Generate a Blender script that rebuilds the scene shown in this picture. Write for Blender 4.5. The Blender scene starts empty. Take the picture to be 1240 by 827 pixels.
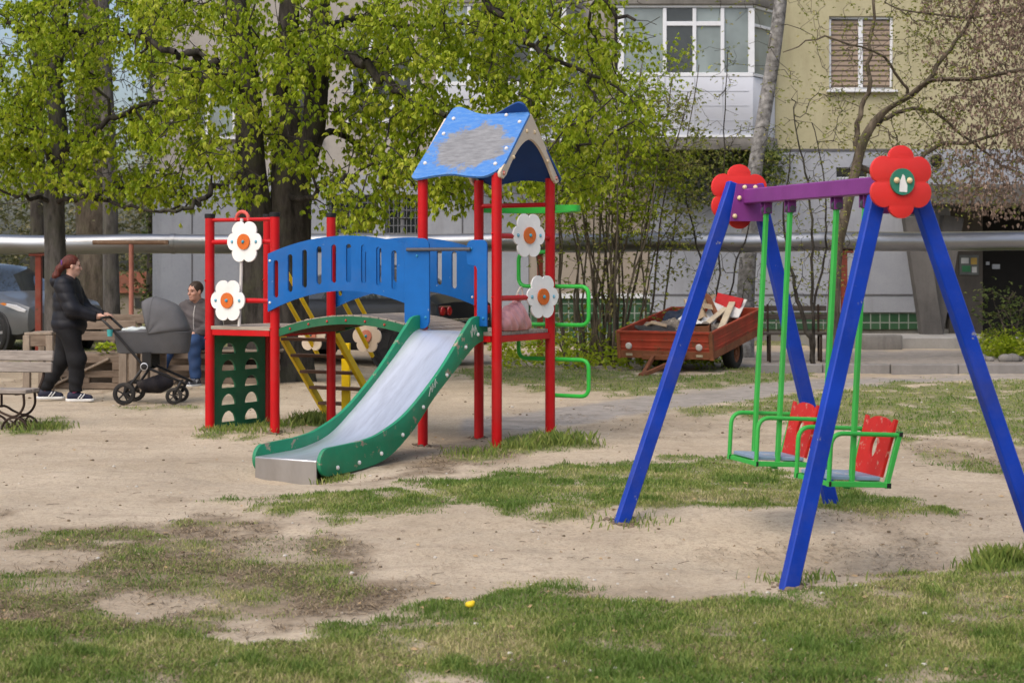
import bpy, bmesh, math, random
import numpy as np
from mathutils import Vector, Matrix, geometry

SC = bpy.context.scene
COL = SC.collection
R = math.radians
random.seed(7)
rng = np.random.default_rng(7)

# ------------------------------------------------------------------ camera, sky, sun, exposure
EYE, FPX = 1.55, 2000.0          # eye height (m), focal length in photo pixels (1240 wide)
cam = bpy.data.cameras.new('camera')
cam.sensor_width = 36.0
cam.lens = FPX * 36.0 / 1240.0
cam.shift_y = -(413.5 - 325.0) / 1240.0
cam.clip_start, cam.clip_end = 0.1, 2000.0
cam.dof.use_dof = True
cam.dof.focus_distance = 13.0
cam.dof.aperture_fstop = 5.0
camo = bpy.data.objects.new('camera', cam)
COL.objects.link(camo)
camo.location = (0, 0, EYE)
camo.rotation_euler = (R(90), 0, 0)
SC.camera = camo

SUN_EL, SUN_AZ = R(52), R(215)     # azimuth clockwise from +Y: behind the camera, to its left
world = bpy.data.worlds.new('World')
SC.world = world
world.use_nodes = True
wn = world.node_tree
sky = wn.nodes.new('ShaderNodeTexSky')
sky.sky_type = 'NISHITA'
sky.sun_disc = False
sky.sun_elevation = SUN_EL
sky.sun_rotation = SUN_AZ
sky.dust_density = 5.0
sky.air_density = 1.0
sky.ozone_density = 1.0
bg = wn.nodes['Background']
wn.links.new(sky.outputs[0], bg.inputs[0])
bg.inputs[1].default_value = 0.15

sun = bpy.data.lights.new('sun', 'SUN')
sun.energy = 0.75
sun.angle = R(75)
sun.color = (1.0, 0.995, 0.985)
suno = bpy.data.objects.new('sun', sun)
COL.objects.link(suno)
sd = Vector((math.sin(SUN_AZ) * math.cos(SUN_EL), math.cos(SUN_AZ) * math.cos(SUN_EL), math.sin(SUN_EL)))
suno.rotation_euler = sd.to_track_quat('Z', 'Y').to_euler()
suno.location = (0, 0, 30)

SC.view_settings.view_transform = 'Standard'
SC.view_settings.look = 'None'
SC.view_settings.gamma = 1.0
SC.view_settings.use_curve_mapping = False
SC.view_settings.exposure = 0.54
SC.render.engine = 'CYCLES'
SC.cycles.max_bounces = 6
SC.cycles.diffuse_bounces = 3
SC.cycles.transparent_max_bounces = 6
SC.cycles.use_denoising = True


def at(px, py, d):
    """photo pixel at a distance d -> world point"""
    return Vector(((px - 620.0) / FPX * d, d, EYE - (py - 325.0) / FPX * d))


def on(px, py):
    """photo pixel of a point on level ground -> world x, y"""
    d = FPX * EYE / (py - 325.0)
    return ((px - 620.0) / FPX * d, d)


# ------------------------------------------------------------------ mesh builder
class MB:
    def __init__(self):
        self.v, self.f, self.mi = [], [], []
        self.M = Matrix.Identity(4)
        self.mat = 0

    def add(self, vs, fs):
        b = len(self.v)
        M = self.M
        self.v += [tuple(M @ Vector(p)) for p in vs]
        self.f += [tuple(b + i for i in f) for f in fs]
        self.mi += [self.mat] * len(fs)
        return self

    def box(self, c, s, rot=None):
        hx, hy, hz = s[0] / 2, s[1] / 2, s[2] / 2
        vs = [Vector((x, y, z)) for z in (-hz, hz) for y in (-hy, hy) for x in (-hx, hx)]
        if rot is not None:
            vs = [rot @ p for p in vs]
        vs = [p + Vector(c) for p in vs]
        return self.add(vs, [(0, 2, 3, 1), (4, 5, 7, 6), (0, 1, 5, 4), (2, 6, 7, 3), (0, 4, 6, 2), (1, 3, 7, 5)])

    def bar(self, p0, p1, w, h, up=(0, 0, 1)):
        """square bar of width w (sideways) and height h between two points"""
        p0, p1 = Vector(p0), Vector(p1)
        d = (p1 - p0)
        L = d.length
        d.normalize()
        s = d.cross(Vector(up)).normalized()
        u = s.cross(d)
        rot = Matrix((s, d, u)).transposed()
        return self.box((p0 + p1) / 2, (w, L, h), rot)

    def tube(self, pts, r, n=10, closed=False, caps=True):
        pts = [Vector(p) for p in pts]
        m = len(pts)
        rs = r if hasattr(r, '__len__') else [r] * m
        T = []
        for i in range(m):
            a = pts[(i - 1) % m] if (closed or i > 0) else pts[i]
            b = pts[(i + 1) % m] if (closed or i < m - 1) else pts[i]
            T.append((b - a).normalized())
        nrm = T[0].orthogonal().normalized()
        vs = []
        for i in range(m):
            nrm = (nrm - T[i] * nrm.dot(T[i])).normalized()
            bn = T[i].cross(nrm)
            for k in range(n):
                a = 2 * math.pi * k / n
                vs.append(pts[i] + (nrm * math.cos(a) + bn * math.sin(a)) * rs[i])
        fs = []
        for i in range(m if closed else m - 1):
            j = (i + 1) % m
            for k in range(n):
                k2 = (k + 1) % n
                fs.append((i * n + k, i * n + k2, j * n + k2, j * n + k))
        if caps and not closed:
            fs.append(tuple(reversed(range(n))))
            fs.append(tuple(range((m - 1) * n, m * n)))
        return self.add(vs, fs)

    def cyl(self, p0, p1, r0, r1=None, n=14):
        return self.tube([p0, p1], [r0, r0 if r1 is None else r1], n)

    def ball(self, c, r, n=8, sq=(1, 1, 1)):
        vs, fs = [], []
        c = Vector(c)
        m = n
        for i in range(m + 1):
            th = math.pi * i / m
            for k in range(n):
                ph = 2 * math.pi * k / n
                vs.append(c + Vector((math.sin(th) * math.cos(ph) * sq[0], math.sin(th) * math.sin(ph) * sq[1], math.cos(th) * sq[2])) * r)
        for i in range(m):
            for k in range(n):
                k2 = (k + 1) % n
                fs.append((i * n + k, (i + 1) * n + k, (i + 1) * n + k2, i * n + k2))
        return self.add(vs, fs)

    def lathe(self, prof, o, ax, n=20):
        """profile of (radius, height) turned about axis ax through o"""
        ax = Vector(ax).normalized()
        a = ax.orthogonal().normalized()
        b = ax.cross(a)
        vs, fs = [], []
        for (r, h) in prof:
            for k in range(n):
                t = 2 * math.pi * k / n
                vs.append(Vector(o) + ax * h + (a * math.cos(t) + b * math.sin(t)) * r)
        for i in range(len(prof) - 1):
            for k in range(n):
                k2 = (k + 1) % n
                fs.append((i * n + k, i * n + k2, (i + 1) * n + k2, (i + 1) * n + k))
        return self.add(vs, fs)

    def plate(self, outer, th, o=(0, 0, 0), ex=(1, 0, 0), ey=(0, 0, 1), holes=()):
        """flat plate cut to an outline (with holes), thickness th along ex x ey, centred"""
        o, ex, ey = Vector(o), Vector(ex), Vector(ey)
        ez = ex.cross(ey).normalized()
        loops = [[Vector((p[0], p[1], 0)) for p in l] for l in [outer] + list(holes)]
        tri = geometry.tessellate_polygon(loops)
        flat = [p for l in loops for p in l]
        N = len(flat)
        vs = [o + ex * p.x + ey * p.y + ez * (th / 2) for p in flat] + [o + ex * p.x + ey * p.y - ez * (th / 2) for p in flat]
        fs = []
        for t in tri:
            a, b, c = t
            ar = (flat[b] - flat[a]).cross(flat[c] - flat[a]).z
            if ar < 0:
                a, c = c, a
            fs.append((a, b, c))
            fs.append((c + N, b + N, a + N))
        s = 0
        for li, l in enumerate(loops):
            n = len(l)
            area = sum(l[i].x * l[(i + 1) % n].y - l[(i + 1) % n].x * l[i].y for i in range(n))
            ccw = (area > 0) == (li == 0)
            for i in range(n):
                i2 = (i + 1) % n
                q = (s + i, s + i + N, s + i2 + N, s + i2)
                fs.append(q if ccw else tuple(reversed(q)))
            s += n
        return self.add(vs, fs)

    def sheet(self, rows, thick=0.0, closed=False):
        """grid surface through rows of points"""
        m, n = len(rows), len(rows[0])
        vs = [p for r_ in rows for p in r_]
        fs = []
        for i in range(m - 1):
            for k in range(n if closed else n - 1):
                k2 = (k + 1) % n
                fs.append((i * n + k, i * n + k2, (i + 1) * n + k2, (i + 1) * n + k))
        return self.add(vs, fs)

    def build(self, name, mats, parent=None, bevel=0.0, smooth=True, seg=1, ang=35):
        me = bpy.data.meshes.new(name)
        me.from_pydata(self.v, [], self.f)
        mats = mats if isinstance(mats, (list, tuple)) else [mats]
        for m in mats:
            me.materials.append(m)
        if len(mats) > 1:
            me.polygons.foreach_set('material_index', self.mi)
        if bevel > 0:
            bm = bmesh.new()
            bm.from_mesh(me)
            bmesh.ops.remove_doubles(bm, verts=bm.verts, dist=1e-5)
            bm.normal_update()
            es = [e for e in bm.edges if len(e.link_faces) == 2 and e.calc_face_angle(0) > R(40)]
            bmesh.ops.bevel(bm, geom=es, offset=bevel, segments=seg, profile=0.5, affect='EDGES', clamp_overlap=True)
            bm.to_mesh(me)
            bm.free()
        if smooth:
            smooth_angle(me, ang)
        o = bpy.data.objects.new(name, me)
        COL.objects.link(o)
        if parent is not None:
            o.parent = parent
        return o


def smooth_angle(me, ang=35):
    me.polygons.foreach_set('use_smooth', [True] * len(me.polygons))
    bm = bmesh.new()
    bm.from_mesh(me)
    for e in bm.edges:
        e.smooth = not (len(e.link_faces) == 2 and e.calc_face_angle(0) > R(ang))
    bm.to_mesh(me)
    bm.free()


def raw_mesh(name, V, F, mats, parent=None, smooth=False, mi=None, attrs=None):
    """fast mesh from numpy arrays; F is (n,3) or (n,4)"""
    V = np.asarray(V, dtype=np.float32)
    F = np.asarray(F, dtype=np.int32)
    me = bpy.data.meshes.new(name)
    k = F.shape[1]
    me.vertices.add(len(V))
    me.vertices.foreach_set('co', V.ravel())
    me.loops.add(F.size)
    me.loops.foreach_set('vertex_index', F.ravel())
    me.polygons.add(len(F))
    me.polygons.foreach_set('loop_start', np.arange(0, F.size, k, dtype=np.int32))
    me.polygons.foreach_set('loop_total', np.full(len(F), k, dtype=np.int32))
    if smooth:
        me.polygons.foreach_set('use_smooth', np.ones(len(F), dtype=bool))
    mats = mats if isinstance(mats, (list, tuple)) else [mats]
    for m in mats:
        me.materials.append(m)
    if mi is not None:
        me.polygons.foreach_set('material_index', np.asarray(mi, dtype=np.int32))
    for (an, vals) in (attrs or {}).items():
        a = me.attributes.new(an, 'FLOAT', 'POINT')
        a.data.foreach_set('value', np.asarray(vals, dtype=np.float32))
    me.update(calc_edges=True)
    o = bpy.data.objects.new(name, me)
    COL.objects.link(o)
    if parent is not None:
        o.parent = parent
    return o


def tag(o, label=None, cat=None, group=None, kind=None):
    if label:
        o['label'] = label
    if cat:
        o['category'] = cat
    if group:
        o['group'] = group
    if kind:
        o['kind'] = kind
    return o


def thing(name, label, cat, loc=(0, 0, 0), rz=0.0, group=None):
    o = bpy.data.objects.new(name, None)
    o.empty_display_size = 0.2
    COL.objects.link(o)
    o.location = loc
    o.rotation_euler = (0, 0, rz)
    return tag(o, label, cat, group)


def copy_tree(o, parent=None):
    c = o.copy()
    COL.objects.link(c)
    c.parent = parent
    for ch in list(o.children):
        copy_tree(ch, c)
    return c


# ------------------------------------------------------------------ noise in numpy
def vnoise(x, y, seed=0):
    x = np.asarray(x, float)
    y = np.asarray(y, float)
    xi, yi = np.floor(x).astype(np.int64), np.floor(y).astype(np.int64)
    fx, fy = x - xi, y - yi
    fx, fy = fx * fx * (3 - 2 * fx), fy * fy * (3 - 2 * fy)

    def h(a, b):
        n = (a * 374761393 + b * 668265263 + seed * 974711) & 0x7fffffff
        n = ((n ^ (n >> 13)) * 1274126177) & 0x7fffffff
        return ((n ^ (n >> 16)) & 0xffff) / 65535.0
    return (h(xi, yi) * (1 - fx) + h(xi + 1, yi) * fx) * (1 - fy) + (h(xi, yi + 1) * (1 - fx) + h(xi + 1, yi + 1) * fx) * fy


def fbm(x, y, seed=0, octs=4):
    t, a, s = 0.0, 0.5, 0.0
    for i in range(octs):
        t = t + a * vnoise(x, y, seed + i * 17)
        s += a
        x, y, a = x * 2.03 + 3.1, y * 2.03 + 1.7, a * 0.55
    return t / s


# ------------------------------------------------------------------ materials
def nmat(name):
    m = bpy.data.materials.new(name)
    m.use_nodes = True
    nt = m.node_tree
    return m, nt, nt.nodes['Principled BSDF']


def N(nt, typ, **kw):
    n = nt.nodes.new(typ)
    for k, v in kw.items():
        if k.startswith('i_'):
            key = k[2:]
            n.inputs[int(key) if key.isdigit() else key].default_value = v
        else:
            setattr(n, k, v)
    return n


def mixc(nt, fac, a, b, bt='MIX'):
    n = nt.nodes.new('ShaderNodeMix')
    n.data_type = 'RGBA'
    n.blend_type = bt
    for sock, val in ((0, fac), (6, a), (7, b)):
        if hasattr(val, 'is_linked') or hasattr(val, 'links'):
            nt.links.new(val, n.inputs[sock])
        elif sock == 0:
            n.inputs[0].default_value = val
        else:
            n.inputs[sock].default_value = (*val, 1) if len(val) == 3 else val
    return n.outputs[2]


def ramp(nt, src, stops):
    n = nt.nodes.new('ShaderNodeValToRGB')
    cr = n.color_ramp
    while len(cr.elements) > len(stops):
        cr.elements.remove(cr.elements[-1])
    while len(cr.elements) < len(stops):
        cr.elements.new(0.5)
    for e, (p, c) in zip(cr.elements, stops):
        e.position = p
        e.color = (c, c, c, 1) if not hasattr(c, '__len__') else (*c, 1)
    nt.links.new(src, n.inputs[0])
    return n.outputs[0]


def noise(nt, scale, detail=4, rough=0.55, stretch=(1, 1, 1), coord='Object', off=(0, 0, 0)):
    tc = nt.nodes.new('ShaderNodeTexCoord')
    mp = nt.nodes.new('ShaderNodeMapping')
    mp.inputs['Scale'].default_value = stretch
    mp.inputs['Location'].default_value = off
    nt.links.new(tc.outputs[coord], mp.inputs[0])
    n = nt.nodes.new('ShaderNodeTexNoise')
    n.inputs['Scale'].default_value = scale
    n.inputs['Detail'].default_value = detail
    n.inputs['Roughness'].default_value = rough
    nt.links.new(mp.outputs[0], n.inputs['Vector'])
    return n.outputs['Fac']


def bump(nt, bsdf, src, strength=0.3, dist=0.01):
    b = nt.nodes.new('ShaderNodeBump')
    b.inputs['Strength'].default_value = strength
    b.inputs['Distance'].default_value = dist
    nt.links.new(src, b.inputs['Height'])
    nt.links.new(b.outputs[0], bsdf.inputs['Normal'])


def paint(name, col, rough=0.42, var=0.18, wear=None, wscale=6.0, wpos=0.66, scale=4.0, metal=0.0, bmp=0.08, stretch=(1, 1, 1), dirt=0.25, dirtcol=(0.16, 0.13, 0.10), mud=None):
    """painted or plain surface: tone variation, grime, optional worn patches of another colour"""
    m, nt, b = nmat(name)
    n1 = noise(nt, scale, 5, 0.6, stretch)
    dark = tuple(c * (1 - var) for c in col)
    lite = tuple(min(1, c * (1 + var)) for c in col)
    c = mixc(nt, ramp(nt, n1, [(0.3, 0.0), (0.7, 1.0)]), dark, lite)
    if dirt > 0:
        n2 = noise(nt, scale * 0.6, 8, 0.72, stretch, off=(3, 7, 1))
        d = ramp(nt, n2, [(0.48, 0.0), (0.75, dirt)])
        c = mixc(nt, d, c, dirtcol)
    if wear is not None:
        n3 = noise(nt, wscale, 9, 0.7, stretch, off=(9, 2, 5))
        w = ramp(nt, n3, [(wpos, 0.0), (wpos + 0.03, 1.0)])
        c = mixc(nt, w, c, wear)
    if mud is not None:           # splashed earth up to this height above the ground
        tcm = nt.nodes.new('ShaderNodeTexCoord')
        sx = nt.nodes.new('ShaderNodeSeparateXYZ')
        nt.links.new(tcm.outputs['Object'], sx.inputs[0])
        n4 = noise(nt, 22, 6, 0.7, (1, 1, 0.5))
        ma = N(nt, 'ShaderNodeMath', operation='MULTIPLY_ADD')
        nt.links.new(n4, ma.inputs[0]); ma.inputs[1].default_value = -mud * 2.2
        nt.links.new(sx.outputs[2], ma.inputs[2])
        c = mixc(nt, ramp(nt, ma.outputs[0], [(0.0, 0.45), (0.05, 0.0)]), c, (0.22, 0.175, 0.125))
    nt.links.new(c, b.inputs['Base Color'])
    b.inputs['Roughness'].default_value = rough
    b.inputs['Specular IOR Level'].default_value = 0.28
    b.inputs['Metallic'].default_value = metal
    if bmp:
        bump(nt, b, noise(nt, scale * 14, 4, 0.6, stretch), bmp, 0.01)
    return m


def leafmat(name, c1, c2, c3, trans=0.45, rough=0.5):
    """leaf: three tones picked by a per-vertex value, lets light through"""
    m, nt, b = nmat(name)
    a = N(nt, 'ShaderNodeAttribute', attribute_name='tone')
    c = ramp(nt, a.outputs['Fac'], [(0.0, c1), (0.5, c2), (1.0, c3)])
    b.inputs['Roughness'].default_value = rough
    b.inputs['Specular IOR Level'].default_value = 0.3
    nt.links.new(c, b.inputs['Base Color'])
    tr = N(nt, 'ShaderNodeBsdfTranslucent')
    nt.links.new(c, tr.inputs[0])
    mx = N(nt, 'ShaderNodeMixShader')
    mx.inputs[0].default_value = trans
    nt.links.new(b.outputs[0], mx.inputs[1])
    nt.links.new(tr.outputs[0], mx.inputs[2])
    out = [n for n in nt.nodes if n.type == 'OUTPUT_MATERIAL'][0]
    nt.links.new(mx.outputs[0], out.inputs[0])
    return m


def wood(name, c1, c2, rough=0.8, stretch=(1, 12, 12), scale=2.5):
    m, nt, b = nmat(name)
    n1 = noise(nt, scale, 8, 0.65, stretch)
    c = mixc(nt, ramp(nt, n1, [(0.3, 0.0), (0.7, 1.0)]), c1, c2)
    n2 = noise(nt, 1.7, 5, 0.6)
    c = mixc(nt, ramp(nt, n2, [(0.4, 0.0), (0.8, 0.5)]), c, tuple(x * 0.5 for x in c1))
    nt.links.new(c, b.inputs['Base Color'])
    b.inputs['Roughness'].default_value = rough
    bump(nt, b, n1, 0.35, 0.004)
    return m
# ------------------------------------------------------------------ ground: one sheet to the horizon
# patches of grass, bare thatch and pale path, laid out on the ground (outlines in photo pixels -> ground metres)
GRASS = [   # (outline, density, softness)
    ([(-120, 738), (60, 748), (150, 762), (240, 772), (330, 776), (400, 748), (470, 728), (560, 714), (690, 726), (860, 727), (930, 722), (1000, 708), (1080, 702), (1180, 692), (1240, 672), (1500, 660), (1500, 1100), (-120, 1100)], 0.92, 9),
    ([(-120, 668), (60, 650), (180, 640), (320, 640), (420, 662), (430, 700), (500, 712), (430, 745), (330, 770), (150, 758), (-120, 745)], 0.50, 14),
    ([(285, 622), (400, 608), (520, 590), (640, 575), (740, 560), (850, 558), (940, 572), (1010, 590), (1090, 612), (1150, 632), (1080, 634), (990, 628), (860, 630), (720, 640), (640, 632), (540, 630), (420, 632), (300, 630)], 0.9, 7),
    ([(800, 500), (880, 486), (960, 472), (1100, 462), (1240, 459), (1500, 457), (1500, 548), (1240, 536), (1110, 530), (990, 515), (880, 505)], 0.98, 6),
    ([(560, 446), (640, 438), (760, 450), (860, 450), (960, 446), (985, 458), (930, 468), (830, 476), (740, 480), (660, 470), (600, 468), (556, 462)], 0.98, 5),
    ([(1165, 690), (1200, 668), (1260, 655), (1400, 640), (1400, 700), (1200, 705)], 0.95, 7),
    ([(545, 552), (600, 545), (640, 532), (690, 530), (720, 540), (690, 546), (630, 548), (580, 560)], 0.95, 5),
    ([(244, 522), (300, 515), (345, 512), (390, 505), (400, 512), (360, 524), (300, 530), (250, 530)], 0.8, 5),
    ([(2, 518), (40, 512), (80, 515), (84, 523), (40, 527), (2, 526)], 0.9, 4),
    ([(392, 573), (415, 571), (424, 578), (400, 582)], 0.9, 3),
    ([(-200, 392), (180, 392), (330, 400), (330, 436), (120, 440), (-200, 452)], 0.55, 6),
    ([(150, 492), (240, 489), (248, 494), (160, 497)], 0.5, 3),
    ([(1085, 545), (1150, 548), (1240, 560), (1240, 575), (1120, 556)], 0.5, 5),
]
THATCH = [
    ([(-120, 660), (60, 645), (180, 636), (330, 634), (460, 668), (450, 700), (520, 712), (430, 748), (330, 778), (150, 764), (-120, 760)], 0.85, 14),
    ([(430, 590), (520, 560), (560, 540), (640, 545), (620, 556), (560, 566), (500, 580)], 0.9, 8),
    ([(1080, 535), (1240, 538), (1400, 545), (1400, 600), (1240, 590), (1150, 560)], 0.55, 10),
    ([(620, 505), (800, 498), (960, 520), (900, 530), (700, 520)], 0.3, 10),
    ([(-200, 385), (340, 392), (560, 430), (560, 450), (340, 470), (-200, 470)], 0.45, 10),
    ([(850, 655), (980, 640), (1120, 645), (1180, 665), (1100, 692), (960, 690)], 0.35, 14),
    ([(0, 760), (300, 775), (620, 730), (1240, 690), (1240, 827), (0, 827)], 0.30, 14),
]
BARE = [    # worn holes inside the grass
    ([(-60, 664), (60, 662), (112, 674), (100, 690), (20, 694), (-60, 690)], 1.0, 7),
    ([(20, 706), (80, 704), (112, 712), (60, 722), (20, 720)], 0.8, 6),
    ([(120, 732), (170, 722), (255, 722), (270, 734), (200, 746), (130, 744)], 1.0, 6),
    ([(250, 752), (300, 742), (345, 750), (350, 768), (300, 770), (262, 764)], 1.0, 6),
    ([(255, 655), (330, 650), (390, 662), (370, 676), (290, 672)], 0.7, 8),
    ([(470, 822), (540, 812), (600, 818), (600, 840), (470, 840)], 0.9, 6),
    ([(660, 612), (700, 606), (730, 616), (700, 630), (665, 628)], 0.55, 8),
    ([(1160, 730), (1230, 728), (1235, 742), (1180, 744)], 0.6, 7),
]
PATH = [
    ([(560, 508), (680, 492), (800, 478), (900, 468), (985, 460), (1240, 452), (1500, 450), (1500, 458), (1240, 460), (1100, 463), (985, 472), (880, 488), (780, 502), (640, 520), (560, 520)], 1.0, 3),
    ([(560, 430), (800, 426), (1240, 424), (1500, 422), (1500, 446), (1240, 448), (930, 444), (760, 447), (560, 440)], 1.0, 2),
]


def polymask(px, py, spec):
    outl, dens, soft = spec
    P = np.array(outl, float)
    ys = 2.2
    x, y = px, py * ys
    inside = np.zeros(x.shape, bool)
    dist = np.full(x.shape, 1e9)
    n = len(P)
    for i in range(n):
        x0, y0 = P[i][0], P[i][1] * ys
        x1, y1 = P[(i + 1) % n][0], P[(i + 1) % n][1] * ys
        dx, dy = x1 - x0, y1 - y0
        t = np.clip(((x - x0) * dx + (y - y0) * dy) / (dx * dx + dy * dy + 1e-9), 0, 1)
        dist = np.minimum(dist, np.hypot(x - x0 - t * dx, y - y0 - t * dy))
        c = ((y0 > y) != (y1 > y))
        xx = dx * (y - y0) / (dy if abs(dy) > 1e-9 else 1e-9) + x0
        inside ^= (c & (x < xx))
    sd = np.where(inside, dist, -dist)
    return sd, dens, soft * ys


def cover(x, y, specs, seed, amp=1.6):
    px = 620 + FPX * x / y
    py = 325 + FPX * EYE / y
    nz = (fbm(x * 3.1, y * 2.3, seed, 5) - 0.5) * 2
    out = np.zeros(x.shape)
    for s in specs:
        sd, dens, soft = polymask(px, py, s)
        t = np.clip((sd + nz * soft * amp * 2.2) / (2 * soft) + 0.5, 0, 1)
        out = np.maximum(out, dens * t * t * (3 - 2 * t))
    return out


def gz(x, y):
    """height of the ground"""
    x = np.asarray(x, float)
    y = np.asarray(y, float)

    def g(cx, cy, sx, sy, h):
        return h * np.exp(-((x - cx) / sx) ** 2 - ((y - cy) / sy) ** 2)
    near = np.clip((32 - y) / 8, 0, 1)
    z = (fbm(x * 0.5, y * 0.5, 3, 3) - 0.5) * 0.06 + (fbm(x * 2.2, y * 2.2, 5, 3) - 0.5) * 0.035 + (fbm(x * 6.5, y * 5.5, 15, 3) - 0.5) * 0.03
    z = z * near
    z = z + g(1.75, 8.95, 0.95, 0.42, -0.12) + g(1.3, 10.1, 1.9, 0.40, 0.055) + g(0.3, 10.8, 2.4, 0.8, 0.04)
    z = z + g(-0.5, 15.0, 0.55, 0.8, -0.045) + g(0.3, 14.7, 0.45, 0.35, 0.05) + g(-2.5, 15.8, 0.6, 0.35, 0.03) + g(-1.72, 12.25, 0.55, 0.38, -0.075)
    return z


def gzs(x, y):
    return float(gz(np.array([x]), np.array([y]))[0])


ys = np.concatenate([np.arange(3.0, 13.0, 0.055), np.arange(13.0, 36.0, 0.12), np.array([38, 42, 48, 56, 70, 90, 130, 200, 350, 700.0])])
xs = np.concatenate([[-700, -300, -120, -60, -35, -25, -18, -14], np.arange(-11, 9.5, 0.085), [12, 16, 22, 30, 60, 120, 300, 700]])
GX, GY = np.meshgrid(xs, ys)
GZ = gz(GX, GY)
flat_x, flat_y = GX.ravel(), GY.ravel()
bare = cover(flat_x, flat_y, BARE, 41, 1.3)
# broken-up cover: the outline first, then bare gaps and lone tufts inside it
gcov = cover(flat_x, flat_y, GRASS, 11)
clump = fbm(flat_x * 5.0, flat_y * 4.0, 23, 4)
gcov = gcov * (1 - bare) * np.clip(0.75 + (clump - 0.40) * 3.4, 0.25, 1.25)
gcov = np.where(flat_y > 33, 0.75, gcov)
tcov = cover(flat_x, flat_y, THATCH, 31) * (1 - 0.8 * bare)
pcov = cover(flat_x, flat_y, PATH, 51, 0.7)
gcov = np.clip(gcov * (1 - pcov * 0.85), 0, 1)
GZ += (np.clip(gcov, 0, 1) * 0.015).reshape(GZ.shape)
ny, nx = GX.shape
idx = np.arange(nx * ny).reshape(ny, nx)
GF = np.stack([idx[:-1, :-1], idx[:-1, 1:], idx[1:, 1:], idx[1:, :-1]], -1).reshape(-1, 4)

m, nt, b = nmat('sandy_ground')
aG = N(nt, 'ShaderNodeAttribute', attribute_name='grass').outputs['Fac']
aT = N(nt, 'ShaderNodeAttribute', attribute_name='thatch').outputs['Fac']
aP = N(nt, 'ShaderNodeAttribute', attribute_name='path').outputs['Fac']
n_big = noise(nt, 0.55, 6, 0.6)
n_mid = noise(nt, 4.0, 7, 0.65)
n_fine = noise(nt, 42.0, 5, 0.7)
n_stre = noise(nt, 1.6, 6, 0.7, (0.5, 2.2, 1), off=(4, 4, 0))
sand = mixc(nt, ramp(nt, n_big, [(0.35, 0.0), (0.65, 1.0)]), (0.395, 0.322, 0.230), (0.525, 0.437, 0.322))
sand = mixc(nt, ramp(nt, n_stre, [(0.52, 0.0), (0.74, 0.6)]), sand, (0.265, 0.21, 0.155))
sand = mixc(nt, ramp(nt, n_mid, [(0.5, 0.0), (0.8, 0.35)]), sand, (0.55, 0.47, 0.37))
sand = mixc(nt, ramp(nt, n_fine, [(0.50, 0.0), (0.72, 0.7)]), sand, (0.19, 0.145, 0.10))
sand = mixc(nt, ramp(nt, noise(nt, 13, 8, 0.75, off=(2, 8, 0)), [(0.50, 0.0), (0.68, 0.5)]), sand, (0.24, 0.19, 0.135))
n_th = noise(nt, 9.0, 8, 0.75)
th = mixc(nt, ramp(nt, n_th, [(0.35, 0.0), (0.65, 1.0)]), (0.13, 0.098, 0.066), (0.29, 0.222, 0.148))
th_f = nt.nodes.new('ShaderNodeMath'); th_f.operation = 'MULTIPLY'
nt.links.new(aT, th_f.inputs[0])
nt.links.new(ramp(nt, n_mid, [(0.25, 0.45), (0.48, 1.0)]), th_f.inputs[1])
c = mixc(nt, th_f.outputs[0], sand, th)
gr = mixc(nt, ramp(nt, n_th, [(0.3, 0.0), (0.7, 1.0)]), (0.085, 0.105, 0.03), (0.20, 0.205, 0.075))
c = mixc(nt, ramp(nt, aG, [(0.15, 0.0), (0.8, 0.85)]), c, gr)
pa = mixc(nt, ramp(nt, noise(nt, 6, 8, 0.7), [(0.3, 0.0), (0.7, 1.0)]), (0.24, 0.215, 0.19), (0.38, 0.345, 0.305))
pa = mixc(nt, ramp(nt, n_stre, [(0.5, 0.0), (0.7, 0.6)]), pa, (0.17, 0.15, 0.125))
c = mixc(nt, aP, c, pa)
nt.links.new(c, b.inputs['Base Color'])
b.inputs['Roughness'].default_value = 0.95
b.inputs['Specular IOR Level'].default_value = 0.15
hs = mixc(nt, 0.5, n_fine, n_mid)
bump(nt, b, hs, 0.8, 0.035)
GROUND_MAT = m
ground = raw_mesh('ground', np.stack([flat_x, flat_y, GZ.ravel()], 1), GF, m, smooth=True,
                  attrs={'grass': gcov, 'thatch': tcov, 'path': pcov})
tag(ground, 'bare sandy playground earth with worn grass patches and a pale path', 'ground', kind='structure')


def gsample(field, x, y):
    """bilinear value of a ground field"""
    fx = np.interp(x, xs, np.arange(nx))
    fy = np.interp(y, ys, np.arange(ny))
    ix, iy = np.clip(fx.astype(int), 0, nx - 2), np.clip(fy.astype(int), 0, ny - 2)
    tx, ty = fx - ix, fy - iy
    A = field.reshape(ny, nx)
    return (A[iy, ix] * (1 - tx) + A[iy, ix + 1] * tx) * (1 - ty) + (A[iy + 1, ix] * (1 - tx) + A[iy + 1, ix + 1] * tx) * ty


def ground_z(x, y):
    return float(gsample(GZ, np.array([x]), np.array([y]))[0])


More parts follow.
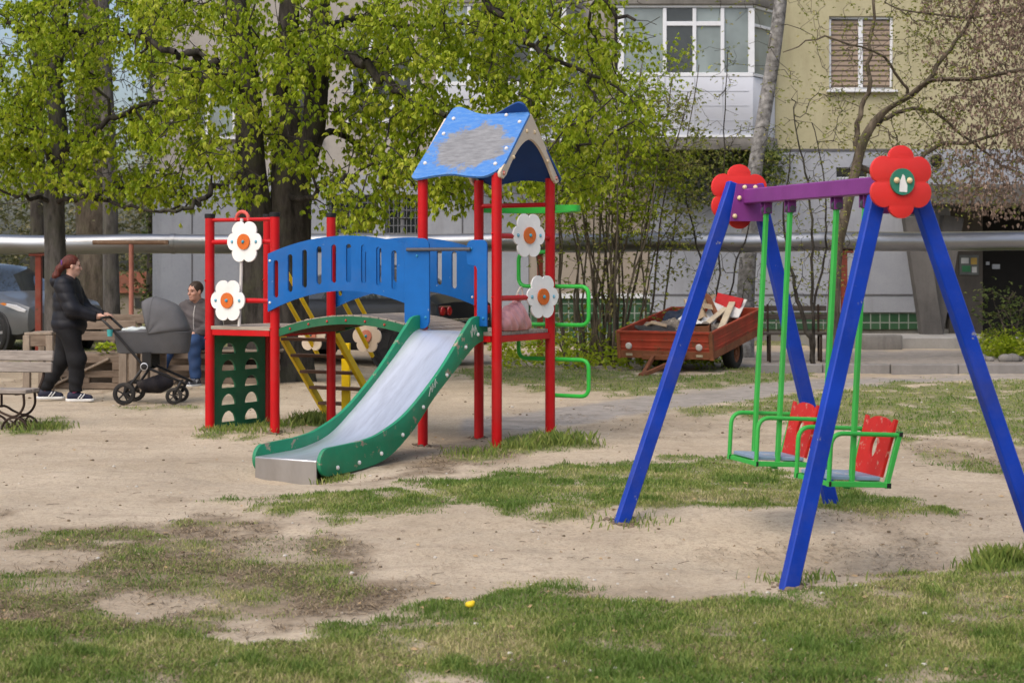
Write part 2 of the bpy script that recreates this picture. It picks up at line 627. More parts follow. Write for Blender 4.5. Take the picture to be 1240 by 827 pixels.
# grass blades: short turf, longer tufts, straw between
def blades(n, y0, y1, seed, wid, hmin, hmax, need=0.25):
    r = np.random.default_rng(seed)
    t = r.random(n)
    y = 1.0 / (1 / y0 + (1 / y1 - 1 / y0) * t)          # thins out with distance
    x = (r.random(n) * 2 - 1) * (y * 0.36 + 0.3) + 0.0
    g = gsample(gcov, x, y)
    keep = r.random(n) < np.clip((g - 0.08) * 1.25, 0, 1)
    x, y, g = x[keep], y[keep], g[keep]
    n = len(x)
    z = gsample(GZ, x, y)
    cl = fbm(x * 4.5, y * 4.5, 77, 3)
    tuft = np.clip((cl - 0.60) * 5, 0, 1)
    h = (hmin + (hmax - hmin) * r.random(n) ** 2) * (0.55 + 0.5 * g + 1.1 * tuft)
    a = r.random(n) * 2 * np.pi
    lean = (0.25 + 0.9 * r.random(n)) * h
    la = r.random(n) * 2 * np.pi
    w = wid * (0.7 + 0.6 * r.random(n)) * np.maximum(1, y / 9.0)
    b0 = np.stack([x - np.cos(a) * w, y - np.sin(a) * w, z - 0.004], 1)
    b1 = np.stack([x + np.cos(a) * w, y + np.sin(a) * w, z - 0.004], 1)
    mx, my = x + np.cos(la) * lean * 0.35, y + np.sin(la) * lean * 0.35
    m0 = np.stack([mx - np.cos(a) * w * 0.75, my - np.sin(a) * w * 0.75, z + h * 0.6], 1)
    m1 = np.stack([mx + np.cos(a) * w * 0.75, my + np.sin(a) * w * 0.75, z + h * 0.6], 1)
    tp = np.stack([x + np.cos(la) * lean, y + np.sin(la) * lean, z + h], 1)
    V = np.stack([b0, b1, m1, m0, tp], 1).reshape(-1, 3)
    i = np.arange(n)[:, None] * 5
    F = np.concatenate([i + [[0, 1, 2]], i + [[0, 2, 3]], i + [[3, 2, 4]]], 0)
    dry = fbm(x * 2.2, y * 1.8, 91, 4)
    tone = np.clip(0.23 + 0.32 * gsample(tcov, x, y) + (dry - 0.5) * 1.9 + (r.random(n) - 0.5) * 0.75 - tuft * 0.5, 0, 1)
    return V, F, np.repeat(tone, 5)


gm = leafmat('grass_blade', (0.115, 0.190, 0.032), (0.25, 0.295, 0.068), (0.49, 0.415, 0.22), 0.3, 0.6)
parts = [blades(420000, 5.4, 13.0, 1, 0.0023, 0.010, 0.030), blades(230000, 9.5, 36.0, 2, 0.0026, 0.010, 0.034)]
off, VV, FF, TT = 0, [], [], []
for V, F, t in parts:
    VV.append(V); FF.append(F + off); TT.append(t); off += len(V)
turf = raw_mesh('grass', np.concatenate(VV), np.concatenate(FF), gm, attrs={'tone': np.concatenate(TT)})
tag(turf, 'thin patchy spring grass with straw coloured gaps', 'grass', kind='stuff')

# dead grass matted on the soil
def straws(n, seed):
    r = np.random.default_rng(seed)
    t = r.random(n)
    y = 1.0 / (1 / 5.4 + (1 / 24.0 - 1 / 5.4) * t)
    x = (r.random(n) * 2 - 1) * (y * 0.36 + 0.3)
    w_ = gsample(tcov, x, y) * np.clip((fbm(x * 3.3, y * 3.3, 61, 4) - 0.36) * 5, 0.05, 1)
    k = r.random(n) < w_
    x, y = x[k], y[k]
    n = len(x)
    z = gsample(GZ, x, y)
    a = r.random(n) * 2 * np.pi
    L = (0.012 + 0.035 * r.random(n)) * np.maximum(1, y / 11)
    w = 0.0022 * np.maximum(1, y / 8)
    ca, sa = np.cos(a), np.sin(a)
    z0, z1 = z + 0.003 + 0.006 * r.random(n), z + 0.004 + 0.016 * r.random(n)
    V = np.stack([np.stack([x - sa * w, y + ca * w, z0], 1), np.stack([x + sa * w, y - ca * w, z0], 1), np.stack([x + ca * L + sa * w * .5, y + sa * L - ca * w * .5, z1], 1), np.stack([x + ca * L - sa * w * .5, y + sa * L + ca * w * .5, z1], 1)], 1).reshape(-1, 3)
    F = np.arange(n * 4).reshape(-1, 4)
    return V, F, np.repeat(np.clip(r.normal(.45, .28, n), 0, 1), 4)

V, F, t = straws(330000, 12)
dead = raw_mesh('dead_grass', V, F, leafmat('dead_grass_blade', (0.075, 0.052, 0.032), (0.20, 0.145, 0.085), (0.44, 0.34, 0.21), 0.15, 0.8), attrs={'tone': t})
tag(dead, 'matted brown dead grass between the green patches', 'dead grass', kind='stuff')

# bits lying on the sand: crumbs of earth, twigs, dead leaves, pale chips
r_ = np.random.default_rng(5)
mb = MB()
for k in range(1700):
    t = r_.random()
    y = 1 / (1 / 5.6 + (1 / 26.0 - 1 / 5.6) * t)
    x = (r_.random() * 2 - 1) * y * 0.34
    z = ground_z(x, y)
    s = (0.004 + 0.010 * r_.random() ** 2.5) * max(1, y / 12)
    kind = r_.random()
    if kind < 0.55:
        mb.mat = 0 if r_.random() < 0.6 else 1
        mb.ball((x, y, z + s * 0.3), s, 5, (1, 0.7 + 0.5 * r_.random(), 0.6))
    elif kind < 0.70:
        mb.mat = 0
        a = r_.random() * 6.28
        L = 0.02 + 0.10 * r_.random() ** 2
        mb.tube([(x, y, z + 0.006), (x + math.cos(a + r_.normal(0, .4)) * L * .5, y + math.sin(a) * L * .5, z + 0.008), (x + math.cos(a) * L, y + math.sin(a) * L, z + 0.005)], 0.0018 * max(1, y / 12), 4)
    else:
        mb.mat = 2
        a = r_.random() * 6.28
        L = 0.008 + 0.02 * r_.random() ** 2
        c_, s_ = math.cos(a), math.sin(a)
        mb.add([(x - c_ * L, y - s_ * L, z + .006), (x + s_ * L * .5, y - c_ * L * .5, z + .014), (x + c_ * L, y + s_ * L, z + .010), (x - s_ * L * .5, y + c_ * L * .5, z + .004)], [(0, 1, 2), (0, 2, 3)])
litter = mb.build('ground_litter', [paint('litter_brown', (0.13, 0.095, 0.06), 0.9), paint('litter_stone', (0.5, 0.47, 0.42), 0.9), paint('litter_leaf', (0.36, 0.25, 0.13), 0.8)], smooth=False)
tag(litter, 'twigs, crumbs of earth and dead leaves scattered on the sand', 'litter', kind='stuff')
# ------------------------------------------------------------------ paints of the playground
RED = paint('red_paint', (0.45, 0.003, 0.006), 0.4, 0.10, dirt=0.12, wear=(0.42, 0.16, 0.13), wscale=13, wpos=0.70)
BLUE = paint('blue_paint', (0.002, 0.100, 0.35), 0.5, 0.12, wear=(0.24, 0.32, 0.42), wscale=12, wpos=0.665, dirt=0.15)
GREEN = paint('green_paint', (0.014, 0.215, 0.105), 0.42, 0.15, wear=(0.30, 0.24, 0.17), wscale=7, wpos=0.585, dirt=0.25)
DGREEN = paint('dark_green_paint', (0.012, 0.115, 0.052), 0.5, 0.15, dirt=0.2)
YELLOW = paint('yellow_paint', (0.80, 0.55, 0.008), 0.42, 0.12, dirt=0.25)
PIPEGREEN = paint('bright_green_paint', (0.035, 0.44, 0.055), 0.38, 0.10, dirt=0.12)
WHITE = paint('white_paint', (0.78, 0.77, 0.74), 0.45, 0.06, dirt=0.18)
CREAM = paint('cream_paint', (0.62, 0.52, 0.40), 0.5, 0.08, dirt=0.22)
ORANGE = paint('orange_paint', (0.60, 0.135, 0.02), 0.45, 0.1, dirt=0.2)
SALMON = paint('faded_orange_paint', (0.56, 0.20, 0.13), 0.5, 0.1, dirt=0.2)
BLACK = paint('black_plastic', (0.012, 0.012, 0.013), 0.5, 0.1, dirt=0.0)
BOLT = paint('bolt_plastic', (0.05, 0.30, 0.42), 0.35, 0.1, dirt=0.0)
BOLTW = paint('bolt_white', (0.70, 0.68, 0.66), 0.35, 0.1, dirt=0.0)
BOLTC = paint('bolt_cream', (0.66, 0.52, 0.30), 0.35, 0.1, dirt=0.0)
BOLTR = paint('bolt_red', (0.45, 0.03, 0.03), 0.35, 0.1, dirt=0.0)
STEEL = paint('worn_steel', (0.62, 0.63, 0.66), 0.36, 0.10, metal=0.85, dirt=0.2, scale=3, stretch=(6, 1, 1), dirtcol=(0.3, 0.29, 0.27))
DSTEEL = paint('dark_steel', (0.10, 0.10, 0.11), 0.4, 0.1, metal=0.6, dirt=0.2)
SLIDEBED = paint('slide_steel', (0.74, 0.76, 0.80), 0.34, 0.06, metal=0.75, dirt=0.55, scale=2.6, bmp=0.06, dirtcol=(0.36, 0.36, 0.37), stretch=(5, 0.8, 1))
EXITST = paint('exit_steel', (0.30, 0.28, 0.26), 0.5, 0.15, metal=0.5, dirt=0.5, scale=3, stretch=(1, 1, .4))
PLANK = wood('grey_planks', (0.20, 0.165, 0.13), (0.42, 0.36, 0.29))
DPLANK = wood('brown_planks', (0.10, 0.05, 0.03), (0.19, 0.105, 0.065))

# roof board: blue with the paint weathered off in the middle down to grey wood
m, nt, b = nmat('weathered_blue_roof')
tc = nt.nodes.new('ShaderNodeTexCoord')
mp = N(nt, 'ShaderNodeMapping')
mp.inputs['Location'].default_value = (-0.40, -0.20, -2.60)
nt.links.new(tc.outputs['Object'], mp.inputs[0])
ln = N(nt, 'ShaderNodeVectorMath', operation='LENGTH')
sc_ = N(nt, 'ShaderNodeVectorMath', operation='MULTIPLY')
sc_.inputs[1].default_value = (1.65, 2.25, 2.25)
nt.links.new(mp.outputs[0], sc_.inputs[0])
nt.links.new(sc_.outputs[0], ln.inputs[0])
n1 = noise(nt, 8, 10, 0.78, (1, 1, 1.5))
add = N(nt, 'ShaderNodeMath', operation='MULTIPLY_ADD')
nt.links.new(n1, add.inputs[0]); add.inputs[1].default_value = -1.15
nt.links.new(ln.outputs['Value'], add.inputs[2])
wv = ramp(nt, add.outputs[0], [(0.0, 1.0), (0.10, 0.0)])
mul = N(nt, 'ShaderNodeMath', operation='ADD'); mul.inputs[1].default_value = 0.0
nt.links.new(wv, mul.inputs[0])
greyw = mixc(nt, ramp(nt, noise(nt, 9, 8, 0.7, (1, 5, 5)), [(0.3, 0.0), (0.7, 1.0)]), (0.115, 0.118, 0.125), (0.25, 0.255, 0.265))
bl = mixc(nt, ramp(nt, noise(nt, 12, 7, 0.7, (1, 3, 3)), [(0.45, 0.0), (0.7, 0.6)]), (0.035, 0.165, 0.47), (0.16, 0.30, 0.50))
nt.links.new(mixc(nt, mul.outputs[0], bl, greyw), b.inputs['Base Color'])
b.inputs['Roughness'].default_value = 0.55
bump(nt, b, n1, 0.15, 0.004)
ROOFBLUE = m
ROOFSHADE = paint('roof_shaded_blue', (0.012, 0.055, 0.21), 0.5, 0.1, dirt=0.1)  # darker roof blue: the shade under the roof is put into the colour


def flower_outline(Rr, rot=0.0, n=96, dip=0.22):
    pts = []
    for k in range(n):
        t = 2 * math.pi * k / n
        pts.append((Rr * (1 - dip + dip * abs(math.cos(3 * (t - rot))) ** 0.62) * math.cos(t), Rr * (1 - dip + dip * abs(math.cos(3 * (t - rot))) ** 0.62) * math.sin(t)))
    return pts


def disc(Rr, n=28, sx=1.0, sy=1.0):
    return [(Rr * sx * math.cos(2 * math.pi * k / n), Rr * sy * math.sin(2 * math.pi * k / n)) for k in range(n)]


def rrect(x0, y0, x1, y1, r, n=5):
    pts = []
    for (cx, cy, a0) in ((x1 - r, y0 + r, -90), (x1 - r, y1 - r, 0), (x0 + r, y1 - r, 90), (x0 + r, y0 + r, 180)):
        for k in range(n + 1):
            a = R(a0 + 90 * k / n)
            pts.append((cx + r * math.cos(a), cy + r * math.sin(a)))
    return pts


def smoothpts(ctrl, n=6):
    """Catmull-Rom through 2-D or 3-D control points"""
    P = [Vector((*p, 0)) if len(p) == 2 else Vector(p) for p in ctrl]
    out = []
    for i in range(len(P) - 1):
        p0, p1, p2, p3 = P[max(i - 1, 0)], P[i], P[i + 1], P[min(i + 2, len(P) - 1)]
        for k in range(n):
            t = k / n
            out.append(0.5 * ((2 * p1) + (p2 - p0) * t + (2 * p0 - 5 * p1 + 4 * p2 - p3) * t * t + (3 * p1 - p0 - 3 * p2 + p3) * t ** 3))
    out.append(P[-1])
    return out


def flower_panel(parent, o, ex, ey, Rr, petal, centre, front, rot=0.0, bolts=True, label=None):
    """petal board with a coloured disc and side bolts; front = direction it faces"""
    o, ex, ey, front = Vector(o), Vector(ex), Vector(ey), Vector(front)
    mb = MB()
    mb.plate(flower_outline(Rr, rot), 0.016, o, ex, ey)
    if bolts:
        mb.mat = 1
        for s in (-1, 1):
            mb.ball(o + ex * (s * Rr * 0.70) + front * 0.009, 0.015, 8)
    f = mb.build('flower_panel', [petal, BOLT], parent, bevel=0.002)
    if label:
        f['label'] = label
    mb = MB()
    mb.plate(disc(Rr * 0.36), 0.014, o + front * 0.0155, ex, ey)
    mb.mat = 1
    mb.ball(o + front * 0.024, 0.016, 8)
    mb.build('flower_centre', [centre, BOLT], f, bevel=0.0)
    return f


# ------------------------------------------------------------------ climbing frame with slide
PS = thing('playground_climbing_frame', 'red and blue wooden climbing frame with roofed tower, arched bridge and green sided metal slide', 'climbing frame', (-0.79, 14.63, 0), R(-30))
TW, TD = 0.76, 0.96           # roofed tower
LX0, LX1 = -2.436, -1.65      # low tower
TD2 = 0.885
DECK = 1.0
for (x, y, top, cap, zb) in [(0, 0, 2.37, 0, -.2), (TW, 0, 2.37, 0, -.2), (TW, TD, 2.37, 0, -.2), (0, TD, 2.37, 0, -.2),
                             (LX0, 0, 2.06, 1, -.2), (LX1, 0, 2.06, 1, -.2), (LX0, TD2, 2.08, 1, -.2), (LX1, TD2, 2.08, 1, -.2)]:
    mb = MB()
    mb.cyl((x, y, zb), (x, y, top), 0.045, n=24)
    for zz in (1.2, 1.75):
        mb.ball((x - 0.02, y - 0.042, zz + 0.13 * x), 0.011, 6)
    p = mb.build('post', RED, PS)
    if cap:
        mb = MB()
        mb.cyl((x, y, top - 0.03), (x, y, top + 0.012), 0.05, n=24)
        mb.build('post_cap', BLACK, p, bevel=0.004)

# decks
for (x0, x1, td) in ((0, TW, TD), (LX0, LX1, TD2)):
    mb = MB()
    n = 7
    w = (td + 0.06) / n
    for k in range(n):
        mb.box(((x0 + x1) / 2, -0.03 + w * (k + .5), DECK - 0.017), (x1 - x0 - 0.0, w - 0.008, 0.034))
    dk = mb.build('deck', PLANK, PS, bevel=0.003)
    mb = MB()
    for yy in (-0.0, td):
        mb.box(((x0 + x1) / 2, yy, DECK - 0.062), (x1 - x0 - 0.095, 0.05, 0.055))
    for xx in (x0, x1):
        mb.box((xx, td / 2, DECK - 0.062), (0.05, td - 0.095, 0.055))
    mb.build('deck_frame', RED, PS, bevel=0.004)

# arched bridge
def arch(t, z0, zm, z1):   # t 0..1
    return z0 * (1 - t) * (1 - 2 * t) + 4 * zm * t * (1 - t) + z1 * t * (2 * t - 1)

BX0, BX1 = LX1 + 0.03, -0.03
mb = MB()
n = 17
for k in range(n):
    t = (k + .5) / n
    x = BX0 + (BX1 - BX0) * t
    z = arch(t, 0.995, 1.125, 1.005)
    sl = math.atan2(arch(t + .03, 0.995, 1.125, 1.005) - arch(t - .03, 0.995, 1.125, 1.005), .06 * (BX1 - BX0))
    mb.box((x, TD / 2, z - 0.015), ((BX1 - BX0) / n - 0.008, TD - 0.06, 0.028), Matrix.Rotation(-sl, 3, 'Y'))
br = mb.build('bridge_deck', PLANK, PS, bevel=0.003)
for yy in (0.02, TD - 0.02):
    mb = MB()
    up, lo = [], []
    for k in range(25):
        t = k / 24
        x = BX0 + (BX1 - BX0) * t
        up.append((x, arch(t, 0.995, 1.125, 1.005) - 0.012))
        lo.append((x, arch(t, 0.995, 1.125, 1.005) - 0.085))
    mb.plate(up + lo[::-1], 0.035, (0, yy, 0), (1, 0, 0), (0, 0, 1))
    mb.mat = 1
    for k in range(7):
        t = (k + .7) / 7.5
        mb.ball((BX0 + (BX1 - BX0) * t, yy - 0.02, arch(t, .995, 1.125, 1.005) - .05), 0.012, 6)
    mb.build('bridge_beam', [DGREEN, BOLTR], PS, bevel=0.003)
mb = MB()
for k in range(9):
    t = (k + .5) / 9
    mb.box((BX0 + (BX1 - BX0) * t, TD / 2, arch(t, 0.995, 1.125, 1.005) - 0.058), (0.05, TD - 0.08, 0.05))
mb.build('bridge_joists', DPLANK, PS)
for yy in (-0.058, TD - 0.01):
    mb = MB()
    x0, x1 = LX1 - 0.03, -0.03
    top, bot = [], []
    for k in range(33):
        t = k / 32
        x = x0 + (x1 - x0) * t
        top.append((x, arch(t, 1.685, 1.845, 1.735)))
        bot.append((x, arch(t, 1.145, 1.345, 1.20)))
    outl = bot + top[::-1]
    holes = []
    for i in range(9):
        x = x0 + 0.095 + 0.1655 * i
        t = (x - x0) / (x1 - x0)
        zc = (arch(t, 1.685, 1.845, 1.735) + arch(t, 1.145, 1.345, 1.20)) / 2
        holes.append(rrect(x - 0.028, zc - 0.175, x + 0.028, zc + 0.175, 0.0275, 5))
    mb.plate(outl, 0.02, (0, yy, 0), (1, 0, 0), (0, 0, 1), holes)
    mb.mat = 1
    for (x, z) in ((x0 + .025, 1.62), (x0 + .025, 1.23), (x1 - .03, 1.66), (x1 - .03, 1.28)):
        mb.ball((x, yy - .01, z), 0.013, 6)
    mb.build('bridge_side_panel', [BLUE, BOLTW], PS, bevel=0.003)

# wings beside the slide mouth and the grab bar
mb = MB()
mb.plate(rrect(-0.135, 1.02, 0.125, 1.815, 0.075, 6), 0.02, (0, -0.082, 0), (1, 0, 0), (0, 0, 1))
mb.mat = 1
for (x, z) in ((0.0, 1.66), (0.09, 1.12)):
    mb.ball((x, -0.093, z), 0.013, 6)
mb.build('slide_mouth_panel', [BLUE, BOLT], PS, bevel=0.004)
mb = MB()
pl = [(0.615, 1.05), (0.715, 1.05), (0.715, 1.745)] + [(0.665 + .05 * math.cos(R(a)), 1.745 + .05 * math.sin(R(a))) for a in (30, 60, 90)] + [(0.57 + .06 * math.cos(R(a)), 1.735 + .06 * math.sin(R(a))) for a in (90, 120, 150, 180)] + [(0.51, 1.64)] + [(0.545 + .035 * math.cos(R(a)), 1.61 + .035 * math.sin(R(a))) for a in (200, 235, 270)] + [(0.60, 1.57), (0.615, 1.54)]
mb.plate(pl, 0.02, (0, -0.082, 0), (1, 0, 0), (0, 0, 1))
mb.mat = 1
for (x, z) in ((0.56, 1.72), (0.68, 1.12)):
    mb.ball((x, -0.093, z), 0.013, 6)
mb.build('slide_mouth_panel', [BLUE, BOLT], PS, bevel=0.004)
mb = MB()
mb.tube([(-0.10, -0.105, 1.715), (0.56, -0.105, 1.715)], 0.016, 10)
mb.build('grab_bar', DSTEEL, PS)

# slide
slide = bpy.data.objects.new('slide', None); COL.objects.link(slide); slide.parent = PS
tops = smoothpts([(-0.05, 1.135), (0.17, 1.13), (0.30, 1.05), (0.7, 0.713), (1.18, 0.406), (1.55, 0.27), (1.83, 0.225), (2.27, 0.208)], 6)
bots = smoothpts([(-0.05, 0.925), (0.15, 0.89), (0.47, 0.70), (0.83, 0.469), (1.1, 0.26), (1.43, 0.080), (1.75, 0.012), (2.27, -0.005)], 6)
rr = 0.1065
endc = [(2.27 + rr * math.cos(R(a)), 0.1015 + rr * math.sin(R(a))) for a in range(-75, 90, 15)]
outl = [(p.x, p.y) for p in bots] + endc + [(p.x, p.y) for p in tops[::-1]]
for (xx, s) in ((0.015, -1), (0.625, 1)):
    mb = MB()
    mb.plate(outl, 0.032, (xx, 0, 0), (0, -1, 0), (0, 0, 1))
    mb.mat = 1
    if s > 0:
        for (q, z) in ((0.12, 0.98), (0.32, 0.88), (0.62, 0.66), (0.98, 0.42), (1.28, 0.22), (1.58, 0.10), (1.88, 0.06), (2.16, 0.05)):
            mb.lathe([(0.017, 0), (0.017, .008), (0.01, .014), (0, .015)], (xx + .016, -q, z), (1, 0, 0), 10)
    mb.build('slide_side', [GREEN, BOLTW], slide, bevel=0.006, seg=2)
rs = np.random.default_rng(3)
for (q0, z0, n_, hgt) in ((0.13, 1.00, 6, .10), (0.76, 0.60, 7, .07)):
    mb = MB()
    p_ = [(q0 + .022 * k, z0 - .75 * .022 * k * (1 if q0 > .5 else .6) + (hgt if k % 2 else 0) * rs.uniform(.4, 1)) for k in range(n_)]
    mb.tube([(0.6415, -a_, b_) for (a_, b_) in p_], 0.0042, 5)
    mb.tube([(0.6415, -a_ - .01, b_ + .02) for (a_, b_) in p_[1:-1]], 0.0035, 5)
    mb.build('scratches', paint('scratch_white', (0.50, 0.52, 0.48), 0.8), slide)
bed = smoothpts([(-0.05, 1.005), (0.12, 1.0), (0.25, 0.95), (0.5, 0.775), (0.85, 0.535), (1.12, 0.365), (1.43, 0.20), (1.75, 0.128), (2.05, 0.112), (2.36, 0.110)], 8)
mb = MB()
rows = [[(0.032, -p.x, p.y + 0.012), (0.06, -p.x, p.y), (0.34, -p.x, p.y - .002), (0.58, -p.x, p.y), (0.608, -p.x, p.y + 0.012)] for p in bed]
mb.sheet(rows)
mb.sheet([[Vector(q) - Vector((0, 0, 0.02)) for q in r] for r in rows][::-1])
mb.build('slide_bed', SLIDEBED, slide, ang=60)
mb = MB()
mb.box((0.32, -2.375, -0.02), (0.575, 0.012, 0.26))
mb.mat = 1
mb.tube([(0.033, -2.368, 0.112), (0.607, -2.368, 0.112)], 0.012, 8)
mb.build('slide_exit_plate', [EXITST, STEEL], slide, bevel=0.002)

# roof: two boards cut in a wave and two arched gables
ridge_y, ridge_z = TD / 2, 2.925
L = 0.80
dn = Vector((0, -0.56, -0.60)).normalized()
top_c = [(-0.035, -0.02), (-0.02, -0.10), (0.03, -0.125), (0.12, -0.095), (0.26, -0.03), (0.38, 0.0), (0.55, 0.0), (0.80, -0.005)]
right_c = [(0.83, 0.02), (0.83, 0.30), (0.83, 0.55), (0.825, 0.66), (0.78, 0.745), (0.70, 0.80), (0.62, 0.81)]
bot_c = [(0.50, 0.795), (0.34, 0.765), (0.18, 0.775), (0.06, 0.80), (-0.02, 0.81), (-0.07, 0.785), (-0.075, 0.74)]
left_c = [(-0.065, 0.55), (-0.05, 0.3)]
outl = [(p.x, p.y) for p in smoothpts(top_c, 4)] + [(p.x, p.y) for p in smoothpts(right_c, 4)] + [(p.x, p.y) for p in smoothpts(bot_c, 4)] + left_c
mb = MB()
mb.plate([(x, q) for (x, q) in outl], 0.022, (0, ridge_y - 0.008, ridge_z), (1, 0, 0), dn)
mb.mat = 1
nn = Vector((1, 0, 0)).cross(dn)
nn = nn if nn.z > 0 else -nn
for (x, q) in ((0.05, 0.04), (0.60, 0.03), (0.03, 0.24), (0.775, 0.13), (0.775, 0.47), (0.0, 0.62), (0.74, 0.66)):
    mb.ball(Vector((0, ridge_y - .008, ridge_z)) + Vector((x, 0, 0)) + dn * q + nn * .012, 0.019, 8)
mb.build('roof_board', [ROOFBLUE, BOLTW], PS, bevel=0.004)
dn2 = Vector((0, 0.56, -0.60)).normalized()
mb = MB()
mb.plate([(0.77 - x, q) for (x, q) in outl], 0.022, (0, ridge_y + 0.008, ridge_z), (1, 0, 0), dn2)
mb.build('roof_board', ROOFSHADE, PS, bevel=0.004)
for xx, s in ((TW + 0.052, 1), (-0.052, -1)):
    hw = TD / 2 + 0.045
    zt, zb = 2.915, 2.325
    o = [(-hw - 0.01, zb + 0.05), (-hw + 0.0, zb + 0.01), (-hw + 0.05, zb - 0.005), (-hw + 0.10, zb + 0.03)]
    arcp = []
    for k in range(1, 24):
        t = -1 + 2 * k / 24
        arcp.append((t * (hw - .10), zb + .03 + (2.69 - zb - .03) * (1 - abs(t) ** 1.75)))
    o += arcp
    o += [(hw - 0.10, zb + 0.03), (hw - 0.05, zb - 0.005), (hw - 0.0, zb + 0.01), (hw + 0.01, zb + 0.05), (0.02, zt), (-0.02, zt)]
    mb = MB()
    mb.plate(o, 0.03, (xx, TD / 2, 0), (0, 1, 0), (0, 0, 1))
    mb.mat = 1
    for (y, z) in ((-.07, 2.76), (.07, 2.76), (-.31, 2.515), (.31, 2.515)):
        mb.ball((xx + s * .015, TD / 2 + y, z), 0.018, 8)
    mb.mat = 2 if s > 0 else 1
    for y in (-hw + .05, hw - .05):
        mb.ball((xx + s * .015, TD / 2 + y, zb + .045), 0.018, 8)
    mb.build('roof_gable', [CREAM, BOLTC, BOLTR], PS, bevel=0.004)

# rails and flower panels
def rail(p0, p1, r=0.019, mat=RED):
    mb = MB()
    mb.cyl(p0, p1, r, n=12)
    return mb.build('rail', mat, PS)

rail((LX0, 0, 2.01), (LX1, 0, 2.01)); rail((LX0, 0, 1.80), (LX1, 0, 1.80), 0.024); rail((LX0, 0, 1.245), (LX1, 0, 1.245), 0.024)
rail((TW, 0, 1.83), (TW, TD, 1.83), 0.024); rail((TW, 0, 1.29), (TW, TD, 1.29), 0.024)
rail((0, TD, 2.13), (TW, TD, 2.13), 0.022)
flower_panel(PS, (-1.975, -0.045, 1.80), (1, 0, 0), (0, 0, 1), 0.205, WHITE, ORANGE, (0, -1, 0))
flower_panel(PS, (-2.175, -0.045, 1.245), (1, 0, 0), (0, 0, 1), 0.205, WHITE, ORANGE, (0, -1, 0))
flower_panel(PS, (TW + 0.062, 0.45, 1.84), (.24, .97, 0), (0, 0, 1), 0.205, WHITE, ORANGE, (.97, -.24, 0))
flower_panel(PS, (TW + 0.062, 0.70, 1.295), (.24, .97, 0), (0, 0, 1), 0.205, WHITE, ORANGE, (.97, -.24, 0))
mb = MB()
mb.tube([(-2.03 + 0.075 * math.cos(R(a)), -0.01, 2.01 + 0.075 * math.sin(R(a))) for a in range(-10, 200, 15)], 0.017, 10)
mb.build('hook', paint('faded_red', (0.55, 0.09, 0.07), 0.45), PS)
mb = MB()
mb.tube([(-2.02, -.03, 2.02), (-2.03, -.02, 1.8), (-2.035, -.02, 1.5), (-2.05, -.015, 1.25), (-2.06, -.02, 1.0)], 0.015, 8)
mb.build('hanging_rope', paint('white_rope', (0.62, 0.60, 0.57), 0.8), PS)

# net panel with half-moon footholds
holes = []
for zc in (0.72, 0.555, 0.39, 0.225, 0.06):
    for yc in (0.27, 0.62):
        holes.append([(yc + 0.105 * math.cos(R(a)), zc + 0.105 * math.sin(R(a))) for a in range(0, 181, 15)])
mb = MB()
mb.plate([(0.05, -0.04), (TD2 - 0.05, -0.04), (TD2 - 0.05, 0.94), (0.05, 0.94)], 0.02, (LX0, 0, 0), (0, 1, 0), (0, 0, 1), holes)
mb.build('foothold_panel', DGREEN, PS, bevel=0.003)

# ladder down from the low tower's back
sl = 0.97 / 0.87
def lad(y):
    return 0.97 - (y - TD) * sl
for xx in (LX0 + 0.045, LX1 - 0.045):
    mb = MB()
    mb.bar((xx, TD - 0.02, lad(TD - .02)), (xx, TD + 0.92, lad(TD + .92)), 0.045, 0.075)
    mb.build('ladder_stringer', YELLOW, PS, bevel=0.005)
    mb = MB()
    for dz, y0, y1 in ((0.46, 0.95, 1.66), (0.74, 0.95, 1.66)):
        mb.tube([(xx, y0, lad(y0) + dz), (xx, y1, lad(y1) + dz)], 0.022, 10)
    mb.build('handrail', YELLOW, PS)
for k in range(5):
    y = TD + 0.12 + 0.155 * k
    mb = MB()
    mb.box(((LX0 + LX1) / 2, y, lad(y) + 0.0), (LX1 - LX0 - 0.127, 0.13, 0.03))
    mb.build('ladder_tread', DPLANK, PS, bevel=0.003)
mb = MB()
mb.box((-2.0, 1.62, 0.33), (0.10, 0.03, 0.9))
mb.build('ladder_support', YELLOW, PS, bevel=0.004)
for (x, y) in ((-1.70, 1.62), (-2.40, 1.62)):
    flower_panel(PS, (x, y - 0.05, 0.86), (1, 0, 0), (0, 0, 1), 0.175, CREAM, SALMON, (0, -1, 0), bolts=False, label='faded cream flower board with a salmon centre')

# winding pipe climber and top hoop
def rpath(pts, r, n=6):
    """polyline with rounded corners"""
    P = [Vector(p) for p in pts]
    out = [P[0]]
    for i in range(1, len(P) - 1):
        a = (P[i - 1] - P[i]).normalized()
        c = (P[i + 1] - P[i]).normalized()
        s, e = P[i] + a * r, P[i] + c * r
        for k in range(n + 1):
            t = k / n
            out.append(s * (1 - t) ** 2 + P[i] * 2 * t * (1 - t) + e * t * t)
    out.append(P[-1])
    return out

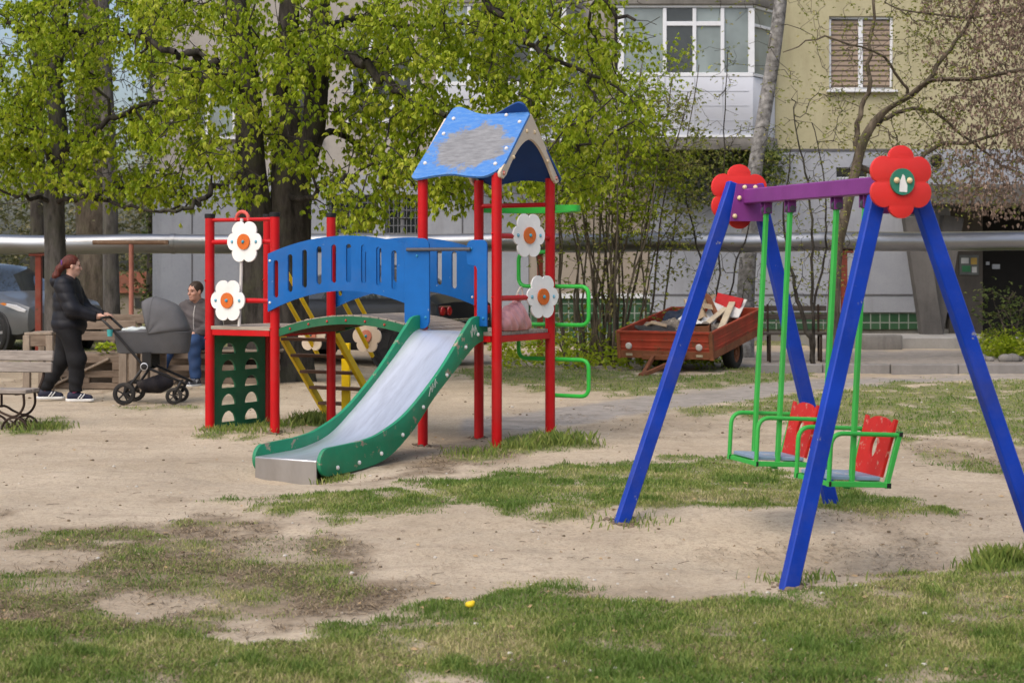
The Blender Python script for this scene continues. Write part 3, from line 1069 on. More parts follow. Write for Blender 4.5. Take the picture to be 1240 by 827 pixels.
mb = MB()
yS = TD + 0.05
sn = [(0.74, yS, 1.70), (0.40, yS, 1.70), (0.40, yS, 1.385), (1.13, yS, 1.385), (1.13, yS, 1.035), (0.40, yS, 1.035), (0.40, yS, 0.72), (1.13, yS, 0.72), (1.13, yS, 0.39), (0.74, yS, 0.39)]
mb.tube(rpath(sn, 0.085), 0.0185, 10)
mb.build('winding_pipe_climber', PIPEGREEN, PS)
mb = MB()
hp = smoothpts([(-0.02, TD + .02, 2.10), (0.12, TD + 0.34, 2.10), (0.45, TD + .50, 2.10), (0.80, TD + 0.36, 2.10), (0.94, TD + .10, 2.10), (0.76, TD + 0.02, 2.10)], 8)
rows = []
for p in hp:
    q = Vector((0.42, TD + .05, 2.10))
    w = (p - q).normalized() * 0.045
    rows.append([p - w + Vector((0, 0, .028)), p + w + Vector((0, 0, .028)), p + w - Vector((0, 0, .028)), p - w - Vector((0, 0, .028))])
mb.sheet(rows, closed=True)
mb.build('top_hoop', PIPEGREEN, PS)

# ------------------------------------------------------------------ swing set
SBLUE = paint('swing_blue', (0.003, 0.036, 0.33), 0.45, 0.2, wear=(0.20, 0.20, 0.26), wscale=10, wpos=0.655, dirt=0.2)
PURPLE = paint('purple_paint', (0.185, 0.035, 0.20), 0.42, 0.14, wear=(0.34, 0.15, 0.30), wscale=8, wpos=0.66, dirt=0.1)
FRED = paint('flower_red', (0.66, 0.030, 0.026), 0.42, 0.07, wear=(0.55, 0.12, 0.09), wscale=14, wpos=0.72, dirt=0.1)
DISCG = paint('disc_green', (0.025, 0.20, 0.13), 0.45, 0.15, dirt=0.25)
SEATB = paint('seat_board', (0.20, 0.27, 0.37), 0.5, 0.15, wear=(0.4, 0.38, 0.36), wscale=8, wpos=0.6, dirt=0.3)
BACKR = paint('seat_back_red', (0.50, 0.018, 0.013), 0.45, 0.14, wear=(0.50, 0.20, 0.15), wscale=16, wpos=0.59, dirt=0.2)
SGREEN = paint('swing_green', (0.040, 0.36, 0.06), 0.36, 0.1, dirt=0.12)

nearP, farP = Vector((1.95, 8.30, 1.975)), Vector((1.42, 10.07, 1.985))
bdir = (farP - nearP).normalized()
hb = Vector((bdir.x, bdir.y, 0)).normalized()
he = Vector((hb.y, -hb.x, 0))       # across the frame, to the right and away
SW = thing('swing_set', 'blue A-frame swing set with purple crossbeam and red flower boards at both ends', 'swing frame', (1.70, 9.15, 0))
TM = Matrix.Translation(-Vector(SW.location))
legs = [((1.349, 8.05), at(1062, 238, 8.27)), ((2.755, 8.52), at(1113, 240, 8.33)), ((0.655, 9.84), at(889, 222, 10.05)), ((1.995, 10.30), at(915, 224, 10.09))]
for (g, t) in legs:
    mb = MB(); mb.M = TM
    z = ground_z(*g)
    p0 = Vector((g[0], g[1], z))
    d = (t - p0).normalized()
    mb.bar(p0 - d * 0.15, t, 0.062, 0.082, up=he)
    o = mb.build('leg', SBLUE, SW, bevel=0.006)
mb = MB(); mb.M = TM
mb.bar(nearP - bdir * 0.02, farP + bdir * 0.03, 0.085, 0.088)
mb.build('crossbeam', PURPLE, SW, bevel=0.006)
for (c, s) in ((nearP, -1), (farP, 1)):
    mb = MB(); mb.M = TM
    o = c + bdir * (0.0 if s < 0 else -0.06)
    mb.plate([(-0.13, -.15), (0.13, -.15), (0.085, 0.075), (-0.085, 0.075)], 0.008, c - hb * 0.065 + (hb * .12 if s < 0 else Vector()), he, (0, 0, 1))
    mb.mat = 1
    for (x, z) in ((-.035, .055), (.035, .055), (-.07, -.01), (.1, -.12), (-.1, -.12)):
        mb.ball(c - hb * (0.075 if s > 0 else -.075) + he * x + Vector((0, 0, z)), 0.014, 8)
    mb.build('corner_plate', [PURPLE, BOLTC], SW)
    fo = c + hb * (s * 0.085) + Vector((0, 0, 0.005))
    if s < 0:
        fo = at(1090.5, 220.5, 8.20)
    mb = MB(); mb.M = TM
    mb.plate(flower_outline(0.181 if s < 0 else 0.198, R(30), 120, 0.25), 0.02, fo, he, (0, 0, 1))
    f = mb.build('flower_board', FRED, SW, bevel=0.004, seg=2)
    mb = MB(); mb.M = TM
    mb.plate(disc(0.066, 32), 0.014, fo + hb * (s * 0.0165), he, (0, 0, 1))
    mb.mat = 1
    for x in (-0.036, 0.036):
        mb.ball(fo + hb * (s * 0.025) + he * x + Vector((0, 0, 0.006)), 0.0155, 10)
    mb.mat = 2
    pl = [(-.02, -.05), (.022, -.052), (.024, -.02), (.014, .005), (.008, .03), (-.002, .036), (-.008, .02), (-.018, .0)]
    mb.plate(pl, 0.0016, fo + hb * (s * 0.0242), he, (0, 0, 1))
    mb.build('disc', [DISCG, BOLTC, WHITE], f)
hang_t = (0.191, 0.363, 0.666, 0.837)
for t in hang_t:
    c = nearP.lerp(farP, t)
    mb = MB(); mb.M = TM
    for s in (-1, 1):
        mb.box(c + hb * (s * 0.022) - Vector((0, 0, 0.072)), (0.05, 0.006, 0.075), Matrix.Rotation(math.atan2(he.y, he.x), 3, 'Z'))
    mb.mat = 1
    mb.lathe([(0.0, -.034), (0.018, -.034), (0.018, .034), (0, .034)], c - Vector((0, 0, 0.09)), hb, 12)
    mb.lathe([(0.0, -.014), (0.028, -.014), (0.028, .014), (0, .014)], c - Vector((0, 0, 0.09)), hb, 16)
    mb.build('hanger_bracket', [PURPLE, DSTEEL], SW)


def swing_seat(t0, t1, label):
    c = nearP.lerp(farP, (t0 + t1) / 2) - Vector((0, 0, 0.09))
    w = (farP - nearP).length * (t1 - t0) / 2
    root = thing('hanging_swing', label, 'swing seat', c, math.atan2(he.y, he.x), 'box seats on the swing frame')
    root.rotation_euler = (0, R(3.2), math.atan2(he.y, he.x))
    Lh = 1.462
    for s in (-1, 1):
        mb = MB()
        mb.box((0, s * w, -Lh / 2 + 0.01), (0.024, 0.030, Lh))
        mb.build('hanger_rod', SGREEN, root, bevel=0.003)
    xf, xb, zb = -0.145, 0.195, -Lh
    ah = 0.262
    for s in (-1, 1):
        y = s * (w + 0.026)
        mb = MB()
        mb.bar((xf - .01, y, zb), (xb, y, zb), 0.026, 0.028)
        mb.mat = 0
        mb.tube(rpath([(xf, y, zb + .01), (xf, y, zb + ah), (xb + .05, y, zb + ah)], 0.075, 8), 0.0125, 10)
        mb.bar((xb - .005, y, zb - .004), (xb + .058, y, zb + ah + .01), 0.026, 0.022, up=(0, 1, 0))
        mb.mat = 1
        mb.box((xf + .0, y - s * -0.001, zb), (0.018, 0.03, 0.03))
        mb.box((xb + .002, y, zb - .003), (0.03, 0.03, 0.03))
        mb.box((xb + .058, y, zb + ah + .005), (0.026, 0.03, 0.028))
        mb.build('side_frame', [SGREEN, BLACK], root, bevel=0.002)
    mb = MB()
    for x in (xf + .01, xb - .01):
        mb.bar((x, -w - .01, zb - .002), (x, w + .01, zb - .002), 0.024, 0.024)
    mb.lathe([(0, 0), (.02, 0), (.02, .03), (0, .03)], (0.06, 0, zb - .045), (0, 0, 1), 10)
    mb.build('under_frame', SGREEN, root, bevel=0.002)
    mb = MB()
    for k in range(2):
        mb.box((xf + .085 + .155 * k, 0, zb + .028), (0.148, 2 * w - .006, 0.022))
    mb.build('seat_board', SEATB, root, bevel=0.004)
    # back board: crown-shaped top and an oval hole
    hw = w - 0.012
    hgt = 0.30
    o = [(-hw, 0.0), (hw, 0.0), (hw + .012, hgt - .05), (hw + .014, hgt + .012), (hw - .004, hgt + .012), (hw - .018, hgt - .012), (hw - .034, hgt - .030)]
    for a in range(10, 171, 10):
        o.append(((hw - .038) * math.cos(R(a)), hgt - .030 + 0.046 * math.sin(R(a)) ** .8))
    o += [(-(hw - .034), hgt - .030), (-(hw - .018), hgt - .012), (-(hw - .004), hgt + .012), (-(hw + .014), hgt + .012), (-(hw + .012), hgt - .05)]
    mb = MB()
    up = Vector((0.055, 0, ah)).normalized()
    mb.plate(o, 0.018, (xb - .012, 0, zb + .035), (0, 1, 0), up, [disc(0.034, 24, 1, 1.75) and [(x, y + .15) for (x, y) in disc(0.034, 24, 1, 1.75)]])
    mb.build('back_board', BACKR, root, bevel=0.004)
    return root


swing_seat(hang_t[0], hang_t[1], 'green framed swing seat with red back nearest the blue front legs')
swing_seat(hang_t[2], hang_t[3], 'farther green framed swing seat hanging behind the nearer one')
# ------------------------------------------------------------------ apartment building behind the playground
BD = 35.0
def bx(px, d=BD):
    return (px - 620.0) / FPX * d
def bz(py, d=BD):
    return EYE - (py - 325.0) / FPX * d

def wallmat(name, col, col2, streak=0.5, stain=(0.12, 0.11, 0.10), bmp=0.25, scale=0.7):
    m, nt, b = nmat(name)
    c = mixc(nt, ramp(nt, noise(nt, scale, 7, 0.65), [(0.35, 0.0), (0.65, 1.0)]), col, col2)
    st = ramp(nt, noise(nt, 2.2, 7, 0.7, (1.6, 1, 0.18)), [(0.5, 0.0), (0.8, streak)])
    c = mixc(nt, st, c, stain)
    c = mixc(nt, ramp(nt, noise(nt, 20, 5, 0.7), [(0.5, 0.0), (0.75, 0.25)]), c, tuple(x * 0.6 for x in col))
    nt.links.new(c, b.inputs['Base Color'])
    b.inputs['Roughness'].default_value = 0.92
    b.inputs['Specular IOR Level'].default_value = 0.2
    bump(nt, b, noise(nt, 60, 4, 0.7), bmp, 0.01)
    return m

W_GREY = wallmat('whitewashed_panel', (0.265, 0.28, 0.315), (0.335, 0.35, 0.385), 0.4)
W_TAN = wallmat('tan_panel', (0.32, 0.295, 0.265), (0.40, 0.375, 0.345), 0.3)
W_YEL = wallmat('yellow_plaster', (0.345, 0.32, 0.195), (0.43, 0.395, 0.255), 0.5, (0.20, 0.17, 0.10))
W_BEI = wallmat('beige_panel', (0.28, 0.24, 0.195), (0.345, 0.30, 0.25), 0.3)
W_CON = wallmat('weathered_concrete', (0.17, 0.16, 0.145), (0.27, 0.255, 0.235), 0.6, (0.06, 0.055, 0.05))
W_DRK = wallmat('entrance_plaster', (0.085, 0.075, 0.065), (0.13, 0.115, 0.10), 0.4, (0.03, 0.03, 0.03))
PVC = paint('white_window_frame', (0.66, 0.68, 0.71), 0.4, 0.04, dirt=0.12)
SIDING = paint('white_siding', (0.53, 0.55, 0.60), 0.5, 0.05, dirt=0.12, scale=1.0)
m, nt, b = nmat('tile_green')
bt = N(nt, 'ShaderNodeTexBrick', offset=0.0)
tc = nt.nodes.new('ShaderNodeTexCoord')
mp = N(nt, 'ShaderNodeMapping')
mp.inputs['Rotation'].default_value = (R(90), 0, 0)
nt.links.new(tc.outputs['Object'], mp.inputs[0]); nt.links.new(mp.outputs[0], bt.inputs['Vector'])
bt.inputs['Color1'].default_value = (0.02, 0.065, 0.028, 1); bt.inputs['Color2'].default_value = (0.04, 0.10, 0.05, 1)
bt.inputs['Mortar'].default_value = (0.25, 0.27, 0.24, 1)
bt.inputs['Scale'].default_value = 1.0; bt.inputs['Brick Width'].default_value = 0.2; bt.inputs['Row Height'].default_value = 0.2
bt.inputs['Mortar Size'].default_value = 0.012
nt.links.new(bt.outputs[0], b.inputs['Base Color']); b.inputs['Roughness'].default_value = 0.35
TILEG = m
def glassmat(name, col, rough=0.06):
    m, nt, b = nmat(name)
    c = mixc(nt, ramp(nt, noise(nt, 1.3, 3, 0.5), [(0.35, 0.0), (0.7, 1.0)]), col, tuple(x * 1.7 for x in col))
    nt.links.new(c, b.inputs['Base Color'])
    b.inputs['Roughness'].default_value = rough
    b.inputs['Specular IOR Level'].default_value = 0.8
    return m
GL_DARK = glassmat('dark_window_glass', (0.022, 0.026, 0.028))
GL_CURT = glassmat('curtained_glass', (0.15, 0.18, 0.18), 0.15)
m, nt, b = nmat('blind_brown')
wv_ = N(nt, 'ShaderNodeTexWave', wave_type='BANDS', bands_direction='Z')
tc = nt.nodes.new('ShaderNodeTexCoord'); nt.links.new(tc.outputs['Object'], wv_.inputs['Vector'])
wv_.inputs['Scale'].default_value = 2.9; wv_.inputs['Distortion'].default_value = 0.5
nt.links.new(mixc(nt, ramp(nt, wv_.outputs['Fac'], [(0.1, 0.0), (0.4, 1.0)]), (0.07, 0.05, 0.035), (0.30, 0.23, 0.17)), b.inputs['Base Color'])
b.inputs['Roughness'].default_value = 0.35
GL_BLIND = m
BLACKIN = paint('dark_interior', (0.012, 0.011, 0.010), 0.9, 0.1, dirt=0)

B = thing('apartment_building', 'grey and yellow panel apartment block with white glazed balcony and dark entrance', 'building', (0, BD, 0))
BM = Matrix.Translation((0, -BD, 0))
HT = 14.5
# openings in the facade: px rectangles in the photograph (x0, y0, x1, y1)
win_up = [(1004, 20, 1082, 109)]
win_left = [(232, 78, 284, 166), (343, 78, 388, 166), (424, 30, 500, 146), (585, 30, 640, 108)]
win_low = [(398, 236, 452, 292), (466, 236, 508, 292), (236, 430, 236, 430)]
def rect(px0, py0, px1, py1):
    return [(bx(px0), bz(py1)), (bx(px1), bz(py1)), (bx(px1), bz(py0)), (bx(px0), bz(py0))]

def wall(name, mat, px0, px1, z0, z1, holes=(), front=0.0, th=0.3):
    mb = MB()
    mb.plate([(bx(px0), z0), (bx(px1), z0), (bx(px1), z1), (bx(px0), z1)], th, (0, th / 2 + front, 0), (1, 0, 0), (0, 0, 1), holes)
    return mb.build(name, mat, B)

SPLIT_L, SPLIT_R = bz(212), bz(181)
wall('upper_wall', W_TAN, 185, 742, SPLIT_L, HT, [rect(*w) for w in win_left])
wall('upper_wall', W_YEL, 742.2, 1700, SPLIT_R, HT, [rect(*w) for w in win_up])
wall('ground_floor_wall', W_GREY, 185, 640, 0.52, SPLIT_L - 0.002, [rect(*w) for w in win_low[:2]], -0.03)
wall('ground_floor_wall', W_BEI, 640.2, 787, 0.93, SPLIT_L - 0.002, (), 0.0)
wall('ground_floor_wall', W_GREY, 787.2, 1150, 0.62, SPLIT_R - 0.002, [rect(1012, 203, 1052, 216)], -0.05)
mb = MB()
mb.box(((bx(742) + bx(787)) / 2 , .15, (SPLIT_L + SPLIT_R) / 2), (bx(787) - bx(742), .29, SPLIT_R - SPLIT_L - .01))
mb.build('ground_floor_wall', W_GREY, B)
JOINT = paint('joint', (0.10, 0.10, 0.11), 0.9)
for (c_, s_) in [((bx(px), -0.032, (0.52 + SPLIT_L) / 2), (0.03, 0.012, SPLIT_L - 0.53)) for px in (233, 330, 560)] + [
        (((bx(787) + bx(1150)) / 2, -0.056, bz(357)), (bx(1150) - bx(788), 0.02, 0.03)), (((bx(787) + bx(1100)) / 2, -0.056, bz(181) - .02), (bx(1099) - bx(788), 0.025, 0.05))]:
    mb = MB()
    mb.box(c_, s_)
    mb.build('panel_joint', JOINT, B)
mb = MB()
mb.box(((bx(640) + bx(787)) / 2, 0.02, 0.965), (bx(787) - bx(641), 0.12, 0.1))
mb.build('ledge', PVC, B)
# plinth
mb = MB()
mb.box(((bx(185) + bx(640)) / 2, 0.06, 0.21), (bx(640) - bx(185), 0.1, 0.62))
mb.box(((bx(787) + bx(1150)) / 2, 0.10, 0.05), (bx(1150) - bx(787.5), 0.1, 0.42))
mb.build('plinth', W_CON, B)
mb = MB()
mb.box(((bx(640) + bx(787)) / 2, 0.08, 0.40), (bx(787) - bx(640.5), 0.1, 1.06))
mb.box(((bx(787) + bx(1112)) / 2, 0.05, 0.44), (bx(1112) - bx(788), 0.1, 0.36))
mb.build('tile_band', TILEG, B)
mb = MB()   # sides, back and roof of the block
mb.box(((bx(185) + bx(1700)) / 2, 6.3, HT / 2), (bx(1700) - bx(185) - .02, 11.8, HT - .05))
mb.build('block_core', W_TAN, B)

GRILLE = paint('grey_grille', (0.16, 0.165, 0.175), 0.6)
def window(px0, py0, px1, py1, glass, mull=(0.5,), sill=True, fw=0.055, grille=False, y=0.10):
    x0, x1, z0, z1 = bx(px0), bx(px1), bz(py1), bz(py0)
    mb = MB()
    w = x1 - x0
    mb.box(((x0 + x1) / 2, y, z0 + fw / 2), (w, .07, fw)); mb.box(((x0 + x1) / 2, y, z1 - fw / 2), (w, .07, fw))
    for xx in (x0 + fw / 2, x1 - fw / 2):
        mb.box((xx, y, (z0 + z1) / 2), (fw, .07, z1 - z0 - 2 * fw))
    for t in mull:
        mb.box((x0 + w * t, y + .004, (z0 + z1) / 2), (fw * 1.7, .07, z1 - z0 - 2 * fw))
    if grille:
        for k in range(1, 8):
            mb.box((x0 + w * k / 8, y - .06, (z0 + z1) / 2), (.016, .016, z1 - z0 - .03))
        for k in range(1, 6):
            mb.box(((x0 + x1) / 2, y - .044, z0 + (z1 - z0) * k / 6), (w - .03, .016, .016))
    f = mb.build('window', PVC if not grille else GRILLE, B, bevel=0.004)
    mb = MB()
    mb.box(((x0 + x1) / 2, y + .02, (z0 + z1) / 2), (w - fw, .01, z1 - z0 - fw))
    mb.build('pane', glass, f)
    if sill:
        mb = MB()
        mb.box(((x0 + x1) / 2, -0.05, z0 - 0.04), (w + .12, .2, .045))
        mb.build('sill', PVC, f, bevel=0.005)
    return f

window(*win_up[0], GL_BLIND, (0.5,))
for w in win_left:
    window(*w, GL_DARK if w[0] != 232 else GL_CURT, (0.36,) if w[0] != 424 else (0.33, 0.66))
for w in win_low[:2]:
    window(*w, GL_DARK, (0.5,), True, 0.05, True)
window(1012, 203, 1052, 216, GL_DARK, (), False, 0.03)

# glazed balconies
def balcony(px0, px1, py_roof, py_rail, py_floor, bars, pane_mats, transoms, chamfer, depth=0.95, slab=0.30):
    y0 = -depth
    d = BD - depth
    x0, x1, xc = bx(px0, d), bx(px1, d), bx(px1 + chamfer)
    zr, zl, zf = bz(py_roof, d), bz(py_rail, d), bz(py_floor, d)
    root = bpy.data.objects.new('balcony', None); COL.objects.link(root); root.parent = B
    def prism(name, za, zb, mat, off=0.0):
        o = [(x0 - off, y0 - off), (x1 + off * .5, y0 - off), (xc + off, -0.06), (x0 - off, -0.06)]
        mb = MB()
        mb.plate(o, zb - za, (0, 0, (za + zb) / 2), (1, 0, 0), (0, 1, 0))
        return mb.build(name, mat, root, bevel=0.006)
    prism('floor_slab', zf - slab, zf, W_CON, 0.05)
    prism('roof_slab', zr, zr + 0.28, W_CON, 0.08)
    # lower panel, seams proud
    o = [(x0, y0), (x1, y0), (xc, -0.06), (x0, -0.06)]
    mb = MB()
    mb.plate(o, zl - zf - .004, (0, 0, (zl + zf) / 2 + .001), (1, 0, 0), (0, 1, 0))
    mb.build('parapet', SIDING, root, bevel=0.01)
    mb = MB()
    for p in bars[1:-1]:
        mb.box((bx(p, d), y0 - .006, (zl + zf) / 2), (.012, .014, zl - zf - .05))
    for k in range(1, 4):
        mb.box(((bx(bars[0], d) + bx(bars[-1], d)) / 2, y0 - .004, zf + (zl - zf) * k / 4), (bx(bars[-1], d) - bx(bars[0], d) - .1, .01, .008))
    mb.build('panel_seam', paint('seam_grey', (0.40, 0.42, 0.46), 0.6), root)
    mb = MB()
    mb.box(((x0 + x1) / 2, y0 - .035, zf - .02), (x1 - x0 + .1, .06, .05))
    mb.build('drip_edge', PVC, root)
    # glazing
    fw = 0.075
    fr = MB()
    fr.box(((x0 + x1) / 2, y0 + .03, zl + .04), (x1 - x0, .08, .08)); fr.box(((x0 + x1) / 2, y0 + .03, zr - .03), (x1 - x0, .08, .06))
    for i, p in enumerate(bars):
        fr.box((bx(p, d), y0 + .032, (zl + zr) / 2), (fw * (1.0 if i not in (0, len(bars) - 1) else 1.7), .085, zr - zl - .15))
    for (pa, pb, py) in transoms:
        fr.box(((bx(pa, d) + bx(pb, d)) / 2, y0 + .03, bz(py, d)), (bx(pb, d) - bx(pa, d), .07, .09))
    # chamfered side
    a, c_ = Vector((x1, y0 + .03, 0)), Vector((xc, -.1, 0))
    for z in (zl + .04, zr - .03, zl + (zr - zl) * .72):
        fr.bar(a + Vector((0, 0, z)), c_ + Vector((0, 0, z)), .06, .06)
    fr.box((xc - .03, -.11, (zl + zr) / 2), (.07, .07, zr - zl - .1))
    f = fr.build('glazing_frame', PVC, root, bevel=0.006)
    for i in range(len(bars) - 1):
        mb = MB()
        mb.box(((bx(bars[i], d) + bx(bars[i + 1], d)) / 2, y0 + .05, (zl + zr) / 2), (bx(bars[i + 1], d) - bx(bars[i], d) - .02, .01, zr - zl - .05))
        mb.build('pane', pane_mats[i % len(pane_mats)], f)
    mb = MB()
    mb.bar(a + Vector((0, .03, (zl + zr) / 2)), c_ + Vector((0, .03, (zl + zr) / 2)), .01, zr - zl - .05)
    mb.build('pane', GL_CURT, f)
    # room behind the glass stays dark
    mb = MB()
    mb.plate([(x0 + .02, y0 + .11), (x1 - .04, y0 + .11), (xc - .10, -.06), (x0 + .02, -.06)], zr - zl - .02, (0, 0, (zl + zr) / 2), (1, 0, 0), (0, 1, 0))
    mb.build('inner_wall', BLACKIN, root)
    return root

balcony(746, 912, 6, 93, 164, (752, 805, 841, 875, 910), (GL_CURT, GL_DARK, GL_CURT, GL_CURT), ((805, 875, 29),), 26)
balcony(528, 684, 4, 104, 168, (532, 568, 606, 644, 682), (GL_CURT, GL_DARK, GL_DARK, GL_CURT), ((568, 644, 30),), 18)

# entrance: canopy, V-shaped column, recess, notice board, steps
mb = MB()
mb.box(((bx(1102, 34) + bx(1560, 34)) / 2, -1.05, bz(238, 34)), (bx(1560, 34) - bx(1102, 34), 2.0, 0.40))
W_COND = wallmat('dark_concrete', (0.085, 0.08, 0.075), (0.15, 0.14, 0.13), 0.6, (0.04, 0.038, 0.035))
mb.build('entrance_canopy', W_COND, B, bevel=0.01)
wall('entrance_wall', W_GREY, 1150.2, 1700, bz(228), SPLIT_R - 0.002, (), -0.05)
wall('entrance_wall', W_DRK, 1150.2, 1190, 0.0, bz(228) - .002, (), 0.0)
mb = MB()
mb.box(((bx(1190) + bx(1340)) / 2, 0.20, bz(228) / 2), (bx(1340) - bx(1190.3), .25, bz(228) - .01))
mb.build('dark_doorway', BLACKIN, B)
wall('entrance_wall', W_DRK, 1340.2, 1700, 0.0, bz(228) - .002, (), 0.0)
mb = MB()
zc = bz(252, 33.4)
def colpt(px, py):
    return Vector((bx(px, 33.4), -1.6, bz(py, 33.4)))
mb.bar(colpt(1128, 408), colpt(1106, 262), 0.42, 0.30, up=(0, 1, 0))
mb.build('slanted_column', W_COND, B, bevel=0.01)
mb = MB()
mb.bar(colpt(1132, 408) + Vector((0, .32, 0)), colpt(1158, 262) + Vector((0, .32, 0)), 0.42, 0.30, up=(0, 1, 0))
mb.build('slanted_column', W_COND, B, bevel=0.01)
nb = MB()
nb.box((bx(1173), -0.02, bz(321)), (.40, .03, .42))
nbo = nb.build('notice_board', paint('notice_back', (0.14, 0.15, 0.14), 0.6), B, bevel=0.003)
mb = MB()
for (dx, dz, w, h, mi) in ((-.09, .09, .16, .12, 0), (.10, .08, .13, .14, 1), (-.06, -.08, .18, .13, 2), (.11, -.10, .10, .12, 0)):
    mb.mat = mi
    mb.box((bx(1173) + dx, -.039, bz(321) + dz), (w, .004, h))
mb.build('notice_sheet', [paint('sheet_white', (0.6, 0.6, 0.58), 0.7), paint('sheet_yellow', (0.5, 0.33, 0.08), 0.7), paint('sheet_green', (0.06, 0.22, 0.10), 0.7)], nbo)
mb = MB()
mb.box((bx(1207), .06, bz(323)), (.16, .03, .10)); mb.box((bx(1197), .06, bz(319)), (.07, .03, .07))
mb.build('door_plate', paint('plate_grey', (0.35, 0.37, 0.4), 0.5), B)
st = MB()
st.box((7.7, -2.2, 0.10), (3.6, 1.9, 0.24)); st.box((12.6, -2.3, 0.07), (5.6, 2.0, 0.18))
st.build('entrance_step', wallmat('step_concrete', (0.25, 0.24, 0.22), (0.36, 0.345, 0.32), 0.4), B, bevel=0.02)
# round vent above the canopy
mb = MB()
mb.lathe([(0.13, 0), (0.16, -.02), (0.17, 0), (0.17, .03)], (bx(1133), -.06, bz(196)), (0, 1, 0), 20)
mb.mat = 1
mb.lathe([(0.13, -.002), (0, -.002)], (bx(1133), -.06, bz(196)), (0, 1, 0), 20)
mb.build('round_vent', [W_CON, BLACKIN], B)

# stone block beside the steps
mb = MB()
mb.box((0, 0, 0.14), (0.75, 0.4, 0.30))
o = mb.build('concrete_block', W_CON, None, bevel=0.03, seg=2)
o.location = (7.05, 31.6, -0.01); o.rotation_euler = (0, 0, R(4))
tag(o, 'short grey concrete block lying beside the entrance step', 'block')

# kerb along the drive
mb = MB()
x = 3.6
while x < 22:
    mb.box((x + .49, 24.45 + 0.01 * math.sin(x * 3), 0.035), (0.985, 0.15, 0.20), Matrix.Rotation(R(rng.normal(0, 0.5)), 3, 'Z'))
    x += 1.0
o = mb.build('kerb', wallmat('kerb_concrete', (0.17, 0.16, 0.15), (0.27, 0.255, 0.24), 0.4), None, bevel=0.012)
tag(o, 'low grey concrete kerb along the drive', 'kerb', kind='structure')

# ------------------------------------------------------------------ silver heating pipe on posts
GALV = paint('galvanised_sheet', (0.30, 0.31, 0.33), 0.33, 0.08, metal=0.92, dirt=0.75, scale=1.5, bmp=0.05, dirtcol=(0.20, 0.19, 0.175), stretch=(1, 1, 2.5))
RUSTP = paint('rust_red_paint', (0.20, 0.035, 0.02), 0.6, 0.2, wear=(0.10, 0.05, 0.03), wscale=8, wpos=0.6, dirt=0.4)
PD = 28.0
P0, P1 = at(-700, 299, PD), at(1900, 289.5, PD)
HP = thing('heating_pipe', 'long silver sheet-clad heating pipe running across the yard on posts', 'pipe', (0, PD, 0))
PM = Matrix.Translation((0, -PD, 0))
mb = MB(); mb.M = PM
n = 60
pts = [P0.lerp(P1, k / n) + Vector((0, 0.016 * math.sin(k * 2.1), 0.012 * math.sin(k * 1.3) + 0.006 * math.sin(k * 4.7))) for k in range(n + 1)]
mb.tube(pts, 0.165, 28)
mb.build('pipe_shell', GALV, HP, ang=50)
for k in range(0, n, 3):
    mb = MB(); mb.M = PM
    mb.tube([pts[k] - Vector((.03, 0, 0)), pts[k] + Vector((.035, 0, 0))], 0.174, 28)
    mb.build('pipe_band', GALV, HP, ang=50)
for px in (-420, 47, 654, 1022, 1480):
    p = P0.lerp(P1, (px + 700) / 2600)
    mb = MB(); mb.M = PM
    mb.box((p.x, p.y, (p.z - .165) / 2 - .1), (0.10, 0.10, p.z - .165 + .2))
    mb.box((p.x, p.y, p.z - .175), (0.30, 0.16, 0.04))
    mb.build('support_post', RUSTP, HP, bevel=0.005)

# carpet-beating rail
CB = thing('carpet_beating_frame', 'rusty T-shaped pipe stand with a long crossbar behind the pallet seats', 'pipe stand', (bx(159, 24), 24.0, 0))
mb = MB()
mb.cyl((0, 0, -.1), (0, 0, 1.90), 0.035, n=12)
mb.build('upright', paint('faded_rust_pink', (0.36, 0.14, 0.10), 0.6, 0.2, wear=(0.14, 0.07, 0.045), wscale=9, wpos=0.6), CB)
mb = MB()
mb.cyl((-0.56, 0.01, 1.925), (0.54, -.01, 1.925), 0.034, n=12)
mb.build('crossbar', paint('rusty_pipe', (0.20, 0.12, 0.075), 0.7, 0.25, wear=(0.30, 0.21, 0.15), wscale=7, wpos=0.55), CB)

# little house far off on the left
FH = thing('garden_shed', 'low whitewashed shed with a red-brown roof far behind the pipe stand', 'shed', (-10.9, 48, 0))
mb = MB(); mb.box((0, 0, 0.4), (2.0, 1.6, 1.0)); mb.build('wall', W_BEI, FH)
mb = MB()
mb.add([(-1.2, -1.0, .85), (1.2, -1.0, .85), (1.0, 0, 1.45), (-1.0, 0, 1.45), (-1.2, 1.0, .85), (1.2, 1.0, .85)], [(0, 1, 2, 3), (3, 2, 5, 4), (0, 3, 4), (1, 5, 2)])
mb.build('roof', paint('roof_tiles', (0.23, 0.085, 0.05), 0.8, 0.25, dirt=0.4), FH, smooth=False)
mb = MB(); mb.box((0.3, -.81, 0.55), (0.35, .03, 0.3)); mb.build('window', GL_DARK, FH)
# ------------------------------------------------------------------ trees and bushes
def barkmat(name, c1, c2, moss=None, scale=9, stretch=(1, 1, 0.25), bmp=0.8):
    m, nt, b = nmat(name)
    n1 = noise(nt, scale, 8, 0.7, stretch)
    c = mixc(nt, ramp(nt, n1, [(0.36, 0.0), (0.62, 1.0)]), c1, c2)
    if moss:
        c = mixc(nt, ramp(nt, noise(nt, 1.6, 5, 0.65), [(0.5, 0.0), (0.66, 0.7)]), c, moss)
    nt.links.new(c, b.inputs['Base Color'])
    b.inputs['Roughness'].default_value = 0.95
    b.inputs['Specular IOR Level'].default_value = 0.15
    bump(nt, b, n1, bmp, 0.03)
    return m

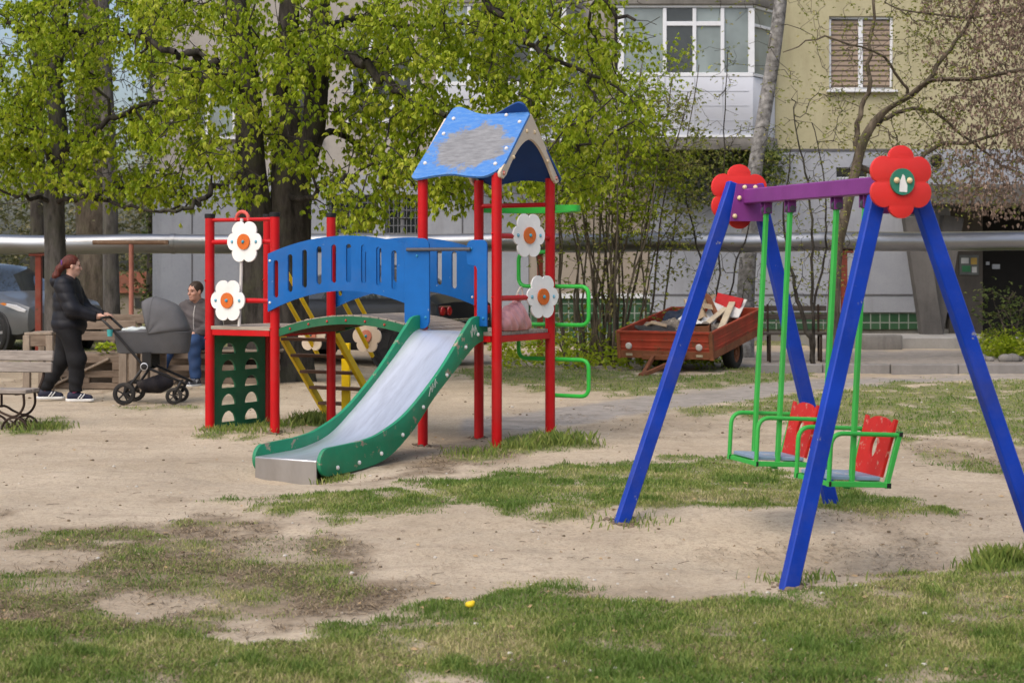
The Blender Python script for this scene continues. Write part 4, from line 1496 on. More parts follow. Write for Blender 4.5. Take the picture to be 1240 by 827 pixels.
BARK = barkmat('dark_bark', (0.016, 0.014, 0.012), (0.066, 0.058, 0.050), (0.075, 0.075, 0.045))
BARKB = barkmat('brown_bark', (0.055, 0.043, 0.032), (0.165, 0.135, 0.10), (0.10, 0.10, 0.055))
BARKG = barkmat('grey_bark', (0.04, 0.037, 0.034), (0.125, 0.115, 0.105), (0.085, 0.085, 0.06))
BIRCH = barkmat('birch_bark', (0.095, 0.09, 0.085), (0.36, 0.35, 0.34), (0.15, 0.14, 0.12), 7, (1, 1, 1.2), 0.3)


class Skeleton:
    def __init__(self):
        self.p, self.par, self.r, self.w = [], [], [], []

    def node(self, p, par, r=0.0):
        self.p.append(np.array(p, float)); self.par.append(par); self.r.append(r)
        return len(self.p) - 1

    def limb(self, pts, r0, r1, start=None, n=5, wob=0.02):
        """polyline limb with given radii; start = node index it grows from"""
        Q = smoothpts([tuple(p) for p in pts], n)
        last = start
        k0 = 0
        if start is None:
            last = -1
        ids = []
        for i, q in enumerate(Q):
            t = i / (len(Q) - 1)
            j = np.array([random.gauss(0, wob), random.gauss(0, wob), random.gauss(0, wob)]) if 0 < i else 0
            last = self.node(np.array(q) + j, last, r0 + (r1 - r0) * t)
            ids.append(last)
        return ids

    def nearest(self, q):
        d = np.linalg.norm(np.array(self.p) - q, axis=1)
        return int(np.argmin(d))

    def reach(self, targets, step=0.3, jit=0.06, droop=0.10, order=None, maxlen=None):
        """twigs that grow from the nearest wood towards each target"""
        P = np.zeros((200000, 3)); n = len(self.p)
        P[:n] = np.array(self.p)
        d0 = np.array([np.min(np.linalg.norm(P[:n] - t, axis=1)) for t in targets])
        ends = []
        for k in np.argsort(d0):
            t = targets[k]
            d = np.linalg.norm(P[:n] - t, axis=1)
            i = int(np.argmin(d))
            D = d[i]
            if maxlen and D > maxlen:
                continue
            m = max(2, int(D / step) + 1)
            a = P[i].copy()
            last = i
            rise = random.uniform(0.0, 0.25) * D
            side = np.array([random.gauss(0, .12), random.gauss(0, .12), 0]) * D
            for s in range(1, m + 1):
                f = s / m
                q = a + (t - a) * f + (np.array([0, 0, rise]) + side) * 4 * f * (1 - f) * 0.5 + np.random.default_rng(n).normal(0, jit, 3) * (1 if s < m else 0)
                last = self.node(q, last)
                P[n] = q; n += 1
            ends.append(last)
        return ends

    def finish(self, tip=0.004, ex=0.45):
        n = len(self.p)
        w = np.zeros(n)
        kids = np.zeros(n, int)
        for i in range(n):
            if self.par[i] >= 0:
                kids[self.par[i]] += 1
        w[kids == 0] = 1
        for i in range(n - 1, -1, -1):
            if self.par[i] >= 0:
                w[self.par[i]] += w[i]
        rr = tip * np.maximum(w, 1) ** ex
        given = np.array(self.r)
        rad = np.where(given > 0, given, rr)
        for i in range(n):              # a twig is never thicker than what carries it
            if self.par[i] >= 0 and given[i] == 0:
                rad[i] = min(rad[i], rad[self.par[i]])
        self.rad = rad
        return rad

    def mesh(self, origin, sides=7, minr=0.0):
        P = np.array(self.p) - origin
        par = np.array(self.par)
        e = np.where(par >= 0)[0]
        a, b = P[par[e]], P[e]
        ra, rb = self.rad[par[e]], self.rad[e]
        given = np.array(self.r)
        ra = np.where(given[e] > 0, ra, np.minimum(ra, rb * 1.35))
        d = b - a
        L = np.linalg.norm(d, axis=1, keepdims=True) + 1e-9
        d = d / L
        ref = np.where(np.abs(d[:, 2:3]) < 0.9, np.array([[0, 0, 1.0]]), np.array([[1.0, 0, 0]]))
        s = np.cross(d, ref); s /= np.linalg.norm(s, axis=1, keepdims=True) + 1e-9
        u = np.cross(s, d)
        ang = np.arange(sides) * 2 * np.pi / sides
        ca, sa = np.cos(ang)[None, :, None], np.sin(ang)[None, :, None]
        ring = s[:, None, :] * ca + u[:, None, :] * sa
        A = (a - d * np.minimum(ra, rb)[:, None] * 0.3)[:, None, :] + ring * ra[:, None, None]
        Bv = (b + d * rb[:, None] * 0.3)[:, None, :] + ring * rb[:, None, None]
        V = np.concatenate([A, Bv], 1).reshape(-1, 3)
        k = np.arange(sides)
        base = np.arange(len(e))[:, None] * 2 * sides
        q = np.stack([base + k, base + (k + 1) % sides, base + sides + (k + 1) % sides, base + sides + k], -1).reshape(-1, 4)
        return V, q


def trunk_loft(pts, radii, origin, name, mat, parent, n=18, seed=0, flare=0.0):
    """continuous trunk with a lumpy section"""
    r = np.random.default_rng(seed)
    ph = r.random(4) * 6.28
    rows = []
    Q = smoothpts([tuple(p) for p in pts], 8)
    m = len(Q)
    for i, q in enumerate(Q):
        t = i / (m - 1)
        ri = np.interp(t * (len(radii) - 1), np.arange(len(radii)), radii)
        row = []
        for k in range(n):
            a = 2 * math.pi * k / n
            lump = 1 + 0.06 * math.sin(3 * a + ph[0] + 2 * t) + 0.05 * math.sin(5 * a + ph[1] + 5 * t) + 0.03 * math.sin(8 * a + ph[2] - 9 * t) + flare * max(0, 1 - t * 6) * (0.5 + 0.5 * math.cos(4 * a + ph[3]))
            row.append((q.x - origin[0] + math.cos(a) * ri * lump, q.y - origin[1] + math.sin(a) * ri * lump, q.z - origin[2]))
        rows.append(row)
    mb = MB()
    mb.sheet(rows, closed=True)
    return mb.build(name, mat, parent, ang=80)


def leaf_cloud(name, pts, mat, parent, origin, per=5, size=(0.08, 0.12), wid=0.45, spread=0.10, droop=0.8, seed=0, comp=5, tone_c=0.5, tone_v=0.25, clump_v=0.2):
    """compound leaves: each point carries `per` leaves of `comp` leaflets hanging from one stalk"""
    r = np.random.default_rng(seed)
    pts = np.asarray(pts)
    n = len(pts) * per
    c = np.repeat(pts, per, 0) + r.normal(0, spread, (n, 3)) * np.array([1, 1, 0.8])
    ctone = np.repeat(r.normal(0, clump_v, len(pts)), per) + r.normal(0, tone_v * .6, n)
    head = r.random(n) * 2 * np.pi
    M = n * comp
    cc = np.repeat(c, comp, 0)
    fan = np.tile((np.arange(comp) - (comp - 1) / 2) * (2.4 / max(comp, 2)), n) + r.normal(0, .12, M)
    yaw = np.repeat(head, comp) + fan
    pit = -(droop + r.normal(0, .35, M))
    Ls = (size[0] + (size[1] - size[0]) * r.random(M)) * (1 - 0.25 * np.abs(fan) / 1.3)
    d = np.stack([np.cos(yaw) * np.cos(pit), np.sin(yaw) * np.cos(pit), np.sin(pit)], 1)
    s = np.stack([-np.sin(yaw), np.cos(yaw), np.zeros(M)], 1)
    roll = r.normal(0, .45, M)[:, None]
    nn = np.cross(d, s)
    s = s * np.cos(roll) + nn * np.sin(roll)
    nn = np.cross(d, s)
    w = (Ls * wid * 0.5)[:, None]
    Lc = Ls[:, None]
    base = cc
    V0 = base
    V1 = base + d * Lc * 0.55 + s * w + nn * w * 0.25
    V2 = base + d * Lc + nn * w * -0.3
    V3 = base + d * Lc * 0.55 - s * w + nn * w * 0.25
    V = np.stack([V0, V1, V2, V3], 1).reshape(-1, 3) - np.asarray(origin)
    i = np.arange(M)[:, None] * 4
    F = np.concatenate([i + [[0, 1, 2]], i + [[0, 2, 3]]], 0)
    tone = np.clip(tone_c + np.repeat(ctone, comp) + r.normal(0, tone_v * .5, M), 0, 1)
    return raw_mesh(name, V, F, mat, parent, attrs={'tone': np.repeat(tone, 4)})


def pix_targets(n, xr, yr, dr, seed, keep=None, thr=None, scale=0.02):
    """points in a crown: spread over a window of directions and a range of depth"""
    r = np.random.default_rng(seed)
    out = []
    while len(out) < n:
        px, py = r.uniform(*xr), r.uniform(*yr)
        if keep is not None and not keep(px, py, r):
            continue
        if thr is not None and vnoise(np.array([px * scale]), np.array([py * scale]), seed)[0] < thr:
            continue
        d = r.uniform(*dr)
        out.append(tuple(at(px, py, d)))
    return np.array(out)


CHEST = leafmat('chestnut_leaf', (0.18, 0.265, 0.012), (0.36, 0.455, 0.020), (0.53, 0.56, 0.07), 0.52, 0.45)
BUDLF = leafmat('bud_leaf', (0.12, 0.15, 0.02), (0.23, 0.26, 0.04), (0.36, 0.32, 0.11), 0.45, 0.5)
DRYLF = leafmat('dry_keys', (0.15, 0.105, 0.08), (0.30, 0.215, 0.165), (0.46, 0.35, 0.28), 0.4, 0.7)
OLIVE = leafmat('olive_leaf', (0.075, 0.085, 0.03), (0.14, 0.14, 0.06), (0.25, 0.22, 0.12), 0.35, 0.6)
DENSE = leafmat('dense_leaf', (0.045, 0.07, 0.014), (0.10, 0.14, 0.026), (0.18, 0.20, 0.05), 0.3, 0.6)

# ---- the big forked chestnut behind the climbing frame
lowA_x = [150, 230, 255, 290, 330, 360, 400, 440, 480, 520, 560, 620, 680, 720, 770, 800]
lowA_y = [190, 235, 258, 262, 240, 262, 276, 288, 284, 268, 262, 270, 272, 245, 205, 160]
def keepA(px, py, r):
    lim = np.interp(px, lowA_x, lowA_y)
    if py > lim - 12:
        return False
    if px > 690 and r.random() < (px - 690) / 180:
        return False
    if 295 < px < 335 and 60 < py < 225 and r.random() < 0.3:
        return False
    return True

DA = 22.4
oA = np.array([bx(331, DA), DA, 0.0])
TA = thing('chestnut_tree', 'large chestnut tree with forked dark trunk and fresh yellow-green leaves behind the climbing frame', 'tree', tuple(oA))
S = Skeleton()
tl = [at(322, 470, DA), at(318, 380, DA), at(312, 280, DA), at(304, 200, DA), at(300, 100, DA - .1), at(286, 0, DA - .1), at(280, -120, DA), at(276, -240, DA)]
tr_ = [at(346, 470, DA + .1), at(345, 380, DA + .1), at(350, 290, DA + .1), at(352, 210, DA + .15), at(346, 120, DA + .2), at(350, 20, DA + .2), at(358, -100, DA + .2), at(362, -240, DA)]
t3 = [at(352, 230, DA + .15), at(376, 170, DA + .1), at(384, 90, DA), at(388, 10, DA - .1), at(400, -110, DA - .2), at(404, -220, DA - .2)]
trunk_loft(tl, [0.30, 0.27, 0.245, 0.20, 0.165, 0.14, 0.11, 0.06], oA, 'trunk', BARK, TA, 20, 1, 0.25)
trunk_loft(tr_, [0.34, 0.30, 0.285, 0.26, 0.17, 0.14, 0.11, 0.06], oA, 'trunk', BARK, TA, 20, 2, 0.25)
trunk_loft(t3, [0.17, 0.165, 0.15, 0.13, 0.09, 0.05], oA, 'limb', BARK, TA, 14, 3)
for P_, r0, r1 in ((tl, .15, .06), (tr_, .15, .06), (t3, .1, .05)):
    S.limb(P_, r0, r1, wob=0)
for pts, r0, r1 in [
    ([at(350, 90, DA), at(380, 62, DA - .6), at(420, 66, DA - 1.0), at(455, 90, DA - 1.3), at(500, 122, DA - 1.5), at(540, 140, DA - 1.6)], 0.085, 0.035),
    ([at(386, 40, DA), at(420, 24, DA + .4), at(470, 26, DA + .8), at(530, 34, DA + 1), at(580, 22, DA + 1)], 0.07, 0.03),
    ([at(388, -10, DA), at(470, -40, DA - .4), at(560, -30, DA - .8), at(610, 20, DA - 1), at(660, 66, DA - 1), at(735, 96, DA - 1)], 0.075, 0.022),
    ([at(302, 120, DA), at(275, 95, DA - .5), at(240, 70, DA - 1), at(200, 62, DA - 1.2), at(165, 40, DA - 1.2)], 0.075, 0.03),
    ([at(310, 230, DA), at(280, 215, DA - .6), at(250, 240, DA - 1), at(225, 252, DA - 1.2), at(195, 256, DA - 1.4)], 0.05, 0.018),
    ([at(372, 180, DA), at(405, 160, DA + .6), at(440, 190, DA + 1), at(470, 215, DA + 1.2), at(520, 230, DA + 1.2)], 0.055, 0.02),
    ([at(350, 240, DA), at(375, 238, DA - .7), at(400, 222, DA - 1), at(430, 215, DA - 1.2)], 0.045, 0.02),
    ([at(355, -80, DA), at(480, -130, DA), at(600, -100, DA), at(700, -20, DA - .5), at(770, 30, DA - .8)], 0.08, 0.02),
    ([at(280, -100, DA), at(200, -140, DA), at(120, -100, DA - .5), at(60, -40, DA - 1)], 0.075, 0.02),
]:
    S.limb(pts, r0, r1, S.nearest(np.array(pts[0])), wob=0.035)
tgt = np.concatenate([
    pix_targets(690, (165, 800), (-10, 290), (DA - 2.2, DA + 1.4), 21, keepA, 0.45, 0.036),
    pix_targets(150, (430, 740), (-10, 170), (DA - 1.6, DA + 1.2), 29, keepA, 0.30, 0.04),
    pix_targets(110, (150, 820), (-230, 0), (DA - 2.6, DA + 2.6), 22)])
ends = S.reach(tgt, 0.28, 0.045)
S.reach(pix_targets(480, (165, 800), (-10, 285), (DA - 2.2, DA + 1.0), 27, keepA), 0.24, 0.045)
S.finish(0.0046, 0.47)
V, F = S.mesh(oA)
raw_mesh('branches', V, F, BARK, TA, smooth=True)
tips = np.array([S.p[i] for i in ends])
mids = np.array([S.p[S.par[i]] for i in ends])
lf = np.concatenate([tips, mids[::2]])
leaf_cloud('foliage', lf, CHEST, TA, oA, 11, (0.052, 0.112), 0.48, 0.12, 1.0, 4, 5, 0.45, 0.28, 0.2)

# ---- chestnut on the left, behind the walking woman
lowB_x = [-60, 0, 40, 60, 90, 130, 170, 210, 235, 262]
lowB_y = [225, 236, 228, 248, 238, 258, 250, 262, 262, 215]
def keepB(px, py, r):
    return py < np.interp(px, lowB_x, lowB_y) - 10 and not (px > 215 and r.random() < .5)
DB = 25.0
oB = np.array([bx(67, DB), DB, 0.0])
TB = thing('chestnut_tree', 'chestnut tree with a single grey trunk and low leafy boughs behind the walking woman', 'tree', tuple(oB))
S = Skeleton()
tb = [at(70, 455, DB), at(69, 380, DB), at(67, 300, DB), at(66, 240, DB), at(72, 170, DB), at(66, 90, DB), at(74, 10, DB), at(70, -110, DB), at(72, -220, DB)]
trunk_loft(tb, [0.21, 0.18, 0.16, 0.155, 0.14, 0.13, 0.12, 0.09, 0.05], oB, 'trunk', BARKG, TB, 18, 7, 0.2)
S.limb(tb, 0.13, 0.05, wob=0)
for pts, r0, r1 in [
    ([at(68, 190, DB), at(100, 168, DB - .6), at(140, 140, DB - 1), at(180, 125, DB - 1.2), at(225, 128, DB - 1.2)], 0.06, 0.02),
    ([at(68, 60, DB), at(110, 40, DB - .4), at(160, 42, DB - .6), at(205, 20, DB - .8), at(250, -20, DB - .8)], 0.07, 0.025),
    ([at(68, 210, DB), at(45, 170, DB - .4), at(20, 150, DB - .8), at(-20, 120, DB - 1)], 0.06, 0.02),
    ([at(70, 90, DB), at(40, 50, DB), at(5, 20, DB), at(-40, 0, DB)], 0.06, 0.02),
    ([at(66, 245, DB), at(110, 238, DB - .8), at(160, 250, DB - 1.4), at(225, 252, DB - 1.6)], 0.045, 0.014),
    ([at(66, 245, DB), at(30, 240, DB - .5), at(-10, 225, DB - .7)], 0.04, 0.014),
]:
    S.limb(pts, r0, r1, S.nearest(np.array(pts[0])), wob=0.035)
tgt = np.concatenate([
    pix_targets(500, (-40, 265), (-10, 262), (DB - 2.2, DB + 1.4), 31, keepB, 0.43, 0.038),
    pix_targets(70, (-90, 260), (-220, 0), (DB - 2.4, DB + 2.4), 32)])
ends = S.reach(tgt, 0.28, 0.045)
S.reach(pix_targets(340, (-40, 260), (-10, 260), (DB - 2.4, DB + 1.0), 37, keepB), 0.24, 0.045)
S.finish(0.0046, 0.47)
V, F = S.mesh(oB)
raw_mesh('branches', V, F, BARK, TB, smooth=True)
tips = np.array([S.p[i] for i in ends]); mids = np.array([S.p[S.par[i]] for i in ends])
leaf_cloud('foliage', np.concatenate([tips, mids[::2]]), CHEST, TB, oB, 11, (0.052, 0.112), 0.48, 0.125, 1.0, 5, 5, 0.40, 0.28, 0.2)

# ---- many-stemmed bush between the tower and the trailer
DS = 26.8
oS = np.array([bx(735, DS), DS, 0.0])
TS = thing('lilac_bush', 'tall thin-stemmed bush with sparse small leaves left of the red trailer', 'bush', tuple(oS))
S = Skeleton()
r = np.random.default_rng(8)
for k in range(34):
    b0 = 735 + r.normal(0, 26)
    topx = b0 + (b0 - 735) * 1.0 + r.normal(0, 34)
    topy = r.uniform(60, 260)
    dd = DS + r.normal(0, .35)
    S.limb([at(b0, 448, dd), at(b0 + (topx - b0) * .2 + r.normal(0, 4), 370, dd), at(b0 + (topx - b0) * .55 + r.normal(0, 7), 270 + .3 * (topy - 150), dd + r.normal(0, .15)), at(topx, topy, dd + r.normal(0, .3))], r.uniform(.018, .036), 0.007, None, 6, 0.008)
V0 = len(S.p)
tgt = pix_targets(520, (640, 850), (110, 420), (DS - 1.0, DS + 1.0), 41, lambda x, y, q: abs(x - 738) < 60 + (420 - y) * .28 and q.random() < (0.35 if y > 290 else 1.0))
ends = S.reach(tgt, 0.22, 0.02, maxlen=1.2)
S.finish(0.0035, 0.4)
V, F = S.mesh(oS, 6)
raw_mesh('stems', V, F, BARKB, TS, smooth=True)
tips = np.array([S.p[i] for i in ends])
leaf_cloud('foliage', tips, BUDLF, TS, oS, 6, (0.05, 0.095), 0.5, 0.13, 0.5, 6, 3, 0.45, 0.3, 0.2)
leaf_cloud('foliage', pix_targets(150, (690, 835), (20, 235), (DS - .6, DS + .6), 45, None, 0.42, 0.03), CHEST, TS, oS, 5, (0.05, 0.09), 0.45, 0.16, 0.7, 18, 4, 0.4, 0.25, 0.2)
leaf_cloud('foliage', pix_targets(420, (640, 800), (80, 275), (DS - 1, DS + .6), 43, None, 0.35, 0.03), CHEST, TS, oS, 6, (0.06, 0.10), 0.45, 0.16, 0.7, 16, 4, 0.4, 0.25, 0.2)

# ---- leaning birch in front of the balcony
DK = 29.0
oK = np.array([bx(905, DK), DK, 0.0])
TK = thing('birch_tree', 'pale leaning birch trunk rising past the white balcony', 'tree', tuple(oK))
S = Skeleton()
tk = [at(900, 438, DK), at(903, 360, DK), at(908, 280, DK), at(914, 210, DK), at(927, 130, DK), at(938, 60, DK), at(947, -20, DK), at(956, -160, DK)]
trunk_loft(tk, [0.19, 0.155, 0.14, 0.132, 0.125, 0.12, 0.11, 0.09], oK, 'trunk', BIRCH, TK, 16, 9, 0.1)
S.limb(tk, 0.12, 0.06, wob=0)
tgt = np.concatenate([pix_targets(150, (840, 1010), (150, 400), (DK - 1.0, DK + .6), 51), pix_targets(90, (860, 1040), (-150, 100), (DK - 1.4, DK + .8), 52)])
ends = S.reach(tgt, 0.22, 0.05)
S.finish(0.0032, 0.40)
V, F = S.mesh(oK, 5)
raw_mesh('branches', V, F, BARK, TK, smooth=True)
tips = np.array([S.p[i] for i in ends])
leaf_cloud('foliage', tips, BUDLF, TK, oK, 4, (0.04, 0.075), 0.5, 0.14, 0.4, 17, 3, 0.4, 0.3, 0.2)

# ---- saplings in front of the building
def sapling(name, label, px, pyb, d, stems, box, ntg, seed, leaf=BUDLF, size=(0.035, 0.07), bark=BARK, per=3):
    o = np.array([bx(px, d), d, 0.0])
    T = thing(name, label, 'sapling', tuple(o))
    S = Skeleton()
    for (pts, r0) in stems:
        S.limb([at(x, y, d + z) for (x, y, z) in pts], r0, 0.007, None, 6, 0.015)
    tgt = pix_targets(ntg, (box[0], box[2]), (box[1], box[3]), (d - .8, d + .8), seed)
    ends = S.reach(tgt, 0.2, 0.035, maxlen=1.6)
    S.finish(0.003, 0.4)
    V, F = S.mesh(o, 6)
    raw_mesh('stems', V, F, bark, T, smooth=True)
    leaf_cloud('foliage', np.array([S.p[i] for i in ends]), leaf, T, o, per, size, 0.5, 0.11, 0.4, seed + 1, 3, 0.45, 0.3, 0.2)
    return T

sapling('young_tree', 'thin leaning sapling with tiny new leaves behind the swing seats', 986, 452, 25.2,
        [([(987, 452, 0), (975, 390, 0), (960, 335, .1), (950, 260, .1), (958, 180, 0)], .045), ([(985, 440, 0), (984, 350, -.1), (982, 250, -.1), (966, 170, -.2), (960, 120, 0)], .03), ([(984, 380, 0), (998, 300, .1), (1000, 230, .2), (985, 150, .1)], .022)],
        (930, 100, 1040, 360), 190, 61)
sapling('young_tree', 'slender sapling before the balcony with small scattered leaves', 880, 446, 27.6,
        [([(868, 446, 0), (870, 330, 0), (876, 180, 0), (880, 60, 0)], .022), ([(868, 440, 0), (850, 330, 0), (830, 230, 0), (800, 160, 0)], .025), ([(872, 420, 0), (890, 330, .2), (905, 260, .2), (850, 190, .3)], .02)],
        (770, 60, 900, 330), 150, 63)

# ---- spreading maple on the right with last year's keys
DM = 27.0
oM = np.array([bx(1008, DM), DM, 0.0])
TM_ = thing('maple_tree', 'crooked maple leaning right with thin twigs and hanging brown seed keys', 'tree', tuple(oM))
S = Skeleton()
tm = [at(1008, 442, DM), at(1009, 380, DM), at(1013, 310, DM), at(1022, 265, DM), at(1034, 215, DM), at(1046, 170, DM), at(1068, 138, DM), at(1100, 118, DM - .2), at(1128, 98, DM - .4), at(1180, 96, DM - .6), at(1250, 84, DM - .8), at(1330, 90, DM - 1)]
trunk_loft(tm, [0.11, 0.10, 0.092, 0.088, 0.086, 0.086, 0.084, 0.078, 0.066, 0.05, 0.04, 0.025], oM, 'trunk', BARKB, TM_, 14, 11, 0.1)
S.limb(tm, 0.06, 0.03, wob=0)
for pts, r0, r1 in [
    ([at(1036, 205, DM), at(1040, 150, DM + .2), at(1052, 100, DM + .3), at(1056, 40, DM + .3), at(1060, -60, DM + .3)], 0.055, 0.02),
    ([at(1062, 150, DM), at(1085, 138, DM + .5), at(1120, 132, DM + .9), at(1150, 150, DM + 1.1), at(1200, 190, DM + 1.2), at(1260, 230, DM + 1.2)], 0.045, 0.015),
    ([at(1120, 102, DM), at(1150, 60, DM), at(1180, 10, DM), at(1200, -80, DM)], 0.045, 0.015),
    ([at(1100, 118, DM), at(1070, 70, DM - .4), at(1000, 48, DM - .8), at(950, 64, DM - 1)], 0.028, 0.008),
    ([at(1330, 10, DM), at(1240, 14, DM - .2), at(1140, 20, DM - .4), at(1070, 6, DM - .6)], 0.035, 0.01),
    ([at(1090, 224, DM + .4), at(1130, 180, DM + .6), at(1180, 170, DM + .7), at(1250, 150, DM + .7)], 0.05, 0.02),
]:
    S.limb(pts, r0, r1, S.nearest(np.array(pts[0])) if pts[0].x < 9 else None, wob=0.02)
def keepM(px, py, r):
    return r.random() < np.interp(px, [960, 1060, 1130, 1260], [0.12, 0.35, 1, 1]) and py < np.interp(px, [960, 1100, 1180, 1260], [120, 235, 262, 265])
tgt = np.concatenate([pix_targets(1250, (960, 1275), (-60, 270), (DM - 1.4, DM + 1.4), 71, keepM)])
ends = S.reach(tgt, 0.2, 0.05)
S.finish(0.0035, 0.40)
V, F = S.mesh(oM, 5)
raw_mesh('branches', V, F, BARKB, TM_, smooth=True)
tips = np.array([S.p[i] for i in ends])
tx = 620 + FPX * tips[:, 0] / tips[:, 1]
rk = np.random.default_rng(72)
brown = (tx > 1120) & (rk.random(len(tx)) < np.interp(tx, [1120, 1200], [0.1, 0.75]))
leaf_cloud('seed_keys', tips[brown], DRYLF, TM_, oM, 8, (0.05, 0.09), 0.42, 0.13, 1.2, 18, 4, 0.5, 0.3, 0.15)
leaf_cloud('foliage', tips[~brown], BUDLF, TM_, oM, 5, (0.035, 0.075), 0.5, 0.13, 0.3, 19, 3, 0.42, 0.3, 0.2)

# ---- bare trunks beyond the pipe on the left
def bare_tree(px, d, r0, lean, label, bark, seed, ivy=False, n=120, top=-140):
    o = np.array([bx(px, d), d, 0.0])
    T = thing('bare_tree', label, 'tree', tuple(o), 0, 'trunks beyond the silver pipe')
    S = Skeleton()
    yb = 325 + FPX * EYE / d
    pts = [at(px, yb + 3, d)] + [at(px + lean * t + random.gauss(0, 2), yb + (top - yb) * t, d) for t in (0.2, 0.4, 0.6, 0.8, 1.0)]
    trunk_loft(pts, [r0, r0 * .85, r0 * .8, r0 * .7, r0 * .55, r0 * .35], o, 'trunk', bark, T, 14, seed, 0.2)
    S.limb(pts, r0 * .5, 0.04, wob=0)
    tgt = pix_targets(n, (px - 90, px + 90), (-120, 250), (d - 2.0, d + 2.0), seed, lambda x, y, q: x < 205)
    ends = S.reach(tgt, 0.35, 0.09)
    S.finish(0.0055, 0.45)
    V, F = S.mesh(o, 5)
    raw_mesh('branches', V, F, BARKG, T, smooth=True)
    leaf_cloud('buds', np.array([S.p[i] for i in ends]), OLIVE, T, o, 4, (0.05, 0.09), 0.5, 0.2, 0.3, seed + 3, 3, 0.45, 0.3, 0.2)
    if ivy:
        r = np.random.default_rng(seed)
        q = np.array([np.array(pts[0]) + (np.array(pts[3]) - np.array(pts[0])) * t for t in r.random(260)])
        a = r.random(260) * 6.28
        q[:, 0] += np.cos(a) * r0; q[:, 1] += np.sin(a) * r0
        leaf_cloud('ivy', q, DENSE, T, o, 4, (0.05, 0.1), 0.7, 0.06, 0.6, seed + 9, 3, 0.3, 0.3, 0.2)
    return T

bare_tree(46, 33.0, 0.17, 2, 'dark trunk standing right behind the red-brown pipe post', BARK, 81)
bare_tree(114, 34.0, 0.38, -6, 'thick pale brown trunk beyond the pipe, widest of its row', BARKB, 83)
bare_tree(136, 31.0, 0.17, -10, 'grey trunk beyond the pipe beside the thick pale one', BARKG, 85)
bare_tree(183, 37.0, 0.13, 4, 'thin ivy-grown dark trunk at the corner of the grey building', BARK, 87, True, 60)
bare_tree(-30, 40.0, 0.3, 4, 'bare tree at the far left beyond the parked grey car', BARKG, 89)

# far scrub behind everything on the left
r = np.random.default_rng(14)
q = []
for k in range(2600):
    px = r.uniform(-420, 205)
    d = r.uniform(46, 56)
    topy = 150 + 90 * vnoise(np.array([px * .02]), np.array([d]), 4)[0]
    py = 395 - (395 - topy) * r.random() ** 1.15
    q.append(tuple(at(px, py, d)))
sc_o = leaf_cloud('far_scrub', np.array(q), OLIVE, None, (0, 0, 0), 6, (0.11, 0.22), 0.5, 0.35, 0.3, 15, 3, 0.42, 0.3, 0.3)
tag(sc_o, 'olive and brown scrub filling the far end of the yard', 'scrub', kind='stuff')

# creeper hanging under the white balcony
r = np.random.default_rng(25)
q = []
for k in range(400):
    px = r.uniform(778, 945)
    py = 182 + 48 * r.random() ** 1.4 * (0.5 + vnoise(np.array([px * .05]), np.array([0.5]), 9)[0])
    q.append(tuple(at(px, py, r.uniform(34.1, 34.85))))
cr = leaf_cloud('creeper', np.array(q), DENSE, None, (0, 0, 0), 6, (0.06, 0.11), 0.55, 0.13, 0.7, 26, 3, 0.45, 0.35, 0.25)
tag(cr, 'dark green creeper hanging below the white balcony', 'creeper')

# low green plants: by the bush, along the building and in the bed at the entrance
def lowplants(name, label, n, xr, dr, h, mat, seed, per=5, size=(0.06, 0.11), kind=None, cat='plants'):
    r = np.random.default_rng(seed)
    q = []
    for k in range(n):
        d = r.uniform(*dr)
        x = r.uniform(*xr)
        q.append((bx(x, d), d, 0.03 + h * r.random() ** 1.5 * (0.3 + vnoise(np.array([x * .06]), np.array([d * 2]), seed)[0])))
    o = leaf_cloud(name, np.array(q), mat, None, (0, 0, 0), per, size, 0.5, 0.07, -0.5, seed + 1, 3, 0.45, 0.3, 0.2)
    return tag(o, label, cat, kind=kind)

lowplants('ground_plants', 'yellow-green weeds growing around the foot of the bush', 420, (600, 880), (25.2, 28.5), 0.55, CHEST, 33, kind='stuff')
lowplants('flower_bed', 'low bright green plants in the bed by the entrance', 520, (1186, 1420), (28.0, 30.5), 0.42, CHEST, 35, 6, kind='stuff')
sapling('rose_bush', 'dark leafy rose bush in the bed at the right edge', 1222, 420, 29.2,
        [([(1222, 425, 0), (1215, 395, 0), (1206, 372, 0)], .02), ([(1224, 425, 0), (1232, 390, .1), (1240, 365, .1)], .02), ([(1222, 425, 0), (1224, 385, 0), (1222, 360, 0)], .018), ([(1222, 425, 0), (1204, 400, 0), (1190, 385, 0)], .018)],
        (1186, 350, 1250, 412), 70, 65, DENSE, (0.06, 0.10), BARKB, 4)
mb = MB()
for k in range(26):
    px = 1180 + k * 9 + r.normal(0, 3)
    s = r.uniform(.05, .12)
    mb.ball((bx(px, 27.6), 27.6 + r.normal(0, .15), s * .4), s, 7, (1.2, 1, .75))
st_ = mb.build('bed_stones', W_CON, None)
tag(st_, 'rough stones edging the flower bed', 'stones', kind='stuff')
